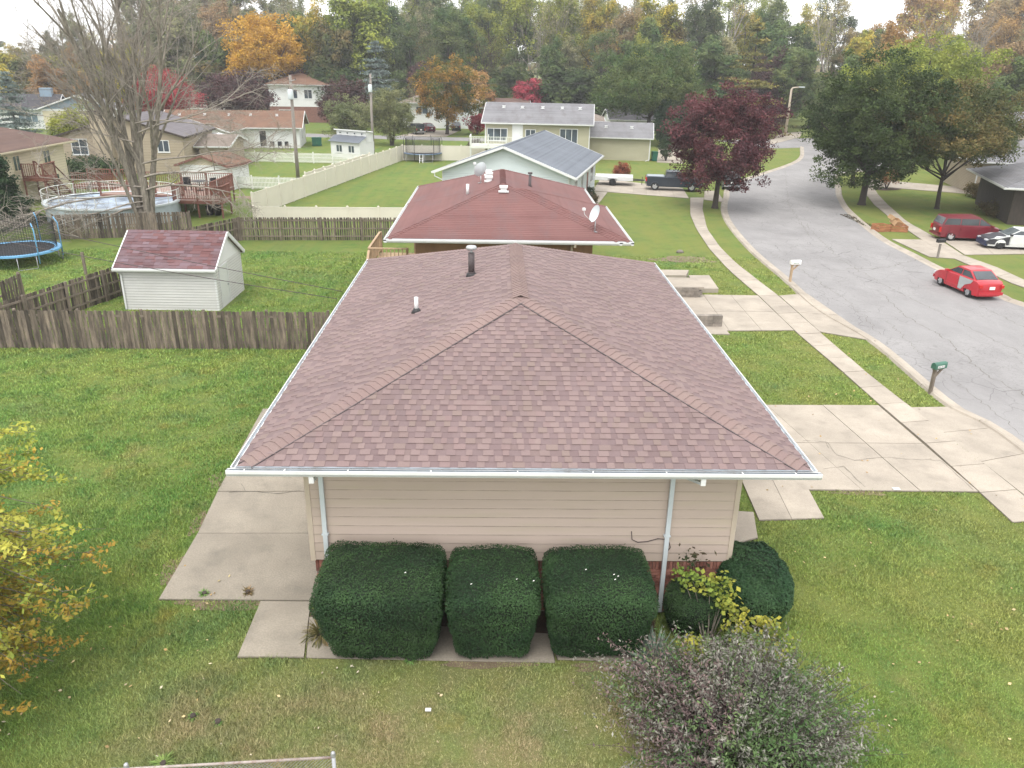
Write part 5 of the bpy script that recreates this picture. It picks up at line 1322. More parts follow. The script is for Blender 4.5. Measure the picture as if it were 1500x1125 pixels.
for (x, y), lb, sz, mt in (((-6.05, 13.85), 'small seeding weeds at the lower edge of the patio, left of its joint', .2, 'weed_green'), ((-5.16, 13.90), 'wispy weeds at the patio edge where the side path starts', .24, 'weed'), ((-1.55, 11.89), 'green weed tuft in the side path edge below the hedge gap', .18, 'weed_green'), ((-5.10, 10.48), 'broad-leaved rosette weed in the near lawn', .16, 'weed_green'), ((-5.22, 9.49), 'green weed patch behind the chain-link fence', .3, 'weed_green'), ((-4.64, 10.36), 'small weed rosette right of the larger one in the near lawn', .12, 'weed_green')):
    blades_plant('weed_tuft', lb, (x, y), 55, sz, MAT[mt], int(x*100) % 97, w=.014, el=(12,60), droop=.4)

# yellow-leaved sapling scrambling over the shrubs
MAT['sap_leaf'] = M_leaf('sapling_yellow', (0.20, 0.26, 0.05), (0.38, 0.33, 0.06), 1.6, trans=.35, bias=-.15)
sap = thing('sapling', 'yellow-leaved sapling growing through the rounded shrubs by the corner', 'sapling', (4.1, 12.0, 0))
rg = np.random.default_rng(8); P = []; sk = MB()
for (x, y, z, s) in ((3.75,12.3,1.55,.22),(4.05,12.2,1.5,.24),(4.3,12.25,1.55,.2),(3.55,12.45,1.65,.14),(4.35,12.0,1.35,.2),(4.45,11.75,1.25,.2),(4.5,11.5,1.15,.22),(4.55,11.25,1.0,.2),(4.85,11.55,1.2,.16),(5.05,11.45,1.2,.16),(5.15,11.2,1.05,.17),(4.95,11.0,.95,.18),(4.7,10.9,.9,.16),(3.6,11.3,1.0,.13),(3.45,11.1,.95,.15),(3.7,11.15,.85,.15),(3.5,10.95,.85,.13),(4.2,11.9,1.3,.12)):
    n = int(360*s); P.append(rg.normal(size=(n,3))*s*np.array([.55,.55,.4])+[x-4.1, y-12.0, z]); sk.tube([(0,0,0), ((x-4.1)*.4, (y-12)*.3, z*.5), (x-4.1, y-12.0, z)], [.022, .014, .004], 4, cap=False)
P = np.concatenate(P); link_mesh('crown', np_mesh('crown', leaf_quads(P, .048, 4, .75, .8), 4, MAT['sap_leaf'], {'tint': rg.random(len(P))}), sap)
sk.build('stem', MAT['bark'], sap)
# dark sprig near the wall
MAT['sprig'] = M_leaf('sprig_dark', (0.05, 0.07, 0.03), (0.09, 0.06, 0.04), 2, trans=.1)
P = rg.normal(size=(60,3))*[.18,.1,.1]; sp_ = thing('seedling', 'small dark-leaved seedling against the siding above the yellow sapling', 'seedling', (3.95, 13.0, 0))
link_mesh('leaves', np_mesh('leaves', leaf_quads(P+[0,0,1.55], .05, 4, .6, .3), 4, MAT['sprig'], {'tint': rg.random(60)}), sp_); s_ = MB(); s_.tube([(0,0,0),(0,0,.8),(.02,0,1.6)], [.015,.01,.004], 5, cap=False); s_.build('stem', MAT['bark_dark'], sp_)

# big grey-mauve flowering shrub at the bottom edge
MAT['shrub_mauve'] = M_leaf('shrub_mauve', (0.160, 0.160, 0.130), (0.26, 0.252, 0.215), 1.2, .02, trans=.15)
MAT['shrub_green'] = M_leaf('shrub_green', (0.080, 0.150, 0.050), (0.150, 0.200, 0.085), 1.2, .01, trans=.25)
MAT['shrub_plum'] = M_leaf('shrub_plum', (0.15, 0.105, 0.105), (0.20, 0.145, 0.135), 1.2, .02, trans=.15)
def stemmy(name, label, loc, rx, ry, H, nst, seed):
    r = thing(name, label, 'shrub', loc); rg = np.random.default_rng(seed); rnd = random.Random(seed)
    sk = MB(); L = {'m': [], 'g': [], 'p': []}; T = {'m': [], 'g': [], 'p': []}
    for i in range(nst):
        a = rnd.random()*6.283; q = math.sqrt(rnd.random()); bx, by = math.cos(a)*q*rx*.35, math.sin(a)*q*ry*.35
        lump = 1+.15*math.sin(3*a+seed)+.12*math.sin(5*a+2)+(rnd.random()**5)*.35
        ex, ey = math.cos(a)*q*rx*lump, math.sin(a)*q*ry*lump; h = H*(1-.5*q**2)*(rnd.uniform(.50, 1.04)+(rnd.random() < .12)*rnd.uniform(.05,.22))*(1+.12*math.sin(4*ex+1)*math.sin(3*ey))
        tip = Vector((ex+rnd.gauss(0,.06), ey+rnd.gauss(0,.06), h)); mid = Vector((bx+(ex-bx)*.45, by+(ey-by)*.45, h*.62))
        if i % 2 == 0: sk.tube([(bx,by,0), mid, tip], [.010, .007, .003], 3, cap=False)
        n = 30; u = rg.random(n)**.55
        base = np.array([bx,by,0]); m_ = np.array(mid); t_ = np.array(tip)
        c = np.where(u[:,None] < .5, base+(m_-base)*(u[:,None]*2), m_+(t_-m_)*(u[:,None]*2-1)) + rg.normal(0, .034, (n,3))
        dry = rnd.random() < (.36+.36*(math.sin(2.1*ex+1.3)*math.sin(1.7*ey) > -.1)); red = (math.cos(a) < -.45 and rnd.random() < .4)
        k = 'p' if red else ('m' if dry else 'g')
        up_ = u > (.35 if k != 'g' else 0); L[k].append(c[up_]); T[k].append(np.clip(rnd.gauss(.5,.18)+rg.normal(0,.14,up_.sum()), 0, 1))
        if k != 'g': L['g'].append(c[~up_]); T['g'].append(rg.random((~up_).sum())*.5)
    for k, nm, mt, lb in (('m', 'flower_heads', 'shrub_mauve', 'faded grey-mauve seed heads'), ('g', 'foliage', 'shrub_green', None), ('p', 'foliage', 'shrub_plum', 'reddish twigs on the left flank')):
        P = np.concatenate(L[k]); o = link_mesh(nm, np_mesh(nm, leaf_quads(P, .034, seed+1, .34, .1), 4, MAT[mt], {'tint': np.concatenate(T[k])}), r)
        if lb: o['label'] = lb
    sk.build('stems', MAT['bark_plum'], r)
    return r
stemmy('flowering_shrub', 'big straggly grey-mauve shrub past flowering, at the bottom edge of the photo', (3.95, 9.6), 2.0, 2.0, 1.95, 1900, 6)
stemmy('flowering_shrub', 'small wispy grey shrub standing in front of the yellow sapling', (4.15, 11.15), .55, .5, 1.2, 150, 9)
wp = MB(); wp.box(-.07,.07,-.05,.05,0,.012); tag(wp.build('scrap', MAT['paper'], None, (*(5.71, 12.79), .06)), 'white scrap of paper on the grass right of the yellow sapling', 'scrap')
st_ = MB(); st_.bar((*(5.45, 12.25), .02), (*(5.45, 11.83), .03), .035, .02); tag(st_.build('stake', MAT['paper'], None), 'short pale stake lying in the grass beside the mauve shrub', 'stake')
lt = MB(); lt.box(-.05,.05,-.035,.035,0,.01); tag(lt.build('scrap', MAT['paper'], None, (*(-1.10, 10.62), .05)), 'white leaf-shaped scrap lying in the middle of the near lawn', 'scrap')
bg_ = MB(); bg_.box(-.09,.09,-.05,.05,0,.03); tag(bg_.build('scrap', MAT['paper'], None, (*(10.79, 18.42), .05)), 'white paper at the edge of the near driveway', 'scrap')

# yellow tree whose branches reach in at the left edge
MAT['edge_green'] = M_leaf('edge_leaf_green', (0.22, 0.31, 0.06), (0.42, 0.42, 0.08), .7, .01, trans=.35)
MAT['edge_gold'] = M_leaf('edge_leaf_gold', (0.30, 0.27, 0.05), (0.52, 0.33, 0.07), .9, .01, trans=.35)
et = thing('tree', 'arching yellow-green tree leaning in from the left edge, close to the camera', 'tree', (-10.35, 10.9, 0)); rnd = random.Random(21); rg = np.random.default_rng(21)
tk = MB(); tk.tube([(0,0,-.1),(-.05,.1,1.2),(.1,.1,2.6),(.2,.2,4.0)], [.16,.12,.09,.04], 8, cap=False); tk.build('trunk', MAT['bark'], et)
br = MB(); PG, TG, PY, TY = [], [], [], []
for i in range(240):
    a = rnd.uniform(-1.5, 1.6) if i < 210 else rnd.random()*6.28; z0 = rnd.uniform(.8, 4.2); L_ = rnd.uniform(1.6, 3.6)*(1-.08*abs(z0-2.4))
    hgt_ = z0 + rnd.uniform(-.1, .7); p0 = Vector((.05, .1, z0)); d = Vector((math.cos(a), math.sin(a), 0))
    p1 = p0 + d*L_*.5 + Vector((0,0,.35)); p2 = p0 + d*L_ + Vector((0,0,-.15-.3*rnd.random()))
    br.tube([p0, p1, p2], [.025, .014, .004], 3, cap=False)
    for k in range(5):
        t = .35+.65*rnd.random(); b0 = p0.lerp(p1, t*2) if t < .5 else p1.lerp(p2, t*2-1); sd = (d*rnd.uniform(.2, 1)+Vector((-d.y, d.x, 0))*rnd.uniform(-1, 1)).normalized(); l2 = rnd.uniform(.25, .75)
        b1 = b0 + sd*l2 + Vector((0,0,rnd.uniform(-.22, .12))); br.tube([b0, b1], [.006, .002], 3, cap=False)
        n = int(40*l2)+5; u = rg.random(n)[:,None]; c = np.array(b0)*(1-u)+np.array(b1)*u + rg.normal(0, .045, (n,3))
        gold = rnd.random() < (.8 if z0 < 2.2 else .12)
        (PY if gold else PG).append(c); (TY if gold else TG).append(np.clip(rnd.gauss(.5,.2)+rg.normal(0,.12,n), 0, 1))
br.build('branches', MAT['bark'], et)
link_mesh('crown', np_mesh('crown', leaf_quads(np.concatenate(PG), .052, 3, .5, .5), 4, MAT['edge_green'], {'tint': np.concatenate(TG)}), et)
o = link_mesh('crown', np_mesh('crown', leaf_quads(np.concatenate(PY), .050, 4, .5, .5), 4, MAT['edge_gold'], {'tint': np.concatenate(TY)}), et); o['label'] = 'golden orange leaves on the lower branches'

# ------------------------------------------------------------------ fences
def board_fence(name, label, A, B, h, bw=.14, rails=None, side=1, mat='fence', posts=2.4, seed=1, gap=0.012, top='dog', stuff=False, lean=.02, group=None, hv=.02, skip=()):
    """boards, rails and posts as pieces; side=+1 puts the rails on the left of A->B"""
    A, B = Vector((A[0],A[1],0)), Vector((B[0],B[1],0)); d = (B-A); L = d.length; d.normalize(); rz = math.atan2(d.y, d.x); rnd = random.Random(seed)
    r = thing(name, label, 'fence', A, rz, group)
    meshes = []
    for k in range(4):
        w = bw*(1 - .03*k); c = w*.22; m = MB()
        prof = [(0,0),(w,0),(w,h-c),(w-c,h),(c,h),(0,h-c)]
        n = len(prof); m.v = [(x,-.009,z) for x, z in prof]+[(x,.009,z) for x, z in prof]
        m.f = [tuple(range(n)), tuple(range(n, 2*n))[::-1]]+[(i, n+i, n+(i+1)%n, (i+1)%n) for i in range(n)]; m.sm = [False]*len(m.f); meshes.append(m)
    if not stuff: ms = [m.mesh('board', MAT[mat]) for m in meshes]
    joined = MB(); x = 0; i = 0
    while x < L-bw*.5:
        if not any(a <= i <= b for a, b in skip):
            k = rnd.randrange(4); yo = rnd.uniform(-.006, .006); tl = rnd.gauss(0, lean); zz = rnd.uniform(-hv, hv*.5)
            if stuff:
                M = Matrix.Translation((x, yo, zz)) @ Matrix.Rotation(tl, 4, 'Y'); b = len(joined.v); joined.v += [tuple(M @ Vector(v)) for v in meshes[k].v]; joined.f += [tuple(b+q for q in f) for f in meshes[k].f]; joined.sm += meshes[k].sm
            else: link_mesh('board', ms[k], r, (x, yo, zz), (rnd.gauss(0, .01), tl, 0))
        x += bw+gap; i += 1
    if stuff: o = joined.build('boards', MAT[mat], r); o['kind'] = 'stuff'
    for z in (rails or (h*.18, h*.52, h*.86)):
        m = MB(); m.bar((0, side*.03, z), (L, side*.03, z), .035, .085); m.build('rail', MAT['fence_rail'], r)
    pm = MB(); pm.box(-.045,.045,-.045,.045,0,h+.03); pme = pm.mesh('post', MAT['fence_rail']); n = max(1, round(L/posts))
    for k in range(n+1): link_mesh('post', pme, r, (L*k/n, side*.09, 0), (0, rnd.gauss(0,.012), 0))
    return r
board_fence('board_fence', 'weathered dark grey board fence across the lawn, nearest the camera', (-20.47, 28.89), (-6.4, 29.15), 1.53, .140, side=1, seed=3, gap=.012, lean=.010)
board_fence('board_fence', 'diagonal board fence with pale rails running back to the white shed', (-19.7, 29.1), (-17.2, 37.4), 1.45, .13, side=-1, seed=4, mat='fence')
board_fence('board_fence', 'grey board fence with open gaps along the back of the second garden', (-15.76, 48.86), (-5.84, 49.49), 1.42, .10, side=-1, seed=5, gap=.035)
board_fence('board_fence', 'board fence running from the shed roof up to the long gapped fence', (-19.3, 42.0), (-15.76, 48.86), 1.42, .12, side=-1, seed=6)
board_fence('board_fence', 'grey board fence in front of the swimming pool, behind the bare tree', (-26.74, 48.37), (-19.12, 50.09), 1.5, .13, side=1, seed=7, gap=.01)
board_fence('board_fence', 'broken piece of old board fence at the left edge', (-21.44, 32.67), (-21.47, 35.37), 1.3, .15, side=1, seed=8, lean=.09, skip=((4,5),))
m = MB(); m.box(-.06,.06,-.05,.05,0,1.15); tag(m.build('fence_post', MAT['fence_rail'], None, (*(-21.03, 40.16), 0)), 'lone weathered post standing in the lawn left of the shed', 'post')
# chain-link fence at the bottom edge
cl = thing('chain_link_fence', 'chain-link fence with a rusty top rail at the bottom edge', 'fence', (-2.3, 8.68, 0), math.atan2(.19, 2.75))
a_ = MB(); a_.tube([(-6.5,0,1.06),(0,0,1.06)], .021, 10); a_.build('rail', MAT['rust'], cl)
for x in (-3.1,): 
    s = MB(); s.tube([(x-.05,0,1.06),(x+.05,0,1.06)], .026, 10); s.build('rail_coupling', MAT['galv'], cl)
for x in (0, -2.9, -5.8):
    s = MB(); s.tube([(x,.0,-.1),(x,.0,1.08)], .03, 10); s.build('post', MAT['galv'], cl)
    s = MB(); s.lathe([(.034,1.08),(.038,1.10),(.028,1.115),(.036,1.135),(.026,1.16),(.008,1.17)], 12, (x,0,0)); s.build('post_cap', MAT['galv'], cl)
s = MB()
for k in range(-2, 125):
    x = -6.4+k*.056
    for dx in (1, -1):
        x0, x1, z0, z1 = x, x+dx*1.0, .06, 1.08
        if dx < 0: x0, x1 = x+0.0, x-1.0
        pts = []
        for q in range(0, 2):
            pts.append((min(0, max(-6.4, (x0, x1)[q])), .012*dx, (z0, z1)[q]))
        if x1 < -6.4: t = (x0+6.4)/1.0; pts[1] = (-6.4, .012*dx, z0+(z1-z0)*max(0, t))
        if x1 > 0: t = (0-x0)/1.0; pts[1] = (0, .012*dx, z0+(z1-z0)*max(0, min(1, t)))
        if x0 > 0: continue
        s.bar(pts[0], pts[1], .005)
s = s.build('wire_mesh', MAT['galv'], cl)
# white vinyl privacy fence
def vinyl(name, label, pts, h, mat='vinyl', sec=2.2, group=None):
    r = thing(name, label, 'fence', (pts[0][0], pts[0][1], 0), 0, group); o = Vector((pts[0][0], pts[0][1], 0)); ps = {}
    for i in range(len(pts)-1):
        A, B = Vector((*pts[i][:2],0))-o, Vector((*pts[i+1][:2],0))-o; L = (B-A).length; n = max(1, round(L/sec))
        for k in range(n):
            a, b = A.lerp(B, k/n), A.lerp(B, (k+1)/n); d = (b-a).normalized(); a2, b2 = a+d*.06, b-d*.06
            m = MB(); m.bar((*a2[:2], h*.5+.03), (*b2[:2], h*.5+.03), .03, h-.14)
            for q in range(int((b2-a2).length/.28)): c = a2.lerp(b2, (q+.5)/int((b2-a2).length/.28)); m.bar((*c[:2], .08), (*c[:2], h-.08), .036, .012, (d.x, d.y, 0))
            m.build('panel', MAT[mat], r)
            m = MB(); m.bar((*a2[:2], h-.03), (*b2[:2], h-.03), .05, .08); m.bar((*a2[:2], .08), (*b2[:2], .08), .05, .1); m.build('rail', MAT[mat], r)
            for p in ((a, b) if k == n-1 and i == len(pts)-2 else (a,)):
                m = MB(); m.box(p.x-.06, p.x+.06, p.y-.06, p.y+.06, 0, h+.05); m.v += []; po = m.build('post', MAT[mat], r)
                m = MB(); m.lathe([(.095, h+.05), (.095, h+.07), (.01, h+.13)], 4, (p.x, p.y, 0)); m.build('post_cap', MAT[mat], po)
    return r
vinyl('vinyl_fence', 'long cream vinyl privacy fence running diagonally between the far gardens', [(-17.19, 56.87), (-10.53, 92.02), (2.53, 93.09)], 1.62)
vinyl('vinyl_fence', 'low cream vinyl fence line just behind the gapped board fence', [(-16.85, 55.85), (-6.12, 56.39)], .85)
vinyl('vinyl_fence', 'second cream vinyl fence edge seen above the diagonal one', [(-16.87, 71.89), (-13.67, 88.43)], 1.1)
def picket(name, label, A, B, h, mat='vinyl_white', sec=2.2, seed=1, pg=.12):
    A, B = Vector((*A[:2],0)), Vector((*B[:2],0)); d = (B-A); L = d.length; rz = math.atan2(d.y, d.x); r = thing(name, label, 'fence', A, rz)
    m = MB(); n = int(L/pg)
    for i in range(n): x = L*(i+.5)/n; m.box(x-.035, x+.035, -.01, .01, .06, h)
    o = m.build('pickets', MAT[mat], r); o['kind'] = 'stuff'
    for z in (.2, h*.55, h*.88): m = MB(); m.bar((0,.02,z), (L,.02,z), .03, .07); m.build('rail', MAT[mat], r)
    k = max(1, round(L/sec)); m = MB(); m.box(-.055,.055,-.055,.055,0,h+.12); me = m.mesh('post', MAT[mat])
    for i in range(k+1): link_mesh('post', me, r, (L*i/k, 0, 0))
    return r
picket('picket_fence', 'white picket fence in front of the brown-roofed ranch house', (-30.17, 88.77), (-13.36, 87.85), 1.05)
picket('picket_fence', 'nearer white picket fence across the green gardens by the utility pole', (-23.24, 69.64), (-16.15, 69.16), 1.05)

# ------------------------------------------------------------------ garden shed
fr = frame2((-16.41, 34.17), (-12.27, 34.12))
shed = thing('shed', 'white garden shed with a worn maroon shingled roof behind the board fence', 'shed', fr[0], fr[1]); w2 = fr[2]/2; SD = 3.5
walls(shed, -w2, w2, 0, SD, 0, 1.95, MAT['siding_shed'], .125, MAT['white'], depth=.026)
rf = gable_roof(shed, -w2-.18, w2+.14, -.22, SD+.22, 1.93, 1.25, 'x', MAT['shingle_maroon'], MAT['white'], rows=13, th=.022, tabs=(.18,.5))
for s_, x_ in ((1, w2), (-1, -w2)): gable_fill(shed, 0, SD, x_, 1.95, 1.14, MAT['siding_white'], s_, 'x', .105)
dd = door(shed, 'r', w2, .95, .05, .95, 1.72, MAT['white']); dm_ = MB(); dm_.box(w2+.031, w2+.045, 1.43, 1.47, .05, 1.75); dm_.build('door_gap', MAT['dark'], shed)
m = MB(); m.bar((-w2-.10,-.30,1.85), (-w2+.05,-.06,1.62), .06, .05); m.bar((-w2+.05,-.06,1.63), (-w2+.05,-.06,.05), .07, .05, (0,1,0)); m.build('downspout', MAT['white'], shed)
# bird's-eye side litter of shed: none

# ------------------------------------------------------------------ trampolines
def trampoline(label, loc, Rr, zb, ph, pad, polemat, n=6, net=True, ladder=False, seed=1, legs=4):
    r = thing('trampoline', label, 'trampoline', loc, seed*.3)
    m = MB(); m.lathe([(Rr*.93, zb-.01), (Rr*.93, zb+.01)], 36); m.build('bed', MAT['net'], r)
    m = MB(); N = 40
    for i in range(N):
        a, b = 6.2832*i/N, 6.2832*(i+1)/N
        q = [(math.cos(t)*k, math.sin(t)*k) for t in (a, b) for k in (Rr*.86, Rr*1.02)]
        m.quad((*q[0], zb+.03), (*q[1], zb+.04), (*q[3], zb+.04), (*q[2], zb+.03)); m.quad((*q[1], zb+.04), (*q[1], zb-.05), (*q[3], zb-.05), (*q[3], zb+.04))
    m.build('safety_pad', pad, r)
    m = MB(); m.tube([(math.cos(6.2832*i/32)*Rr, math.sin(6.2832*i/32)*Rr, zb-.05) for i in range(33)], .025, 6, cap=False); m.build('frame', MAT['galv'], r)
    for k in range(legs):
        a = 6.2832*k/legs+.4; q = [(math.cos(a+s)*Rr, math.sin(a+s)*Rr) for s in (-.22, .22)]
        m = MB(); m.tube([(*q[0], zb-.05), (*q[0], .03), (*q[1], .03), (*q[1], zb-.05)], .024, 6); m.build('leg', MAT['galv'], r)
    for k in range(n):
        a = 6.2832*k/n+.15; x, y = math.cos(a)*Rr*1.02, math.sin(a)*Rr*1.02
        m = MB(); m.tube([(x,y,.25), (x,y,zb+ph*.8), (x*.93,y*.93,zb+ph)], .03, 8); m.build('pole', polemat, r)
    m = MB()
    for i in range(96):
        a = 6.2832*i/96; x, y = math.cos(a)*Rr*.92, math.sin(a)*Rr*.92; m.bar((x,y,zb), (x,y,zb+ph*.9), .013)
    for j in range(18):
        z = zb + ph*.9*j/17
        for i in range(24):
            a, b = 6.2832*i/24, 6.2832*(i+1)/24; m.bar((math.cos(a)*Rr*.92, math.sin(a)*Rr*.92, z), (math.cos(b)*Rr*.92, math.sin(b)*Rr*.92, z), .012)
    m.build('netting', MAT['net'], r)
    if ladder:
        m = MB()
        for x in (-.18, .18): m.bar((x, -Rr-.42, 0), (x, -Rr-.02, zb), .06)
        for z in (.22, .45): m.bar((-.18, -Rr-.42*(1-z/zb), z), (.18, -Rr-.42*(1-z/zb), z), .05)
        m.build('ladder', MAT['white'], r)
    return r
trampoline('blue-rimmed trampoline with blue poles and black net at the left edge', (*(-25.61, 42.44), 0), 2.05, .75, 1.6, MAT['pad_blue'], MAT['pad_blue'], 6, seed=1)
trampoline('far trampoline with dark poles and a white ladder in the long back garden', (*(-8.27, 92.32), 0), 2.1, .85, 1.75, MAT['pad_dusk'], MAT['black'], 6, ladder=True, seed=0)

# ------------------------------------------------------------------ above-ground pool and deck
PC = (-26.3, 55.6)
pool = thing('swimming_pool', 'round above-ground pool under a blue-grey winter cover', 'pool', (*PC, 0)); PR = (4.3, 3.8)
m = MB(); N = 44
for i in range(N):
    a, b = 6.2832*i/N, 6.2832*(i+1)/N; q = lambda t, k: (math.cos(t)*PR[0]*k, math.sin(t)*PR[1]*k)
    m.quad((*q(a,1),0), (*q(b,1),0), (*q(b,1),1.25), (*q(a,1),1.25))
m.build('wall', MAT['pool_wall'], pool)
m = MB()
for i in range(N):
    a, b = 6.2832*i/N, 6.2832*(i+1)/N; m.quad((*q(a,.96),1.24), (*q(a,1.03),1.26), (*q(b,1.03),1.26), (*q(b,.96),1.24)); m.quad((*q(a,1.03),1.26), (*q(a,1.03),1.14), (*q(b,1.03),1.14), (*q(b,1.03),1.26))
m.build('rim', MAT['spout'], pool)
m = MB(); K = 12; rnd = random.Random(2)
for i in range(N):
    for k in range(K):
        pts = []
        for (ii, kk) in ((i,k),(i+1,k),(i+1,k+1),(i,k+1)):
            t, u = 6.2832*(ii%N)/N, kk/K; pts.append((*q(t, u*.97), 1.16-.22*(1-u*u)+.05*math.sin(t*5+u*9)*u*(1-u)*4))
        m.quad(*pts, smooth=True)
m.build('cover', MAT['cover'], pool)
for i in range(22):     # hand-rail around the pool
    a = 6.2832*i/22; m = MB(); m.bar((*q(a,1.02),1.25), (*q(a,1.02),2.0), .035); m.build('rail_post', MAT['vinyl_white'], pool)
m = MB(); m.tube([(*q(6.2832*i/44,1.02),2.0) for i in range(45)], .022, 5, cap=False); m.tube([(*q(6.2832*i/44,1.02),1.62) for i in range(45)], .012, 4, cap=False); m.build('hand_rail', MAT['vinyl_white'], pool)
m = MB()
for i in range(150):
    a = 6.2832*i/150
    if 0 < a < 2.6: m.bar((*q(a,1.02),1.3), (*q(a,1.02),1.98), .015)
m.build('balusters', MAT['vinyl_white'], pool)['kind'] = 'stuff'

deck_ = thing('deck', 'red-stained timber deck on posts behind and right of the pool', 'deck', (-22.5, 61.0, 0), -.02)
def deck_platform(root, x0, x1, y0, y1, z, fl, rl, railsides='fblr', posts=True, rh=.95, nb=None):
    n = int((y1-y0)/.15)
    for i in range(n): m = MB(); m.box(x0, x1, y0+(y1-y0)*i/n+.006, y0+(y1-y0)*(i+1)/n-.006, z-.04, z); m.build('deck_board', fl, root)
    m = MB(); m.bar((x0,y0,z-.14), (x1,y0,z-.14), .05, .2); m.bar((x0,y1,z-.14), (x1,y1,z-.14), .05, .2); m.bar((x0,y0,z-.14), (x0,y1,z-.14), .05, .2); m.bar((x1,y0,z-.14), (x1,y1,z-.14), .05, .2); m.build('joist_frame', rl, root)
    for s in railsides:
        a, b = {'f': ((x0,y0),(x1,y0)), 'b': ((x0,y1),(x1,y1)), 'l': ((x0,y0),(x0,y1)), 'r': ((x1,y0),(x1,y1))}[s]
        m = MB(); m.bar((*a,z+rh), (*b,z+rh), .10, .045); m.bar((*a,z+.1), (*b,z+.1), .04, .07); m.build('hand_rail', rl, root)
        L = math.hypot(b[0]-a[0], b[1]-a[1]); k = int(L/.16); m = MB()
        for i in range(k): t = (i+.5)/k; x, y = a[0]+(b[0]-a[0])*t, a[1]+(b[1]-a[1])*t; m.bar((x,y,z+.1), (x,y,z+rh), .04)
        m.build('balusters', rl, root)['kind'] = 'stuff'
    if posts:
        for x in np.linspace(x0+.05, x1-.05, max(2, int((x1-x0)/1.7)+1)):
            for y in (y0+.05, y1-.05): m = MB(); m.box(x-.05, x+.05, y-.05, y+.05, 0, z+rh+.03); m.build('post', rl, root)
deck_platform(deck_, -5.8, 2.2, -3.0, 1.8, 1.22, MAT['deck_pink'], MAT['deck_red'], 'br')
deck_platform(deck_, .2, 3.6, -5.0, -3.1, 1.22, MAT['deck_pink'], MAT['deck_red'], 'frl')
deck_platform(deck_, -9.6, -5.9, .6, 3.0, 1.22, MAT['deck_pink'], MAT['deck_red'], 'fb')
def garden_chair(label, loc, rz, mat):
    r = thing('garden_chair', label, 'chair', loc, rz, 'garden furniture on the pool deck')
    m = MB(); m.box(-.25,.25,-.25,.25,.40,.44); m.build('seat', mat, r); m = MB(); m.box(-.25,.25,.22,.27,.44,.92); m.build('backrest', mat, r)
    for x in (-.22,.22):
        for y in (-.22,.22): m = MB(); m.box(x-.02,x+.02,y-.02,y+.02,0,.42); m.build('leg', mat, r)
        m = MB(); m.box(x-.03,x+.03,-.24,.24,.62,.65); m.build('armrest', mat, r)
garden_chair('black garden chair on the pool deck, left of the table', (-22.9,60.4,1.23), .5, MAT['black'])
garden_chair('black garden chair on the pool deck, right of the table', (-21.2,60.6,1.23), -2.2, MAT['black'])
garden_chair('pale garden chair by the right rail of the pool deck', (-20.6,59.2,1.23), -1.2, MAT['vinyl_white'])
tb = thing('garden_table', 'small black round table between the chairs on the deck', 'table', (-22.0,60.3,1.23)); m = MB(); m.lathe([(.55,.68),(.55,.71)], 18); m.build('table_top', MAT['black'], tb); m = MB(); m.lathe([(.04,0),(.04,.68)], 8); m.lathe([(.25,0),(.25,.03)], 12); m.build('leg', MAT['black'], tb)
for i, (x, y) in enumerate(((-20.4,57.3),(-19.8,57.2),(-20.0,58.0))):
    r = thing('stored_bin', ('black bin stored under the deck, leftmost', 'black bin stored under the deck, nearest its corner post', 'black tub stored under the deck, at the back')[i], 'bin', (x, y, 0)); m = MB(); m.lathe([(.22,0),(.27,.55),(.29,.57),(.29,.6)], 14); m.build('body', MAT['black'], r); m = MB(); m.lathe([(.30,.6),(.2,.66),(.02,.67)], 14); m.build('lid', MAT['black'], r)
# ------------------------------------------------------------------ neighbouring house with the red hip roof
nb_ = thing('house', 'brown-panelled house with a red hip roof directly behind the main house', 'house', (.35, 38.7, 0)); ox, oy = .35, 38.7
rB = hip_roof(nb_, -4.35-ox, 4.95-ox, 31.65-oy, 46.0-oy, 3.86, .335, MAT['shingle_red'], MAT['white'], th=.008)
rW = hip_roof(nb_, -4.33-ox, 5.42-ox, 31.67-oy, 40.1-oy, 3.852, .335, MAT['shingle_red'], MAT['white'], th=.008); rW.name = 'wing_roof'
walls(nb_, -3.3-ox, 4.0-ox, 32.6-oy, 45-oy, 1.2, 3.70, MAT['brown_panel'], 2.5, MAT['brown_panel'], label='brown panelled wall')
m = MB(); m.box(-3.25-ox, 3.95-ox, 32.65-oy, 44.9-oy, 0, 1.2); m.build('foundation', MAT['brick_far'], nb_)
m = MB(); m.bar((3.2-ox, 31.55-oy, 3.75), (3.2-ox, 31.6-oy, 3.6), .08, .06, (0,1,0)); m.bar((3.2-ox,31.6-oy,3.62), (3.15-ox, 32.5-oy, 3.45), .07); m.bar((3.15-ox,32.5-oy,3.45), (3.15-ox,32.5-oy,.1), .08, .06, (0,1,0)); m.build('downspout', MAT['trim'], nb_)
def zB(x, y): return 3.86+.335*min(x+4.35, 4.95-x, y-31.65, 46-y)
roof_vent(nb_, .32-ox, 35.6-oy, zB(.32,35.6), s=.30)
for x, y in ((-.35,38.6),(-.35,39.9),(-.4,40.9)): roof_vent(nb_, x-ox, y-oy, zB(x,y), s=.30)
m = MB(); z = zB(-1.3,36.6); m.lathe([(.07,-.05),(.07,.45)], 10, (-1.3-ox,36.6-oy,z)); m.build('vent_pipe', MAT['white'], nb_)
m = MB(); z = zB(1.6,38.6); m.lathe([(.12,-.05),(.07,.06),(.07,.55)], 10, (1.6-ox,38.6-oy,z)); m.lathe([(.11,.58),(.11,.66)], 10, (1.6-ox,38.6-oy,z)); m.build('flue_pipe', MAT['pipe'], nb_)
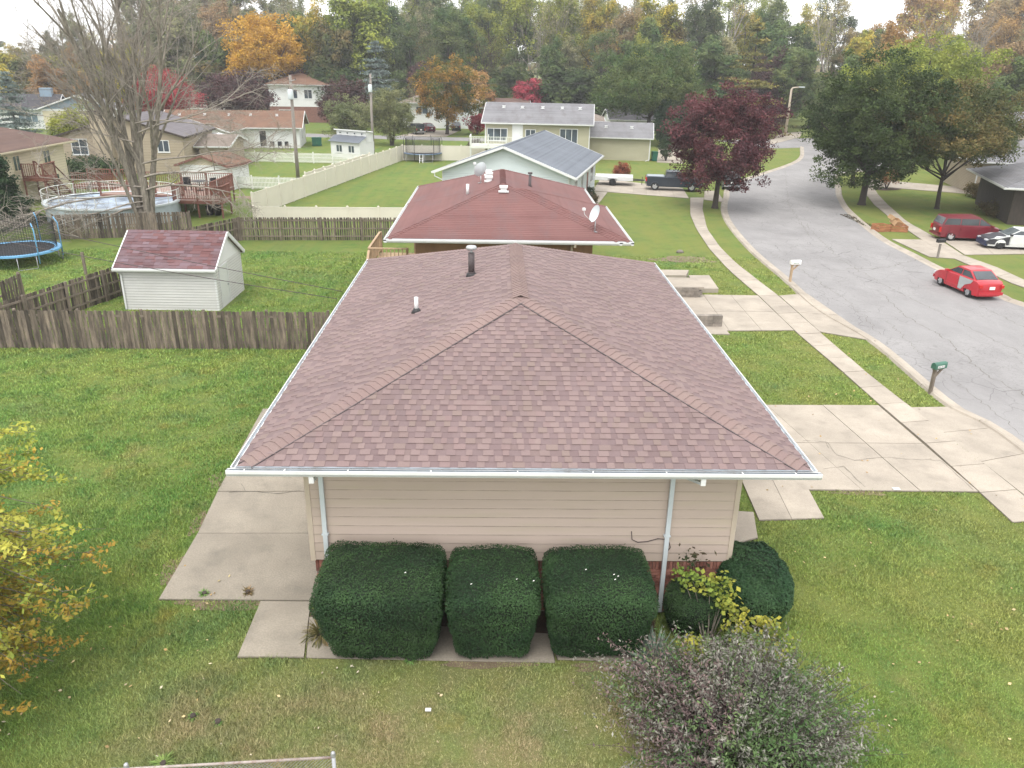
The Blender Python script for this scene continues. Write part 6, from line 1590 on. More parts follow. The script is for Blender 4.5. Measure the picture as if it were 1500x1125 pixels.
def dish(label, loc, rz, s=1.0, mast=.5):
    r = thing('satellite_dish', label, 'satellite dish', loc, rz)
    m = MB(); m.tube([(0,0,-.03),(0,0,mast)], .022, 8); m.bar((-.15,0,-.02),(.15,0,-.02), .08, .02); m.build('mast', MAT['galv'], r)
    m = MB(); N = 24; pts = []
    for j in range(5):
        u = j/4
        for i in range(N): a = 6.2832*i/N; pts.append((math.cos(a)*.30*u*s, .10*(1-u*u)*s*1.0, math.sin(a)*.34*u*s))
    Rm = Matrix.Translation((0,-.06,mast+.28*s)) @ Matrix.Rotation(R(-22), 4, 'X'); m.v = [tuple(Rm @ Vector(p)) for p in pts]
    for j in range(4):
        for i in range(N): m.f.append((j*N+i, j*N+(i+1)%N, (j+1)*N+(i+1)%N, (j+1)*N+i)); m.sm.append(True)
    m.build('reflector', MAT['spout'], r)
    m = MB(); m.tube([Rm @ Vector((0,.02,-.34*s)), Rm @ Vector((0,-.40*s,-.18*s)), Rm @ Vector((0,-.52*s,-.02*s))], .014, 6); m.build('arm', MAT['white'], r)
    m = MB(); c = Rm @ Vector((0,-.52*s,.0)); m.box(c.x-.06,c.x+.06,c.y-.05,c.y+.05,c.z-.05,c.z+.05); m.build('receiver', MAT['white'], r)
dish('grey satellite dish standing on the near edge of the red roof', (4.05, 32.35, zB(4.05,32.35)+.03), -1.15, 1.05, .42)
dish('satellite dish by the row of vents near the red ridge', (-.75, 38.9, zB(-.75,38.9)+.03), -2.6, 1.1, .30)
# its back deck
dk = thing('deck', 'bare wooden balcony deck at the left side of the red-roofed house', 'deck', (-4.6, 35.0, 0))
deck_platform(dk, -1.05, .7, 0, 3.6, 1.7, MAT['deck_wood'], MAT['deck_wood'], 'lf', rh=1.0)
m = MB()
for i in range(9): x = -.9+i*.2; m.bar((x,-2.6,.05), (x,-2.6,.95), .045)
m.build('balusters', MAT['deck_wood'], dk)['kind'] = 'stuff'
m = MB(); m.bar((-1.05,-2.6,.95), (.9,-2.6,.95), .12, .05); m.bar((-1.05,-2.6,1.0), (-1.05,0,2.6), .1, .05); m.build('stair_rail', MAT['deck_wood'], dk)
for i in range(8): m = MB(); m.box(-1.0, .7, -2.6+i*.32, -2.3+i*.32, .16+i*.2, .2+i*.2); m.build('stair_tread', MAT['deck_pink'], dk)

# ------------------------------------------------------------------ block walls and steps by the second driveway
wl = thing('retaining_wall', 'stacked stone block wall beside the second driveway, farther one', 'retaining wall', (*(9.15, 36.99), 0))
bm_ = MB(); bm_.box(0,.40,0,.25,0,.17); bme2 = bm_.mesh('stone_block', MAT['stone']); rnd = random.Random(5)
for j in range(3):
    for i in range(5): link_mesh('stone_block', bme2, wl, (-1.35+i*.41+(j%2)*.18, rnd.uniform(-.02,.02), j*.178))
m = MB(); m.box(-1.9,.95,.1,1.9,.45,.545); m.build('coping_slab', MAT['concrete'], wl)
w2_ = thing('retaining_wall', 'low grey block wall with a concrete cap beside the roof edge, nearer one', 'retaining wall', (*(9.81, 32.45), 0))
for j in range(3):
    for i in range(4): link_mesh('stone_block', bme2, w2_, (-1.65+i*.41, 0, j*.178))
m = MB(); m.box(-1.6,.05,-1.0,-.05,0,.05); m.build('edging', MAT['concrete'], w2_)
lp = thing('landing', 'raised concrete landing beyond the stone block wall', 'landing', (0,0,0)); m = MB(); a, b, c, d = (10.02, 38.01), (11.09, 38.06), (11.28, 40.73), (10.18, 40.68)
m.prism([a, b, c, d], .0, .22); m.build('landing_slab', MAT['concrete'], lp)
m = MB(); a, b, c, d = (9.94, 40.25), (10.18, 40.68), (10.34, 41.41), (9.11, 41.35); m.prism([(a[0]-1.5,a[1]), a, c, (c[0]-1.5, c[1])], .0, .32); m.build('upper_slab', MAT['concrete'], lp)
m = MB(); m.lathe([(.2,0),(.17,.1),(.08,.16)], 9); m.xf(Matrix.Scale(1.2, 4, (1,0,0))); tag(m.build('boulder', MAT['stone'], None, (*(11.10, 47.02), 0)), 'small pale boulder in the round bare patch of lawn', 'boulder')

# ------------------------------------------------------------------ pale blue gabled house
def simple_house(label, A, B, depth, e, rise, axis, wall, roofm, over=.45, trim='white', expo=.13, rows=None, base=0, corner='white', th=.016, foundation=None):
    fr = frame2(A, B); h = thing('house', label, 'house', fr[0], fr[1]); w = fr[2]/2
    walls(h, -w, w, 0, depth, base, e, MAT[wall], expo, MAT[corner])
    if axis == 'y':
        rk = rise/(w+over); gable_roof(h, -w-over, w+over, -over, depth+over, e-.0, rise, 'y', MAT[roofm], MAT[trim], rows, th)
        for s, y in ((-1, 0), (1, depth)): gable_fill(h, -w, w, y, e-.001, rk*w+.0, MAT[wall], s, 'y', expo)
    elif axis == 'x':
        rk = rise/(depth/2+over); gable_roof(h, -w-over, w+over, -over, depth+over, e, rise, 'x', MAT[roofm], MAT[trim], rows, th)
        for s, x in ((-1, -w), (1, w)): gable_fill(h, 0, depth, x, e-.001, rk*depth/2, MAT[wall], s, 'x', expo)
    else:
        hip_roof(h, -w-over, w+over, -over, depth+over, e, rise, MAT[roofm], MAT[trim], th)
    m = MB(); m.box(-w+.05, w-.05, .05, depth-.05, -.1, base+.12); m.build('foundation', MAT[foundation or 'mortar'], h)
    return h, w
hC, wC = simple_house('pale blue gabled house with a slate-grey roof behind the red roof', (-4.0, 60.2), (5.2, 57.9), 14.5, 2.95, 1.95, 'y', 'siding_ice', 'shingle_blue', .55, th=.008)
window(hC, 'r', wC, 3.2, 1.0, 1.5, 1.3); window(hC, 'r', wC, 6.6, 1.0, 1.2, 1.3); door(hC, 'r', wC, 9.5, .1, .95, 2.05, MAT['brick_far']); window(hC, 'r', wC, 12.2, 1.0, 1.6, 1.3); window(hC, 'f', 0, 3.2, .9, 1.3, 1.1)
m = MB(); m.bar((-wC-.45,-.5,2.85), (-wC-.45,-.45,2.6), .07); m.bar((-wC-.45,-.45,2.6), (-wC+.05,-.1,2.3), .07); m.bar((-wC+.05,-.08,2.3), (-wC+.05,-.08,.1), .07); m.build('downspout', MAT['white'], hC)
m = MB(); m.box(-wC+.1, wC-.1, -.03, .02, .15, 1.6); m.build('stone_veneer', MAT['stone'], hC)

# ------------------------------------------------------------------ khaki house with garage wing
hD, wD = simple_house('two-storey khaki house with a grey gabled roof and long white-framed windows', (-1.3, 92.0), (10.2, 90.8), 8.6, 4.25, 1.9, 'x', 'siding_khaki', 'shingle_grey', .4)
window(hD, 'f', 0, -wD+1.35, 2.3, 2.3, 1.35, 3); window(hD, 'f', 0, -wD+5.05, 2.5, 1.15, 1.1, 2); window(hD, 'f', 0, wD-2.3, 2.1, 2.0, 1.65, 3); door(hD, 'f', 0, -wD+3.6, 2.0, 1.0, 1.95, MAT['white'])
for x in (-4.0,-1.9,.4,2.6,4.6): roof_vent(hD, x, 3.0, 4.25+(3.0+.4)*1.9/4.7, s=.3)
bd = thing('deck', 'white railed balcony deck at the left end of the khaki house', 'deck', (-1.6, 90.4, 0)); deck_platform(bd, -1.3, 4.6, -1.6, 1.5, 2.0, MAT['vinyl_white'], MAT['vinyl_white'], 'fl', rh=.95)
hG, wG = simple_house('long khaki garage wing with a low grey gabled roof beside the green bin', (10.6, 96.2), (17.75, 95.1), 7.0, 2.55, 1.45, 'x', 'siding_khaki', 'shingle_grey', .35)
hG.name = 'garage'; hG['category'] = 'garage'
door(hG, 'r', wG, 3.4, .05, 4.4, 2.1, MAT['white'], grooves=4)
for x in (-1.6, 1.4): roof_vent(hG, x, 2.0, 2.55+2.35*1.45/3.85, s=.3)
m = MB(); m.bar((wG+.02,-.1,2.4),(wG+.02,-.1,.15), .08, .06, (0,1,0)); m.bar((wG,-.1,.15),(wG-.4,-.55,.05), .08, .06); m.build('downspout', MAT['white'], hG)
def wheelie(label, loc, rz, mat='bin_green', group=None):
    r = thing('wheelie_bin', label, 'bin', loc, rz, group)
    m = MB(); m.v = [(-.26,-.28,.05),(.26,-.28,.05),(.26,.24,.05),(-.26,.24,.05),(-.32,-.36,1.0),(.32,-.36,1.0),(.32,.36,1.0),(-.32,.36,1.0)]; m.f = [(0,1,5,4),(1,2,6,5),(2,3,7,6),(3,0,4,7),(3,2,1,0),(4,5,6,7)]; m.sm = [False]*6; m.build('body', MAT[mat], r)
    m = MB(); m.box(-.34,.34,-.40,.38,1.0,1.06); m.box(-.28,.28,-.3,.3,1.06,1.10); m.build('lid', MAT[mat], r); m = MB(); m.bar((-.28,.42,.98),(.28,.42,.98), .035); m.build('handle', MAT[mat], r)
    for x in (-.3,.3):
        m = MB(); m.lathe([(.12,-.03),(.12,.03)], 12); m.xf(Matrix.Translation((x,.3,.12)) @ Matrix.Rotation(R(90), 4, 'Y')); m.build('wheel', MAT['tyre'], r)
wheelie('dark green wheeled bin at the corner of the far garage wing', (*(18.38, 95.18), 0), .1)
for i, q_ in enumerate(((-23.38, 106.19), (-22.79, 106.28))): wheelie(('dark green wheeled bin behind the picket fence, left of the pair', 'dark green wheeled bin behind the picket fence, right of the pair')[i], (*q_, 0), .2)
MAT['box_bush'] = M_leaf('clipped_bush', (0.03, 0.06, 0.025), (0.06, 0.085, 0.035), 1.5, trans=.15)
MAT['red_bush'] = M_leaf('burning_bush', (0.24, 0.05, 0.045), (0.33, 0.10, 0.07), 1.5, trans=.25)
for i, px in enumerate((898, 908, 920, 930, 943)):
    p = (13.78, 96.65) if i == 0 else ((14.61, 96.76) if i == 1 else ((15.49, 96.18) if i == 2 else ((16.32, 96.29) if i == 3 else (17.27, 95.72))))
    bush('clipped_bush', 'small dark clipped bush under the garage wing wall, number %s from the left' % ('one','two','three','four','five')[i], p, (.9,.75,.7,1.1,.8)[i], (.5,.75,.5,.75,.5)[i], MAT['box_bush'], i, 30, 40, .05, group='row of clipped bushes along the garage wing')
bush('burning_bush', 'round red bush standing behind the white trailer', (12.26, 79.45), 1.75, 1.6, MAT['red_bush'], 3, 90, 60, .06)
bush('pruned_shrub', 'mushroom-shaped pruned shrub right of the green bin', (19.78, 95.36), 1.9, 2.1, MAT['box_bush'], 4, 60, 60, .07, zc=1.5)
bush('clipped_bush', 'dark round bush on the far drive behind the pruned shrub', (22.81, 111.68), 1.7, 1.2, MAT['box_bush'], 5, 50, 50, .07)
bush('flower_bush', 'leafy bush at the front corner of the pale blue house', (7.73, 67.30), 1.3, .9, MAT['box_bush'], 8, 40, 50, .05); bush('flower_bush', 'brown-green bush by the drive corner of the pale blue house', (7.70, 63.89), 1.0, .8, M_leaf('dry_bush', (0.10, 0.09, 0.04), (0.16, 0.11, 0.06), 1.5), 9, 40, 50, .05)
bush('maroon_bush', 'dark round maroon bush at the left end of the balcony deck', (-2.61, 102.63), 1.9, 1.7, M_leaf('maroon_bush', (0.07, 0.045, 0.045), (0.10, 0.06, 0.055), 1.5), 10, 60, 50, .07)
# house roof seen beyond the khaki house
hN, wN = simple_house('lavender-grey house mostly hidden behind the khaki house', (4.0, 108.0), (13.4, 107.0), 8, 3.6, .33, 'hip', 'siding_white', 'shingle_tan', .5)

# ------------------------------------------------------------------ white shed-playhouse with clerestory
fr = frame2((-19.04, 94.97), (-15.38, 92.70)); ph_ = thing('playhouse', 'small white playhouse shed with a row of roof windows', 'playhouse', fr[0], fr[1]); w = fr[2]/2
walls(ph_, -w, w, 0, 2.4, 0, 1.75, MAT['siding_white'], .13, MAT['white'])
for u in (-w*.42, w*.42): window(ph_, 'f', 0, u, .55, .95, .85, 2)
m = MB(); rows_face(m, (-w-.2,-.3,1.72), (w+.2,-.3,1.72), (-w-.2,1.1,2.35), (w+.2,1.1,2.35), 8, .02); m.build('roof', MAT['shingle_blue'], ph_)
m = MB(); m.box(-w-.05, w+.05, 1.1, 2.3, 1.7, 2.85); m.build('clerestory', MAT['white'], ph_)
for u in (-1.2,-.4,.4,1.2): window(ph_, 'f', 1.1, u*w/1.6, 2.45, .38, .3, 1)
m = MB(); m.quad((-w-.25,.9,2.98), (w+.25,.9,2.98), (w+.25,2.6,2.62), (-w-.25,2.6,2.62)); m.bar((-w-.25,.9,2.93), (w+.25,.9,2.93), .05, .12); m.build('upper_roof', MAT['white'], ph_)
m = MB(); m.quad((-w,0,1.75),(-w,1.1,1.75),(-w,1.1,2.33),(-w,0.05,1.8)); m.quad((w,0,1.75),(w,1.1,1.75),(w,1.1,2.33),(w,.05,1.8)); m.build('side_gable', MAT['siding_white'], ph_)

# ------------------------------------------------------------------ ranch house with brown roof and front gable
hF, wF = simple_house('long white ranch house with a light brown roof beyond the picket fence', (-40.5, 101.5), (-24.6, 103.5), 7.5, 2.45, 1.75, 'x', 'siding_white', 'shingle_brown', .5)
gF = thing('house_wing', 'gabled white wing at the left of the ranch house', 'house wing', (-34.9, 95.6, 0), .03)
gw = 3.9
walls(gF, -gw, gw, 0, 7, 0, 2.45, MAT['siding_white'], .13, MAT['white']); gable_roof(gF, -gw-.5, gw+.5, -.5, 11.0, 2.47, 1.35, 'y', MAT['shingle_brown'], MAT['white'])
gable_fill(gF, -gw, gw, 0, 2.45, 1.2, MAT['siding_white'], -1, 'y', .13); window(gF, 'f', 0, 2.2, .9, .8, 1.1, 1); window(gF, 'f', 0, -2.0, .9, 1.4, 1.1)
door(hF, 'f', 0, 1.8, .1, 1.6, 2.0, MAT['vinyl_white']); window(hF, 'f', 0, 3.6, .15, .9, 1.95, 1, glass=MAT['dark']); window(hF, 'r', wF, 3.0, .8, .7, 1.3, 1)
for x in (-6.5,-3.5,-.6,2.0,5.2): roof_vent(hF, x, 2.4, 2.45+2.9*1.75/4.25, s=.25)
for i, u in enumerate((4.8, 5.8, 6.7)):
    a = hF.rotation_euler.z; x, y = hF.location.x+math.cos(a)*u+math.sin(a)*1.6, hF.location.y+math.sin(a)*u-math.cos(a)*1.6
    garden_chair(('dark patio chair under the ranch house wall, left', 'dark patio chair under the ranch house wall, middle', 'dark patio chair under the ranch house wall, right')[i], (x, y, 0), .4*i, MAT['black'])
# covered terrace / arbor left of it
ab = thing('pergola', 'open pergola with hanging vines and a pale canopy', 'pergola', (*(-30.63, 86.26), 0), .05)
for x in (-2.6,-.9,.9,2.6):
    for y in (0, 3.2): m = MB(); m.box(x-.07,x+.07,y-.07,y+.07,0,2.35); m.build('post', MAT['bark_dark'], ab)
m = MB()
for i in range(12): m.bar((-2.9+i*.52,-.3,2.42), (-2.9+i*.52,3.5,2.42), .05, .12)
m.build('rafters', MAT['bark_dark'], ab)
m = MB(); m.poly([(-2.4,.2,2.52),(2.4,.2,2.52),(1.3,1.9,3.0),(-1.3,1.9,3.0)]); m.poly([(2.4,.2,2.52),(2.4,3.2,2.52),(1.3,1.9,3.0)]); m.poly([(-2.4,3.2,2.52),(-2.4,.2,2.52),(-1.3,1.9,3.0)]); m.poly([(2.4,3.2,2.52),(-2.4,3.2,2.52),(-1.3,1.9,3.0),(1.3,1.9,3.0)]); m.build('canopy', MAT['paper'], ab)
rnd = random.Random(6); m = MB()
for i in range(90): x = rnd.uniform(-2.7,2.7); y = rnd.choice((-.02, 3.2)); h_ = rnd.uniform(.4,2.1); m.bar((x,y,2.35), (x+rnd.gauss(0,.06),y,2.35-h_), .03)
m.build('vines', MAT['bark'], ab)['kind'] = 'stuff'

# ------------------------------------------------------------------ white two-storey hip house and its wing
hE, wE = simple_house('tall white two-storey house with brown hip roof under the yellow tree', (-39.4, 146.0), (-29.8, 146.5), 9, 6.2, .34, 'hip', 'siding_white', 'shingle_brown', .6, base=2.6)
m = MB(); m.box(-wE, wE, 0, 9, 0, 2.6); m.build('brick_storey', MAT['brick_far'], hE)
window(hE, 'f', 0, -.6, 3.9, 1.4, 1.5); window(hE, 'f', 0, 1.9, 3.9, 1.4, 1.5, glass=MAT['glass']); window(hE, 'f', 0, -2.0, .8, 2.6, 1.3, 3, glass=MAT['curtain'])
hW, wW = simple_house('low brick garage wing with brown roof right of the tall white house', (-29.2, 144.5), (-20.5, 145.0), 7.5, 2.7, .34, 'hip', 'brick_far', 'shingle_brown', .5, expo=2.7, corner='brick_far')
door(hW, 'f', 0, 2.0, .05, 3.0, 2.1, MAT['white'], grooves=4); window(hW, 'f', 0, -2.2, .6, 2.0, 1.6, 3, glass=MAT['curtain'])

# ------------------------------------------------------------------ houses on the left
hH, wH = simple_house('cream two-storey house with a brown hip roof at the left edge', (-35.6, 53.0), (-35.2, 67.4), 11, 3.95, .33, 'hip', 'siding_cream', 'shingle_oldbrown', .7, corner='siding_cream', trim='siding_cream', expo=.2)
for u, z, w_, h_ in ((0.6, 2.35, .9, 1.15), (4.6, 2.35, 1.0, 1.15), (5.3, .45, 1.1, 1.15), (-4.0, 2.35, 1.2, 1.1)): window(hH, 'f', 0, u, z, w_, h_, 2, frame=MAT['siding_cream'])
dl = thing('deck', 'redwood stair landing on the side of the cream house at the left', 'deck', (-35.1, 61.6, 0), R(-90))
deck_platform(dl, -.9, .9, 0, 1.6, 1.9, MAT['deck_red'], MAT['deck_red'], 'br', rh=1.0)
for i in range(9): m = MB(); m.box(-1.25-i*.27, -.95-i*.27, .1, 1.3, 1.66-i*.2, 1.70-i*.2); m.build('stair_tread', MAT['deck_red'], dl)
for y in (.1, 1.3): m = MB(); m.bar((-.9,y,2.9), (-3.4,y,1.0), .09, .05); m.bar((-.9,y,1.9), (-3.4,y,0), .05, .22); m.build('stair_rail', MAT['deck_red'], dl)
hI, wI = simple_house('tan clapboard house with a broad chimney behind the bare tree', (-40.6, 77.6), (-29.6, 78.2), 10, 3.45, 1.75, 'y', 'siding_tan', 'shingle_mauve', .35, corner='siding_tan', expo=.24, trim='bark_dark')
m = MB(); ci = MB()
x0, x1 = -wI+3.15, -wI+4.75
for a, b in (((x0,-.7),(x1,-.7)), ((x1,-.7),(x1,.3)), ((x1,.3),(x0,.3)), ((x0,.3),(x0,-.7))): lap_wall(m, a, b, 0, 5.55, .24)
ch = m.build('chimney', MAT['siding_tan'], hI); ci.box(x0-.06,x1+.06,-.76,.36,5.55,5.66); ci.build('chimney_cap', MAT['bark_dark'], ch)
window(hI, 'f', 0, -wI+1.6, 1.7, 1.5, 1.45, 2, 2); window(hI, 'f', 0, wI-1.8, 2.0, 1.1, 1.1)
hI2, wI2 = simple_house('low tan rear wing of the chimney house with a mauve-grey roof', (-29.3, 81.5), (-26.6, 81.7), 7, 2.3, .8, 'x', 'siding_tan', 'shingle_tan', .4, corner='siding_tan', expo=.24)
hI2.name = 'house_wing'
hK, wK = simple_house('blue-gabled house with white windows and grey roof at the far left', (-67.0, 124.0), (-57.8, 127.0), 9, 2.9, 1.9, 'y', 'siding_white', 'shingle_grey', .5)
gable_fill(hK, -wK+.02, wK-.02, -.03, 2.9, 1.68, MAT['siding_blue'], -1, 'y', .13, 'gable_front'); m = MB(); m.box(-wK+.2, wK-.2, -.05, -.02, 0, 2.6); m.build('stone_veneer', MAT['siding_cream'], hK)
window(hK, 'f', -.05, -1.2, .7, 2.2, 1.5, 3, 2); window(hK, 'f', -.05, 3.0, .9, 1.0, 1.2, 2, 2)
hK2, wK2 = simple_house('long grey-roofed side wing of the blue-gabled house', (-80.0, 122.5), (-66.0, 126.0), 8, 2.8, 1.9, 'x', 'siding_white', 'shingle_dark', .5); hK2.name = 'house_wing'; hK2['category'] = 'house wing'
window(hK2, 'f', 0, 3.5, .9, 2.6, 1.4, 3, glass=MAT['glass_blue']); m = MB(); m.box(4.8,6.4,3.2,4.6,3.4,5.6); m.build('chimney', MAT['siding_blue'], hK2)
hI2['category'] = 'house wing'
# pump shed behind the deck
fr = frame2((-26.6, 69.0), (-22.4, 68.2)); hJ = thing('shed', 'white shed with a light brown gabled roof behind the pool deck', 'shed', fr[0], fr[1]); w = fr[2]/2
walls(hJ, -w, w, 0, 3.6, 0, 2.05, MAT['siding_white'], .2, MAT['white']); gable_roof(hJ, -w-.25, w+.25, -.3, 3.9, 2.05, .8, 'y', MAT['shingle_brown'], MAT['brick_far']); gable_fill(hJ, -w, w, 0, 2.05, .72, MAT['siding_cream'], -1, 'y', .2)
bush('shade_shrubs', 'long low dark green shrub under the window of the chimney house', (-37.85, 75.38), 6.0, 1.6, MAT['box_bush'], 12, 140, 60, .1)
# garage with low grey roof behind the pink maple
hL, wL = simple_house('low grey-roofed garage behind the pink maple', (-49.6, 137), (-44.8, 137), 8, 2.6, 1.2, 'x', 'bark_dark', 'shingle_tan', .5, corner='white', expo=2.6)
# house behind the orange maple, and the dull brown one beside it
hM, wM = simple_house('white split-level house with a tan roof half hidden by the orange maple', (-15.5, 138.0), (-3.2, 138.0), 9, 4.0, .34, 'hip', 'siding_white', 'shingle_tan', .6)
door(hM, 'f', 0, 2.2, .05, 3.6, 2.1, MAT['white'], grooves=4); window(hM, 'f', 0, -3.0, 2.2, 2.0, 1.2)
hO, wO = simple_house('dull brown house between the orange maple and the khaki house', (-2.8, 146), (5.5, 146), 8, 3.0, 1.4, 'x', 'brick_far', 'shingle_oldbrown', .4, corner='brick_far', expo=3)

# ------------------------------------------------------------------ houses on the right
hR, wR = simple_house('grey-roofed house with a dark porch at the right edge', (37.6, 57.8), (48.0, 54.5), 10, 2.75, .30, 'hip', 'bark_dark', 'shingle_grey', .9, corner='bark_dark', expo=2.6)
door(hR, 'f', 0, -.8, .1, 1.0, 2.05, MAT['glass_blue'], MAT['white'])
hS, wS = simple_house('pale house with a light grey roof above the right-edge porch house', (43.0, 72.0), (56.0, 69.0), 9, 3.0, .32, 'hip', 'siding_tan', 'shingle_grey', .6)
hT, wT = simple_house('far house with a whitish roof at the right edge, highest of the three', (57.0, 94.0), (70.0, 90.0), 9, 4.6, .33, 'hip', 'siding_tan', 'shingle_grey', .6)
hU, wU = simple_house('small white house glimpsed between the trunks under the big green tree', (17.5, 128), (24, 128), 8, 2.5, 1.4, 'x', 'siding_white', 'shingle_dark', .4)
MAT['gold_bush'] = M_leaf('gold_bush', (0.24, 0.13, 0.05), (0.30, 0.18, 0.07), 1.5, trans=.25); MAT['olive_bush'] = M_leaf('olive_bush', (0.10, 0.09, 0.03), (0.16, 0.12, 0.05), 1.5, trans=.25)
bush('orange_bush', 'orange bush in front of the dark porch at the right edge', (43.21, 66.21), 2.3, 1.6, MAT['gold_bush'], 13, 90, 60, .07)
bush('olive_bush', 'low olive-brown bush below the orange bush at the right edge', (38.94, 61.17), 2.6, 1.1, MAT['olive_bush'], 14, 90, 60, .07)
bush('olive_bush', 'rusty bush left of the dark porch, by the long drive', (42.80, 70.46), 2.6, 1.3, MAT['olive_bush'], 15, 90, 60, .07)
bush('dark_bush', 'dark green bush between the rusty bush and the porch', (42.32, 67.86), 1.8, 1.3, MAT['box_bush'], 16, 60, 60, .07)
jm = bush('japanese_maple', 'low umbrella-shaped rusty maple in a ring of dark mulch', (36.56, 75.10), 2.2, 1.7, MAT['gold_bush'], 17, 60, 40, .06, zc=1.25); jm['category'] = 'small tree'
p_ = (36.56, 75.10); patch('mulch_ring', p_[0], p_[1], 1.3, .9, MAT['soil'], .014, 8, 'ring of dark mulch around the low maple')

# ------------------------------------------------------------------ poles, lamp, wires, letter boxes
def upole(label, loc, h, seed, gear=True):
    r = thing('utility_pole', label, 'utility pole', loc); rnd = random.Random(seed)
    m = MB(); m.tube([(0,0,-.2),(0,0,h*.5),(rnd.gauss(0,.03),0,h)], [.17,.15,.12], 12); m.build('pole', MAT['pole'], r)
    m = MB(); m.bar((-.05,-.12,h-.5),(.55,-.12,h-.35), .05); m.build('bracket', MAT['galv'], r)
    for x in (-.12, .5):
        m = MB(); m.lathe([(.03,0),(.06,.05),(.03,.1),(.05,.15),(.02,.2)], 8, (x,-.12,h-.4)); m.build('insulator', MAT['pipe'], r)
    if gear:
        m = MB(); m.lathe([(.05,-.02),(.22,.0),(.24,.05),(.24,.75),(.20,.82),(.06,.85)], 14, (.02,-.36,h-2.0)); m.build('transformer', MAT['spout'], r)
        for x in (-.08,.1): m = MB(); m.lathe([(.03,.85),(.04,.95),(.02,1.05)], 8, (x,-.36,h-2.0)); m.build('bushing', MAT['pipe'], r)
    return r
upole('tall pale utility pole rising from the picket fence', (*(-18.31, 75.22), 0), 9.06, 1)
upole('slim utility pole with a white transformer beside the olive trees', (*(-14.86, 99.25), 0), 8.90, 2)
lampo = thing('street_lamp', 'tall street lamp with a curved arm at the far bend of the street', 'street lamp', (*(47.05, 134.27), 0), .1); hl = 7.43
m = MB(); m.tube([(0,0,0),(0,0,hl*.5),(.0,0,hl-.35),(.15,0,hl-.08),(1.3,0,hl+.05)], [.24,.20,.16,.10,.08], 10); m.build('pole', MAT['trim'], lampo)
m = MB(); m.box(1.2,2.1,-.2,.2,hl-.04,hl+.14); m.build('lamp_head', MAT['spout'], lampo)
def cable(label, pts, r=.012, sag=.3):
    m = MB(); P = []
    for i in range(len(pts)-1):
        a, b = Vector(pts[i]), Vector(pts[i+1])
        for k in range(10): t = k/10; P.append(a.lerp(b, t)-Vector((0,0,sag*4*t*(1-t))))
    P.append(Vector(pts[-1])); m.tube(P, r, 5); tag(m.build('overhead_cable', MAT['pipe'], None), label, 'cable')
cable('thin overhead cable crossing above the shed roof to the main roof edge', [(-30.0, 33.0, 6.6), (-4.65, 23.4, 3.95)], .011, .25)
cable('thin overhead cable crossing the shed wall, lower of the two', [(-30.0, 31.5, 6.0), (-4.65, 22.6, 3.95)], .011, .3)
pa_, pb_ = (-18.31, 75.22), (-14.86, 99.25)
cable('overhead wire strung from the pale pole towards the left edge', [(pa_[0], pa_[1], 8.4), (-60, 62, 8.2)], .02, .6)
cable('overhead wire between the pale pole and the transformer pole', [(pa_[0], pa_[1], 8.4), (pb_[0], pb_[1], 8.5)], .02, .5)
cable('overhead wire leaving the transformer pole to the right', [(pb_[0], pb_[1], 8.3), (40, 150, 9.5)], .02, 1.2)
def mailbox(label, loc, rz, boxm, postm, num=True, post='arm'):
    r = thing('mailbox', label, 'mailbox', loc, rz)
    m = MB(); m.box(-.05,.05,-.05,.05,0,.98 if post != 'mid' else .85); m.build('post', postm, r)
    zb = .95; m = MB()
    prof = [(-.10,0),(.10,0),(.10,.12)]+[(.10*math.cos(t), .12+.10*math.sin(t)) for t in np.linspace(0, math.pi, 9)[1:-1]]+[(-.10,.12)]
    y0, y1 = (-.42,.12) if post == 'arm' else (-.27,.27); n = len(prof)
    m.v = [(x,y0,z+zb) for x,z in prof]+[(x,y1,z+zb) for x,z in prof]; m.f = [tuple(range(n)), tuple(range(n,2*n))[::-1]]+[(i,n+i,n+(i+1)%n,(i+1)%n) for i in range(n)]; m.sm = [False]*len(m.f)
    b = m.build('box', boxm, r)
    m = MB(); m.box(-.085,.085,y0-.012,y0-.001,zb+.01,zb+.2); m.build('flap', boxm, b)
    if post == 'arm': m = MB(); m.bar((0,.1,zb-.03),(0,-.40,zb-.03), .08, .05); m.bar((0,.0,zb-.35),(0,-.32,zb-.05), .06); m.build('arm', postm, r)
    if num:
        m = MB()
        for s in (-1, 1): m.box(min(s*.1005,s*.103), max(s*.1005,s*.103), -.30, .02, zb+.035, zb+.115)
        m.build('number_plate', num, b)
        m = MB()       # the dark digits, too small to read in the photograph
        for s in (-1, 1):
            for k in range(4): y = -.27+k*.075; m.box(min(s*.1032,s*.1045), max(s*.1032,s*.1045), y, y+.035, zb+.05, zb+.10)
        m.build('digits', MAT['pipe'] if num is MAT['paper'] else MAT['bin_green'], b)
    return r
mailbox('green mailbox with a white number plate on a leaning pale post', (*(15.19, 25.22), 0), R(112), M_plain('mail_green', (0.05, 0.14, 0.10), .4), MAT['fence_rail'], MAT['paper'])
mailbox('white mailbox with green numbers on a tan wooden post', (*(15.49, 40.37), 0), R(98), MAT['paper'], MAT['deck_wood'], MAT['vinyl_white'])
mailbox('black mailbox on a grey post across the street', (*(26.51, 46.44), 0), R(-75), MAT['black'], MAT['pole'], None, 'mid')
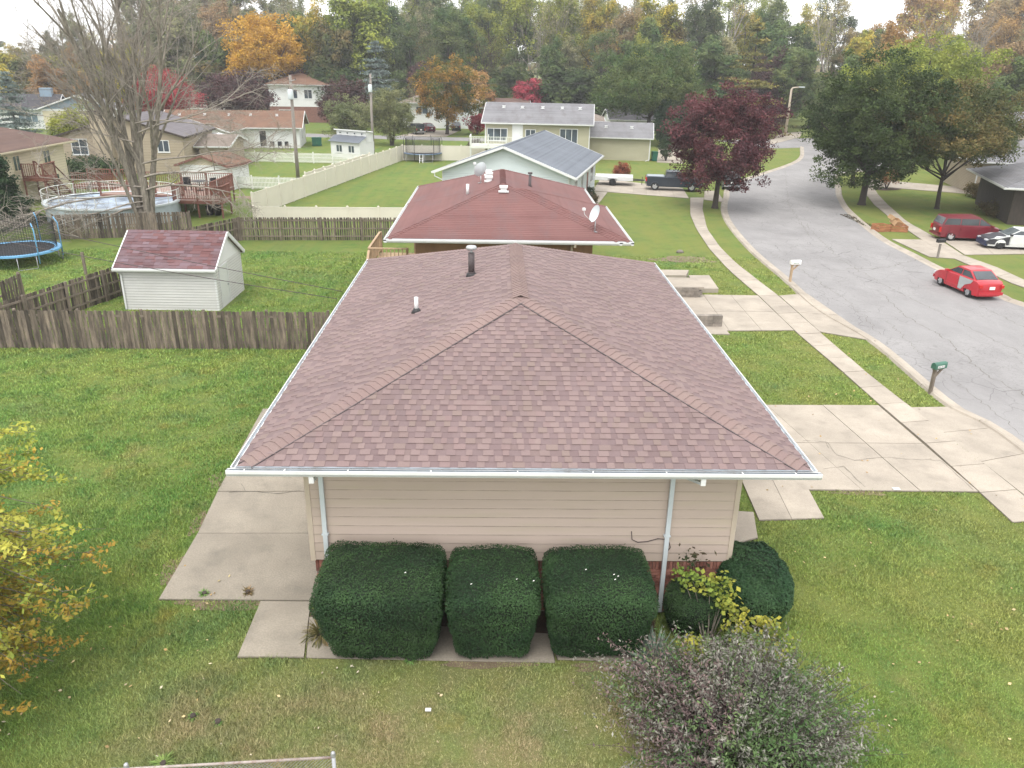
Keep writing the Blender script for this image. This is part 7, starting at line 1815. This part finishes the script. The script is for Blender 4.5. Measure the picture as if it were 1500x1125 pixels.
# ------------------------------------------------------------------ vehicles
MAT['bed_cover'] = M_plain('bed_cover', (0.30, 0.34, 0.38), .35)
P_RED = glossy('paint_red', (0.42, 0.016, 0.028)); P_MAR = glossy('paint_maroon', (0.155, 0.012, 0.022)); P_WHT = glossy('paint_white', (0.66, 0.68, 0.67)); P_NVY = glossy('paint_navy', (0.016, 0.028, 0.046)); P_BLK = glossy('paint_black', (0.018, 0.020, 0.022)); P_GRY = glossy('paint_grey', (0.20, 0.20, 0.21)); P_PRM = M_plain('primer_grey', (0.36, 0.39, 0.39), .6)
P_PLM = glossy('paint_plum', (0.12, 0.02, 0.04)); PRIMBLK = M_plain('unpainted_black', (0.035, 0.035, 0.042), .55); BLUBLK = M_plain('blue_black_bumper', (0.022, 0.03, 0.07), .45)
car('sedan', 'red sedan with a grey primer rear door parked at the kerb', (27.3*.8607+.55, 45.3*.8607+.0, .012), R(95), 'sedan', P_RED, door_mat=(P_PRM, 1, 'grey primer rear door'), rim=MAT['rim'])
car('minivan', 'maroon minivan parked on the drive across the street', (31.3, 52.0, .05), R(-6), 'van', P_MAR, 'minivan')
car('sedan', 'white sedan with a black bonnet and front wing on the drive', (33.0, 49.5, .05), R(172), 'coupe', P_WHT, hood=PRIMBLK, front_mat=BLUBLK, rim=MAT['black_trim'], plate=False)
car('sedan', 'white car at the right edge, behind the black-bonneted sedan', (39.6, 51.8, .05), R(172), 'coupe', P_WHT)
car('pickup_truck', 'dark navy pickup truck on the drive beside the red maple', (15.9, 72.4, .05), R(-9), 'pickup', P_NVY, 'pickup truck')
car('car', 'black car at the kerb half hidden behind the red maple', (21.6, 74.5, .012), R(80), 'suv', P_BLK)
car('car', 'dark suv with a plum tail on the far drive left of the orange maple', (-12.4, 126.5, .05), R(120), 'suv', P_BLK); car('car', 'plum car behind the dark suv on the far drive', (-11.0, 130.5, .05), R(120), 'sedan', P_PLM)
car('car', 'black car in front of the garage under the orange maple', (-6.6, 134.0, .05), R(95), 'sedan', P_BLK)
car('suv', 'grey off-road car outside the blue-gabled house at the far left', (-61.0, 117.5, .02), R(100), 'suv', P_GRY)
car('car', 'white car glimpsed beneath the big round green tree', (20.5, 121, .02), R(8), 'sedan', P_WHT)
# utility trailer
tl = thing('trailer', 'white flatbed utility trailer parked behind the pickup', 'trailer', (10.95, 75.4, .05), R(-9))
m = MB(); m.box(-1.75,1.75,-.95,.95,.55,.62); m.build('deck', MAT['vinyl_white'], tl)
for y in (-.97,.97): m = MB(); m.box(-1.75,1.75,y-.03,y+.03,.45,.80); m.build('side_rail', MAT['white'], tl)
m = MB(); m.box(-1.72,1.72,-.9,.9,.42,.54); m.build('chassis', MAT['black'], tl); m = MB(); m.bar((1.7,-.6,.45),(2.9,0,.45), .08); m.bar((1.7,.6,.45),(2.9,0,.45), .08); m.tube([(2.6,0,.05),(2.6,0,.75)], .03, 8); m.build('drawbar', MAT['black'], tl)
wm_ = MB(); wm_.lathe([(.18,-.09),(.30,-.09),(.32,-.05),(.32,.05),(.30,.09),(.18,.09)], 18); wm_.xf(Matrix.Rotation(R(90), 4, 'X')); wm_ = wm_.mesh('tyre', MAT['tyre']); rr_ = MB(); rr_.lathe([(.2,-.08),(.2,.08)], 14); rr_.xf(Matrix.Rotation(R(90), 4, 'X')); rr_ = rr_.mesh('rim', MAT['rim'])
for y in (-1.08,1.08):
    w_o = link_mesh('wheel', wm_, tl, (-.1,y,.32)); link_mesh('rim', rr_, w_o); m = MB(); m.box(-.5,.3,y-.12,y+.12,.67,.70); m.box(-.56,-.5,y-.12,y+.12,.5,.70); m.box(.3,.36,y-.12,y+.12,.5,.70); m.build('mudguard', MAT['white'], tl)
# discarded wooden crates and boxes on the verge
rnd = random.Random(12); cx_, cy_ = (27.52, 54.78)
def crate(label, loc, rz, tilt, sx, sy, sz, mat, slats=True):
    r = thing('crate', label, 'crate', loc, rz, 'discarded crates and boxes on the verge'); r.rotation_euler = (tilt, tilt*.4, rz)
    m = MB(); m.box(-sx/2,sx/2,-sy/2,sy/2,0,.02); m.build('base', mat, r)
    for s in (-1,1):
        for k in range(3 if slats else 1):
            z0, z1 = (sz*k/3+.02, sz*(k+.75)/3+.02) if slats else (.02, sz)
            m = MB(); m.box(-sx/2,sx/2,min(s*sy/2,s*(sy/2-.02)),max(s*sy/2,s*(sy/2-.02)),z0,z1); m.build('slat', mat, r)
            m = MB(); m.box(min(s*sx/2,s*(sx/2-.02)),max(s*sx/2,s*(sx/2-.02)),-sy/2+.022,sy/2-.022,z0,z1); m.build('slat', mat, r)
crate('orange-brown slatted crate lying open on the verge, left of the pile', (cx_-.75,cy_-.1,.02), .3, .05, 1.0, .8, .45, MAT['crate_wood'])
crate('orange-brown slatted crate on the verge, right of the pile', (cx_+.45,cy_-.15,.02), -.2, 0, 1.1, .75, .42, MAT['crate_wood'])
crate('tan cardboard box leaning against the crates', (cx_+.35,cy_+.25,.42), .5, .45, .7, .55, .35, MAT['cardboard'], False)
crate('tan cardboard box on top of the crate pile', (cx_+.05,cy_+.35,.75), .9, .5, .6, .45, .25, MAT['cardboard'], False)
crate('flattened pale box at the back of the crate pile', (cx_+.65,cy_+.4,.4), .2, .2, .8, .5, .12, MAT['cardboard'], False)
scatter_leaves('fallen_leaves', 'drift of brown leaves in the gutter by the crates', (27.10, 59.98)[0], (26.39, 56.18)[0], (26.17, 55.66)[1], (27.60, 61.17)[1], 420, .06, MAT['sprig'], 9, .03)

# ------------------------------------------------------------------ trees standing in the gardens
L = {}
L['yellow'] = M_leaf('leaf_yellow', (0.483, 0.276, 0.040), (0.550, 0.345, 0.057), .25, .005, .3)
L['yellowgreen'] = M_leaf('leaf_yellow_green', (0.195, 0.225, 0.045), (0.480, 0.360, 0.060), .3, .01, .3)
L['limegreen'] = M_leaf('leaf_lime', (0.176, 0.224, 0.048), (0.304, 0.320, 0.056), .25, .01, .3)
L['maroon'] = M_leaf('leaf_maroon', (0.063, 0.025, 0.030), (0.144, 0.052, 0.055), .45, .01, .2)
L['darkmaroon'] = M_leaf('leaf_dark_maroon', (0.058, 0.034, 0.036), (0.111, 0.058, 0.055), .4, .01, .2)
L['pink'] = M_leaf('leaf_crimson', (0.30, 0.035, 0.055), (0.42, 0.075, 0.095), .4, .01, .3)
L['orangegreen'] = M_leaf('leaf_orange_green', (0.077, 0.105, 0.031), (0.448, 0.210, 0.049), .38, .01, .3, bias=-.14)
L['darkgreen'] = M_leaf('leaf_dark_green', (0.038, 0.064, 0.022), (0.075, 0.102, 0.032), .4, .01, .2)
L['green'] = M_leaf('leaf_green', (0.064, 0.115, 0.038), (0.136, 0.168, 0.056), .3, .01, .25)
L['brownish'] = M_leaf('leaf_brown_green', (0.080, 0.098, 0.034), (0.185, 0.125, 0.050), .42, .01, .25, bias=-.22)
L['olive'] = M_leaf('leaf_olive', (0.143, 0.165, 0.075), (0.232, 0.240, 0.112), .35, .01, .25)
L['tan'] = M_leaf('leaf_tan', (0.225, 0.173, 0.090), (0.330, 0.240, 0.120), .12, .015, .3)
L['paletan'] = M_leaf('leaf_pale_olive', (0.195, 0.203, 0.098), (0.315, 0.285, 0.150), .12, .015, .3)
L['rust'] = M_leaf('leaf_rust', (0.308, 0.161, 0.063), (0.420, 0.252, 0.098), .12, .012, .3)
L['spruce'] = M_leaf('needle_blue', (0.130, 0.175, 0.160), (0.200, 0.245, 0.225), .5, .005, .05)
L['pine'] = M_leaf('needle_gold_green', (0.11, 0.12, 0.035), (0.24, 0.20, 0.055), .35, .005, .1)
L['arbor'] = M_leaf('arborvitae', (0.022, 0.055, 0.022), (0.045, 0.075, 0.030), .8, .005, .1)

# the red maple by the pickup, and the pair across the street
tree('tree', 'dense maroon-leaved maple on the verge beside the pickup truck', (*(17.32, 63.09), 0), 8.82, 8.7, L['maroon'], trunk_r=.22, seed=31, ncl=520, per=95, clr=.62, leaf=.085, shape='round', zlow=1.7, trunk_h=3.2, shell=.5)
tree('tree', 'large dark green tree on the far verge with two trunks', (*(30.23, 65.79), 0), 11.05+.3, 10.8, L['darkgreen'], trunk_r=.27, seed=32, ncl=620, per=100, clr=.72, leaf=.095, shape='round', zlow=1.35, trunk_h=3.4, multi=1)
tree('tree', 'smaller dark green tree close behind the large one on the verge', (*(34.14, 77.06), 0), 7.5, 7.0, L['green'], trunk_r=.2, seed=33, ncl=240, per=80, clr=.7, leaf=.10, zlow=2.1, trunk_h=3.0)
tree('tree', 'spreading brown-green tree on the lawn behind the minivan', (*(35.73, 64.28), 0), 9.70, 11.0, L['brownish'], trunk_r=.17, seed=34, ncl=600, per=95, clr=.7, leaf=.09, shape='dome', zlow=2.0, trunk_h=3.0)
tree('tree', 'tree with yellow-green upper crown behind the two trees across the street', (49.0, 96, 0), 13.6, 14, L['limegreen'], trunk_r=.3, seed=35, ncl=420, per=70, clr=1.0, leaf=.14, shape='dome', zlow=5.5)
# middle distance
tree('tree', 'big golden yellow tree above the white two-storey house', (-41.5, 153, 0), 17.6, 15, L['yellow'], trunk_r=.35, seed=36, ncl=420, per=80, clr=1.25, leaf=.19, zlow=3.2, shape='dome')
tree('tree', 'yellow-green tree right of the golden one', (-33.5, 160, 0), 19.0, 10, L['yellowgreen'], trunk_r=.3, seed=37, ncl=260, per=70, clr=1.1, leaf=.19, zlow=3)
tree('tree', 'dark maroon spreading tree left of the tall white house', (-40.5, 130, 0), 8.2, 12.5, L['darkmaroon'], bark='bark_plum', trunk_r=.25, seed=38, ncl=330, per=70, clr=.9, leaf=.13, zlow=1.2, shape='dome')
tree('tree', 'crimson pink maple behind the brown-roofed ranch house', (-47.6, 121, 0), 8.4, 9.0, L['pink'], trunk_r=.2, seed=39, ncl=320, per=70, clr=.8, leaf=.12, zlow=1.3, shape='dome')
tree('tree', 'dark maroon tree between the tall white house and the olive trees', (-23.2, 128, 0), 7.6, 8.5, L['darkmaroon'], bark='bark_plum', trunk_r=.2, seed=40, ncl=220, per=70, clr=.8, leaf=.13, zlow=1.2)
tree('tree', 'bushy olive tree left of the transformer pole', (*(-20.15, 113.29), 0), 5.6, 6.4, L['olive'], trunk_r=.14, seed=41, ncl=260, per=70, clr=.55, leaf=.09, zlow=.4, multi=2)
tree('tree', 'upright olive-green tree right of the transformer pole', (*(-13.80, 108.62), 0), 7.00, 6.4, L['olive'], trunk_r=.16, seed=42, ncl=330, per=80, clr=.6, leaf=.09, zlow=1.0, multi=3)
tree('tree', 'maple half orange and half green in front of the tan-roofed house', (*(-7.59, 126.56), 0), 10.79, 11.2, L['orangegreen'], trunk_r=.26, seed=43, ncl=430, per=80, clr=.8, leaf=.13, zlow=2.0, trunk_h=3.5)
tree('tree', 'large round green tree behind the garage wing', (21.6, 118, 0), 12.4, 15.5, L['green'], trunk_r=.35, seed=44, ncl=620, per=85, clr=.95, leaf=.13, zlow=1.5, shape='dome')
tree('tree', 'dark maroon tree behind the red maple, left of the street lamp', (46.8, 143, 0), 12.4, 9.6, L['darkmaroon'], bark='bark_plum', trunk_r=.25, seed=45, ncl=260, per=80, clr=.9, leaf=.15, zlow=1.0)
conifer('spruce', 'blue spruce at the far left edge', (-58.5, 102, 0), 8.8, 6.2, L['spruce'], 46, .13, 18, 11)
conifer('spruce', 'tall blue spruce behind the transformer pole', (-20.0, 141, 0), 13.5, 9.5, L['spruce'], 47, .20, 20, 12)
conifer('pine_tree', 'tall golden-green pine behind the maroon maple', (39.5, 131, 0), 17.5, 11.5, L['pine'], 48, .24, 13, 8, droop=-.05)
bush('round_bush', 'round yellow-green bush right of the blue spruce at the left', (-53.5, 105, 0), 5.0, 4.2, L['limegreen'], 18, 150, 60, .12)
tree('tree', 'thin pale yellow tree in front of the blue-gabled house', (-56.4, 117, 0), 5.2, 4.6, L['paletan'], trunk_r=.1, seed=49, ncl=90, per=30, clr=.6, leaf=.09, zlow=1.0)
for i, (x, y, h, w) in enumerate(((22.8, 112, 6.5, 3.4), (25.6, 114, 4.6, 2.6))):
    bush('arborvitae', ('tall dark arborvitae behind the pruned shrub', 'shorter arborvitae right of the tall one behind the garage')[i], (x, y, 0), w, h, L['arbor'], 20+i, 160, 70, .11, shape='column')
ev = bush('arborvitae', 'dark conical evergreen at the left edge beside the cream house', (*(-32.81, 52.48), 0), 5.6, 6.6, L['arbor'], 24, 700, 120, .065, shape='cone', clr=.38)
bush('crimson_bush', 'crimson bush beside the far dull brown house', (-3.0, 128, 0), 3.4, 3.2, L['pink'], 26, 60, 50, .12)

# the bare tree behind the shed
bt = thing('bare_tree', 'tall bare tree with several mossy stems behind the garden shed', 'tree', (*(-22.33, 51.17), 0))
segs, tips = [], []
for i, (az, ln, hh, rr, sd) in enumerate(((3.2,.17,16.0,.24,101),(2.8,.10,17.0,.25,102),(.2,.04,18.0,.30,103),(.9,.10,16.5,.22,104),(5.6,.10,14.5,.17,105),(3.9,.28,12.0,.13,106))):
    s, t = grow(sd, hh*.78, rr, 3, (8,5,3), (24,32,42), (.50,.52,.52), wig=.07, up=.55, first=.30)
    M = Matrix.Translation((math.cos(az)*.22, math.sin(az)*.22, -.1)) @ Matrix.Rotation(ln, 4, Vector((-math.sin(az), math.cos(az), 0)))
    for pts, rad, lv in s: segs.append(([M @ p for p in pts], rad, lv))
    tips += [(M @ p, d) for p, d in t]
m = MB()
for pts, rad, lv in segs:
    if lv == 0: m.tube(pts, rad, 9, cap=False)
m.tube([(0,0,-.2),(0,0,.5),(0,.05,1.3)], [.80,.66,.42], 12, cap=False); m.build('trunk', MAT['bark'], bt)
m = MB()
for pts, rad, lv in segs:
    if lv == 1: m.tube(pts, rad, 5, cap=False)
m.build('branches', MAT['bark'], bt)
m = MB(); rnd = random.Random(55)
for pts, rad, lv in segs:
    if lv >= 2: m.tube(pts, [max(r*.9, .008) for r in rad], 3, cap=False)
for p, d in tips:
    for k in range(3):
        dd = (d + Vector((rnd.gauss(0,.4), rnd.gauss(0,.4), rnd.gauss(.2,.3)))).normalized(); m.tube([p, p+dd*rnd.uniform(.4,1.0)], [.008,.004], 3, cap=False)
m.build('twigs', MAT['bark_pale'], bt)
# low dead limbs sweeping left and right
m = MB(); rnd = random.Random(56)
def deadlimb(p, d, L_, r, lv):
    P = [p.copy()]; Rr = [r]
    for i in range(6):
        d = (d + Vector((rnd.gauss(0,.13), rnd.gauss(0,.13), rnd.gauss(-.03,.10)))).normalized(); p = p + d*L_/6; P.append(p.copy()); Rr.append(r*(1-i/7))
        if lv < 3 and i >= 1:
            for q in range(2 if lv else 1):
                dd = (d + Vector((rnd.gauss(0,.7), rnd.gauss(0,.7), rnd.gauss(.1,.5)))).normalized(); deadlimb(p, dd, L_*rnd.uniform(.3,.5), r*.45, lv+1)
    m.tube(P, [max(v, .006) for v in Rr], 4, cap=False)
for (x, y, z), d, l_, r_ in (((0,0,1.6),(-1,-.35,.05),7.5,.07),((0,0,2.2),(-1,-.5,.12),8.5,.07),((0,0,2.8),(-.9,-.1,.15),6,.06),((0,0,1.9),(-.9,-.9,0),6,.05),((.2,0,2.6),(1,-.3,.35),6.5,.07),((.2,0,3.4),(1,-.1,.30),7.5,.075),((.2,0,4.2),(1,.1,.40),7,.06),((.2,0,6.0),(1,0,.30),7,.06),((.2,0,6.6),(1,-.4,.35),6,.05),((0,0,5.5),(-1,-.2,.5),5,.05)):
    deadlimb(Vector((x,y,z)), Vector(d).normalized(), l_, r_, 0)
m.build('dead_limbs', MAT['bark_pale'], bt)
m = MB(); m.box(-.12,.12,-.1,.1,4.6,5.0); 
# brush of fallen twigs left of the fence
bp = thing('brush_pile', 'tangle of grey cut branches lying beside the trampoline', 'brush pile', (-27.5, 48.0, 0)); m = MB(); rnd = random.Random(57)
for i in range(34): deadlimb(Vector((rnd.uniform(-4.5,3), rnd.uniform(-.8,1.0), rnd.uniform(.1,1.2))), Vector((rnd.uniform(-1,1), rnd.uniform(-.3,.3), rnd.uniform(-.1,.5))).normalized(), rnd.uniform(1.2,3.0), .025, 2)
m.build('branches', MAT['bark_pale'], bp)

# ------------------------------------------------------------------ the wood behind
protos = {}
def wood_proto(key, seed, H, r0, levels, kids, ang, lenf, leaf, per, spread, up=.3, multi=1, first=.35, bark='bark_dark', keep=1.0, wig=.1):
    segs, tips = grow(seed, H*.72, r0, levels, kids, ang, lenf, up=up, multi=multi, first=first, wig=wig)
    rg = np.random.default_rng(seed); T = np.array([p for p, d in tips]); T = T[rg.random(len(T)) < keep]
    hi = max(T[:,2]); k = H/hi
    for s in segs:
        for p in s[0]: p.z *= k
    T[:,2] *= k
    P, tint = clumps(T, np.full(len(T), spread)*(0.6+.8*rg.random(len(T))), per, seed)
    protos[key] = (skeleton_mesh('trunk', segs, MAT[bark], (7,5,4,3,3)), np_mesh('crown', leaf_quads(P, leaf, seed, .6, .4), 4, L['tan'], {'tint': tint}), H)
wood_proto('tall_a', 201, 24, .34, 3, (8,5,4), (32,42,50), (.42,.5,.5), 0.160, 25, 1.1)
wood_proto('tall_b', 202, 26, .36, 3, (7,5,4), (26,38,50), (.45,.5,.5), 0.160, 21, 1.0, up=.5)
wood_proto('tall_c', 203, 22, .30, 3, (9,5,4), (38,45,50), (.42,.5,.5), 0.176, 33, 1.2)
wood_proto('thin_a', 204, 24, .26, 3, (7,5,3), (24,38,48), (.42,.5,.5), 0.136, 6, .8, up=.5, keep=.7)
wood_proto('thin_b', 205, 22, .28, 3, (8,5,3), (30,42,50), (.45,.52,.5), 0.136, 4, .9, up=.3, multi=2, keep=.6)
wood_proto('full_a', 206, 17, .32, 3, (9,6,4), (48,52,50), (.42,.5,.5), 0.192, 39, 1.1, first=.22)
wood_proto('full_b', 207, 15, .30, 3, (9,6,4), (55,55,50), (.44,.5,.5), 0.192, 39, 1.1, first=.18)
wood_proto('under_a', 208, 8, .14, 2, (9,7), (55,60), (.5,.5), 0.160, 90, 1.0, first=.12)
wood_proto('under_b', 209, 6, .12, 2, (10,7), (60,60), (.55,.5), 0.144, 90, .9, first=.08)
used = set()
LBL = {'tan': 'tan-leaved', 'paletan': 'pale olive', 'rust': 'rust-orange', 'green': 'mid-green', 'darkgreen': 'dark green', 'yellowgreen': 'yellow-green', 'limegreen': 'lime green', 'darkmaroon': 'plum-brown', 'pink': 'crimson', 'orangegreen': 'orange and green', 'brownish': 'brown-green', 'yellow': 'golden', 'olive': 'olive grey'}
def wood(key, x, y, h, col, rz, sx=1.0, bark=None):
    tm_, cm_, H = protos[key]
    form = {'t': 'tall', 'f': 'full-crowned', 'u': 'low'}[key[0]] if key[:4] != 'thin' else 'thin half-bare'
    s_ = x/y
    zone = 'the wood behind ' + ('the blue-gabled house' if s_ < -.40 else 'the pink maple' if s_ < -.30 else 'the white two-storey house' if s_ < -.17 else 'the olive trees' if s_ < -.09 else 'the orange maple' if s_ < 0 else 'the khaki house' if s_ < .10 else 'the garage wing' if s_ < .2 else 'the maroon maple' if s_ < .30 else 'the street lamp' if s_ < .36 else 'the big dark green tree' if s_ < .5 else 'the right edge houses')
    r = thing('wood_tree' if key[0] != 'u' else 'understorey_tree', '%s %s tree in %s' % (form, LBL[col], zone), 'tree', (x, y, 0), rz, '%s %s trees in %s' % (form, LBL[col], zone))
    k = h/H; r.scale = (k*sx, k*sx, k)
    t = link_mesh('trunk', tm_, r)
    c = link_mesh('crown', cm_, r); c.material_slots[0].link = 'OBJECT'; c.material_slots[0].material = L[col]
    if bark: t.material_slots[0].link = 'OBJECT'; t.material_slots[0].material = MAT[bark]
rnd = random.Random(300)
def colour_at(x, y):
    """what the photograph shows along the tree line"""
    s = x/y     # bearing
    if s < -.42: return rnd.choice(['rust','tan','yellowgreen','olive','brownish'])
    if s < -.20: return rnd.choice(['tan','olive','tan','paletan','brownish'])
    if s < .02: return rnd.choice(['green','darkgreen','green','limegreen','paletan'])
    if s < .16: return rnd.choice(['paletan','paletan','limegreen','olive','yellowgreen'])
    if s < .40: return rnd.choice(['green','paletan','limegreen','yellowgreen','darkgreen'])
    if s < .52: return rnd.choice(['rust','tan','paletan','yellowgreen'])
    return rnd.choice(['paletan','rust','brownish','tan'])
# back row: the tallest trees
x = -118
while x < 150:
    y = rnd.uniform(172, 205); s = x/y
    gap = (-.21 < s < -.17) or (.40 < s < .47) or (s < -.57)
    h = rnd.uniform(20, 27)
    if s < -.4: h = rnd.uniform(12, 19)
    elif s < -.14: h = rnd.uniform(19, 24)
    elif s < .0: h = rnd.uniform(18, 22.5)
    elif s < .2: h = rnd.uniform(24, 29)
    else: h = rnd.uniform(21, 28)
    if gap: h *= .72
    key = rnd.choice(['tall_a','tall_b','tall_c','thin_a','thin_b'] if not -.18 < s < .02 else ['tall_c','full_a','tall_a','full_b'])
    wood(key, x, y, h, colour_at(x, y), rnd.random()*6.28, rnd.uniform(.8, 1.1), 'bark_pale' if key[:4] == 'thin' else None)
    x += rnd.uniform(2.3, 4.3)
x = -125
while x < 165:
    y = rnd.uniform(206, 236); s = x/y
    h = rnd.uniform(23, 30) if s > -.4 else rnd.uniform(12, 18)
    if (-.21 < s < -.17) or (.40 < s < .46) or (s < -.5): h *= .6
    wood(rnd.choice(['tall_a','tall_b','tall_c','full_a']), x, y, h, colour_at(x, y), rnd.random()*6.28, rnd.uniform(.9, 1.2))
    x += rnd.uniform(4.0, 7.0)
# middle rows
x = -112
while x < 140:
    y = rnd.uniform(154, 171); s = x/y
    h = rnd.uniform(13, 19) if not -.19 < s < .02 else rnd.uniform(15, 19.5)
    if s < -.4: h = rnd.uniform(9, 13)
    wood(rnd.choice(['full_a','full_b','tall_c','tall_a','thin_b']), x, y, h, rnd.choice([colour_at(x, y), 'green', 'brownish']) if s > -.4 else colour_at(x, y), rnd.random()*6.28, rnd.uniform(.85, 1.15))
    x += rnd.uniform(3.2, 5.4)
x = -110
while x < 130:
    y = rnd.uniform(150, 160); s = x/y
    wood(rnd.choice(['under_a','under_b','under_a']), x, y, rnd.uniform(6, 10), rnd.choice(['darkgreen','green','brownish','darkmaroon','darkgreen','olive'] if s > -.35 else ['yellowgreen','rust','olive','brownish']), rnd.random()*6.28, rnd.uniform(1.0, 1.4))
    x += rnd.uniform(2.4, 4.2)
# accents
for x, y, h, c_, k in ((6.5,152,7.5,'pink','under_a'),(-4.0,150,9.0,'rust','under_a'),(29,150,14,'green','full_a'),(40,150,15,'green','full_b'),(47,140,13,'green','full_a'),(52,128,12,'green','full_b'),(57,118,11,'brownish','full_a'),(66,110,12,'green','full_b'),(72,120,14,'tan','full_a'),(64,135,17,'rust','tall_c'),(80,128,17,'paletan','tall_a'),(-84,140,9,'yellowgreen','under_a'),(-90,132,9,'rust','under_b'),(-76,146,10,'rust','full_b'),(-68,150,11,'yellowgreen','full_a'),(-30,163,21,'limegreen','full_a'),(-24,160,17,'green','full_b'),(34,165,23,'yellowgreen','tall_c'),(50,158,18,'green','full_a'),(24,162,20,'tan','tall_a')):
    wood(k, x, y, h, c_, rnd.random()*6.28, 1.1)
# wooded horizon far behind, one mass
rg = np.random.default_rng(9); n = 9000; X = rg.random(n)*1500-750; Y = 330+rg.random(n)*220; Z = np.abs(rg.normal(0, 1, n))*5+rg.random(n)*6
o = link_mesh('treeline', np_mesh('treeline', leaf_quads(np.c_[X, Y, np.clip(Z, 0, 15)], 2.2, 3, .8, .3), 4, L['brownish'], {'tint': rg.random(n)})); tag(o, 'distant wooded skyline seen through the gaps', kind='stuff')

# ------------------------------------------------------------------ thin autumn haze
hm_, hn, hl_, hb_ = newmat('haze'); hn.remove(hb_); pv = hn.new('ShaderNodeVolumePrincipled'); pv.inputs['Density'].default_value = HAZE; pv.inputs['Color'].default_value = (.93, .95, .97, 1); pv.inputs['Anisotropy'].default_value = .2
hl_.new(pv.outputs[0], hn['Material Output'].inputs['Volume'])
m = MB(); m.box(-800, 800, -40, 620, -1.0, 34.0); tag(m.build('haze', hm_, None), 'thin pale haze lying over the neighbourhood', kind='stuff')
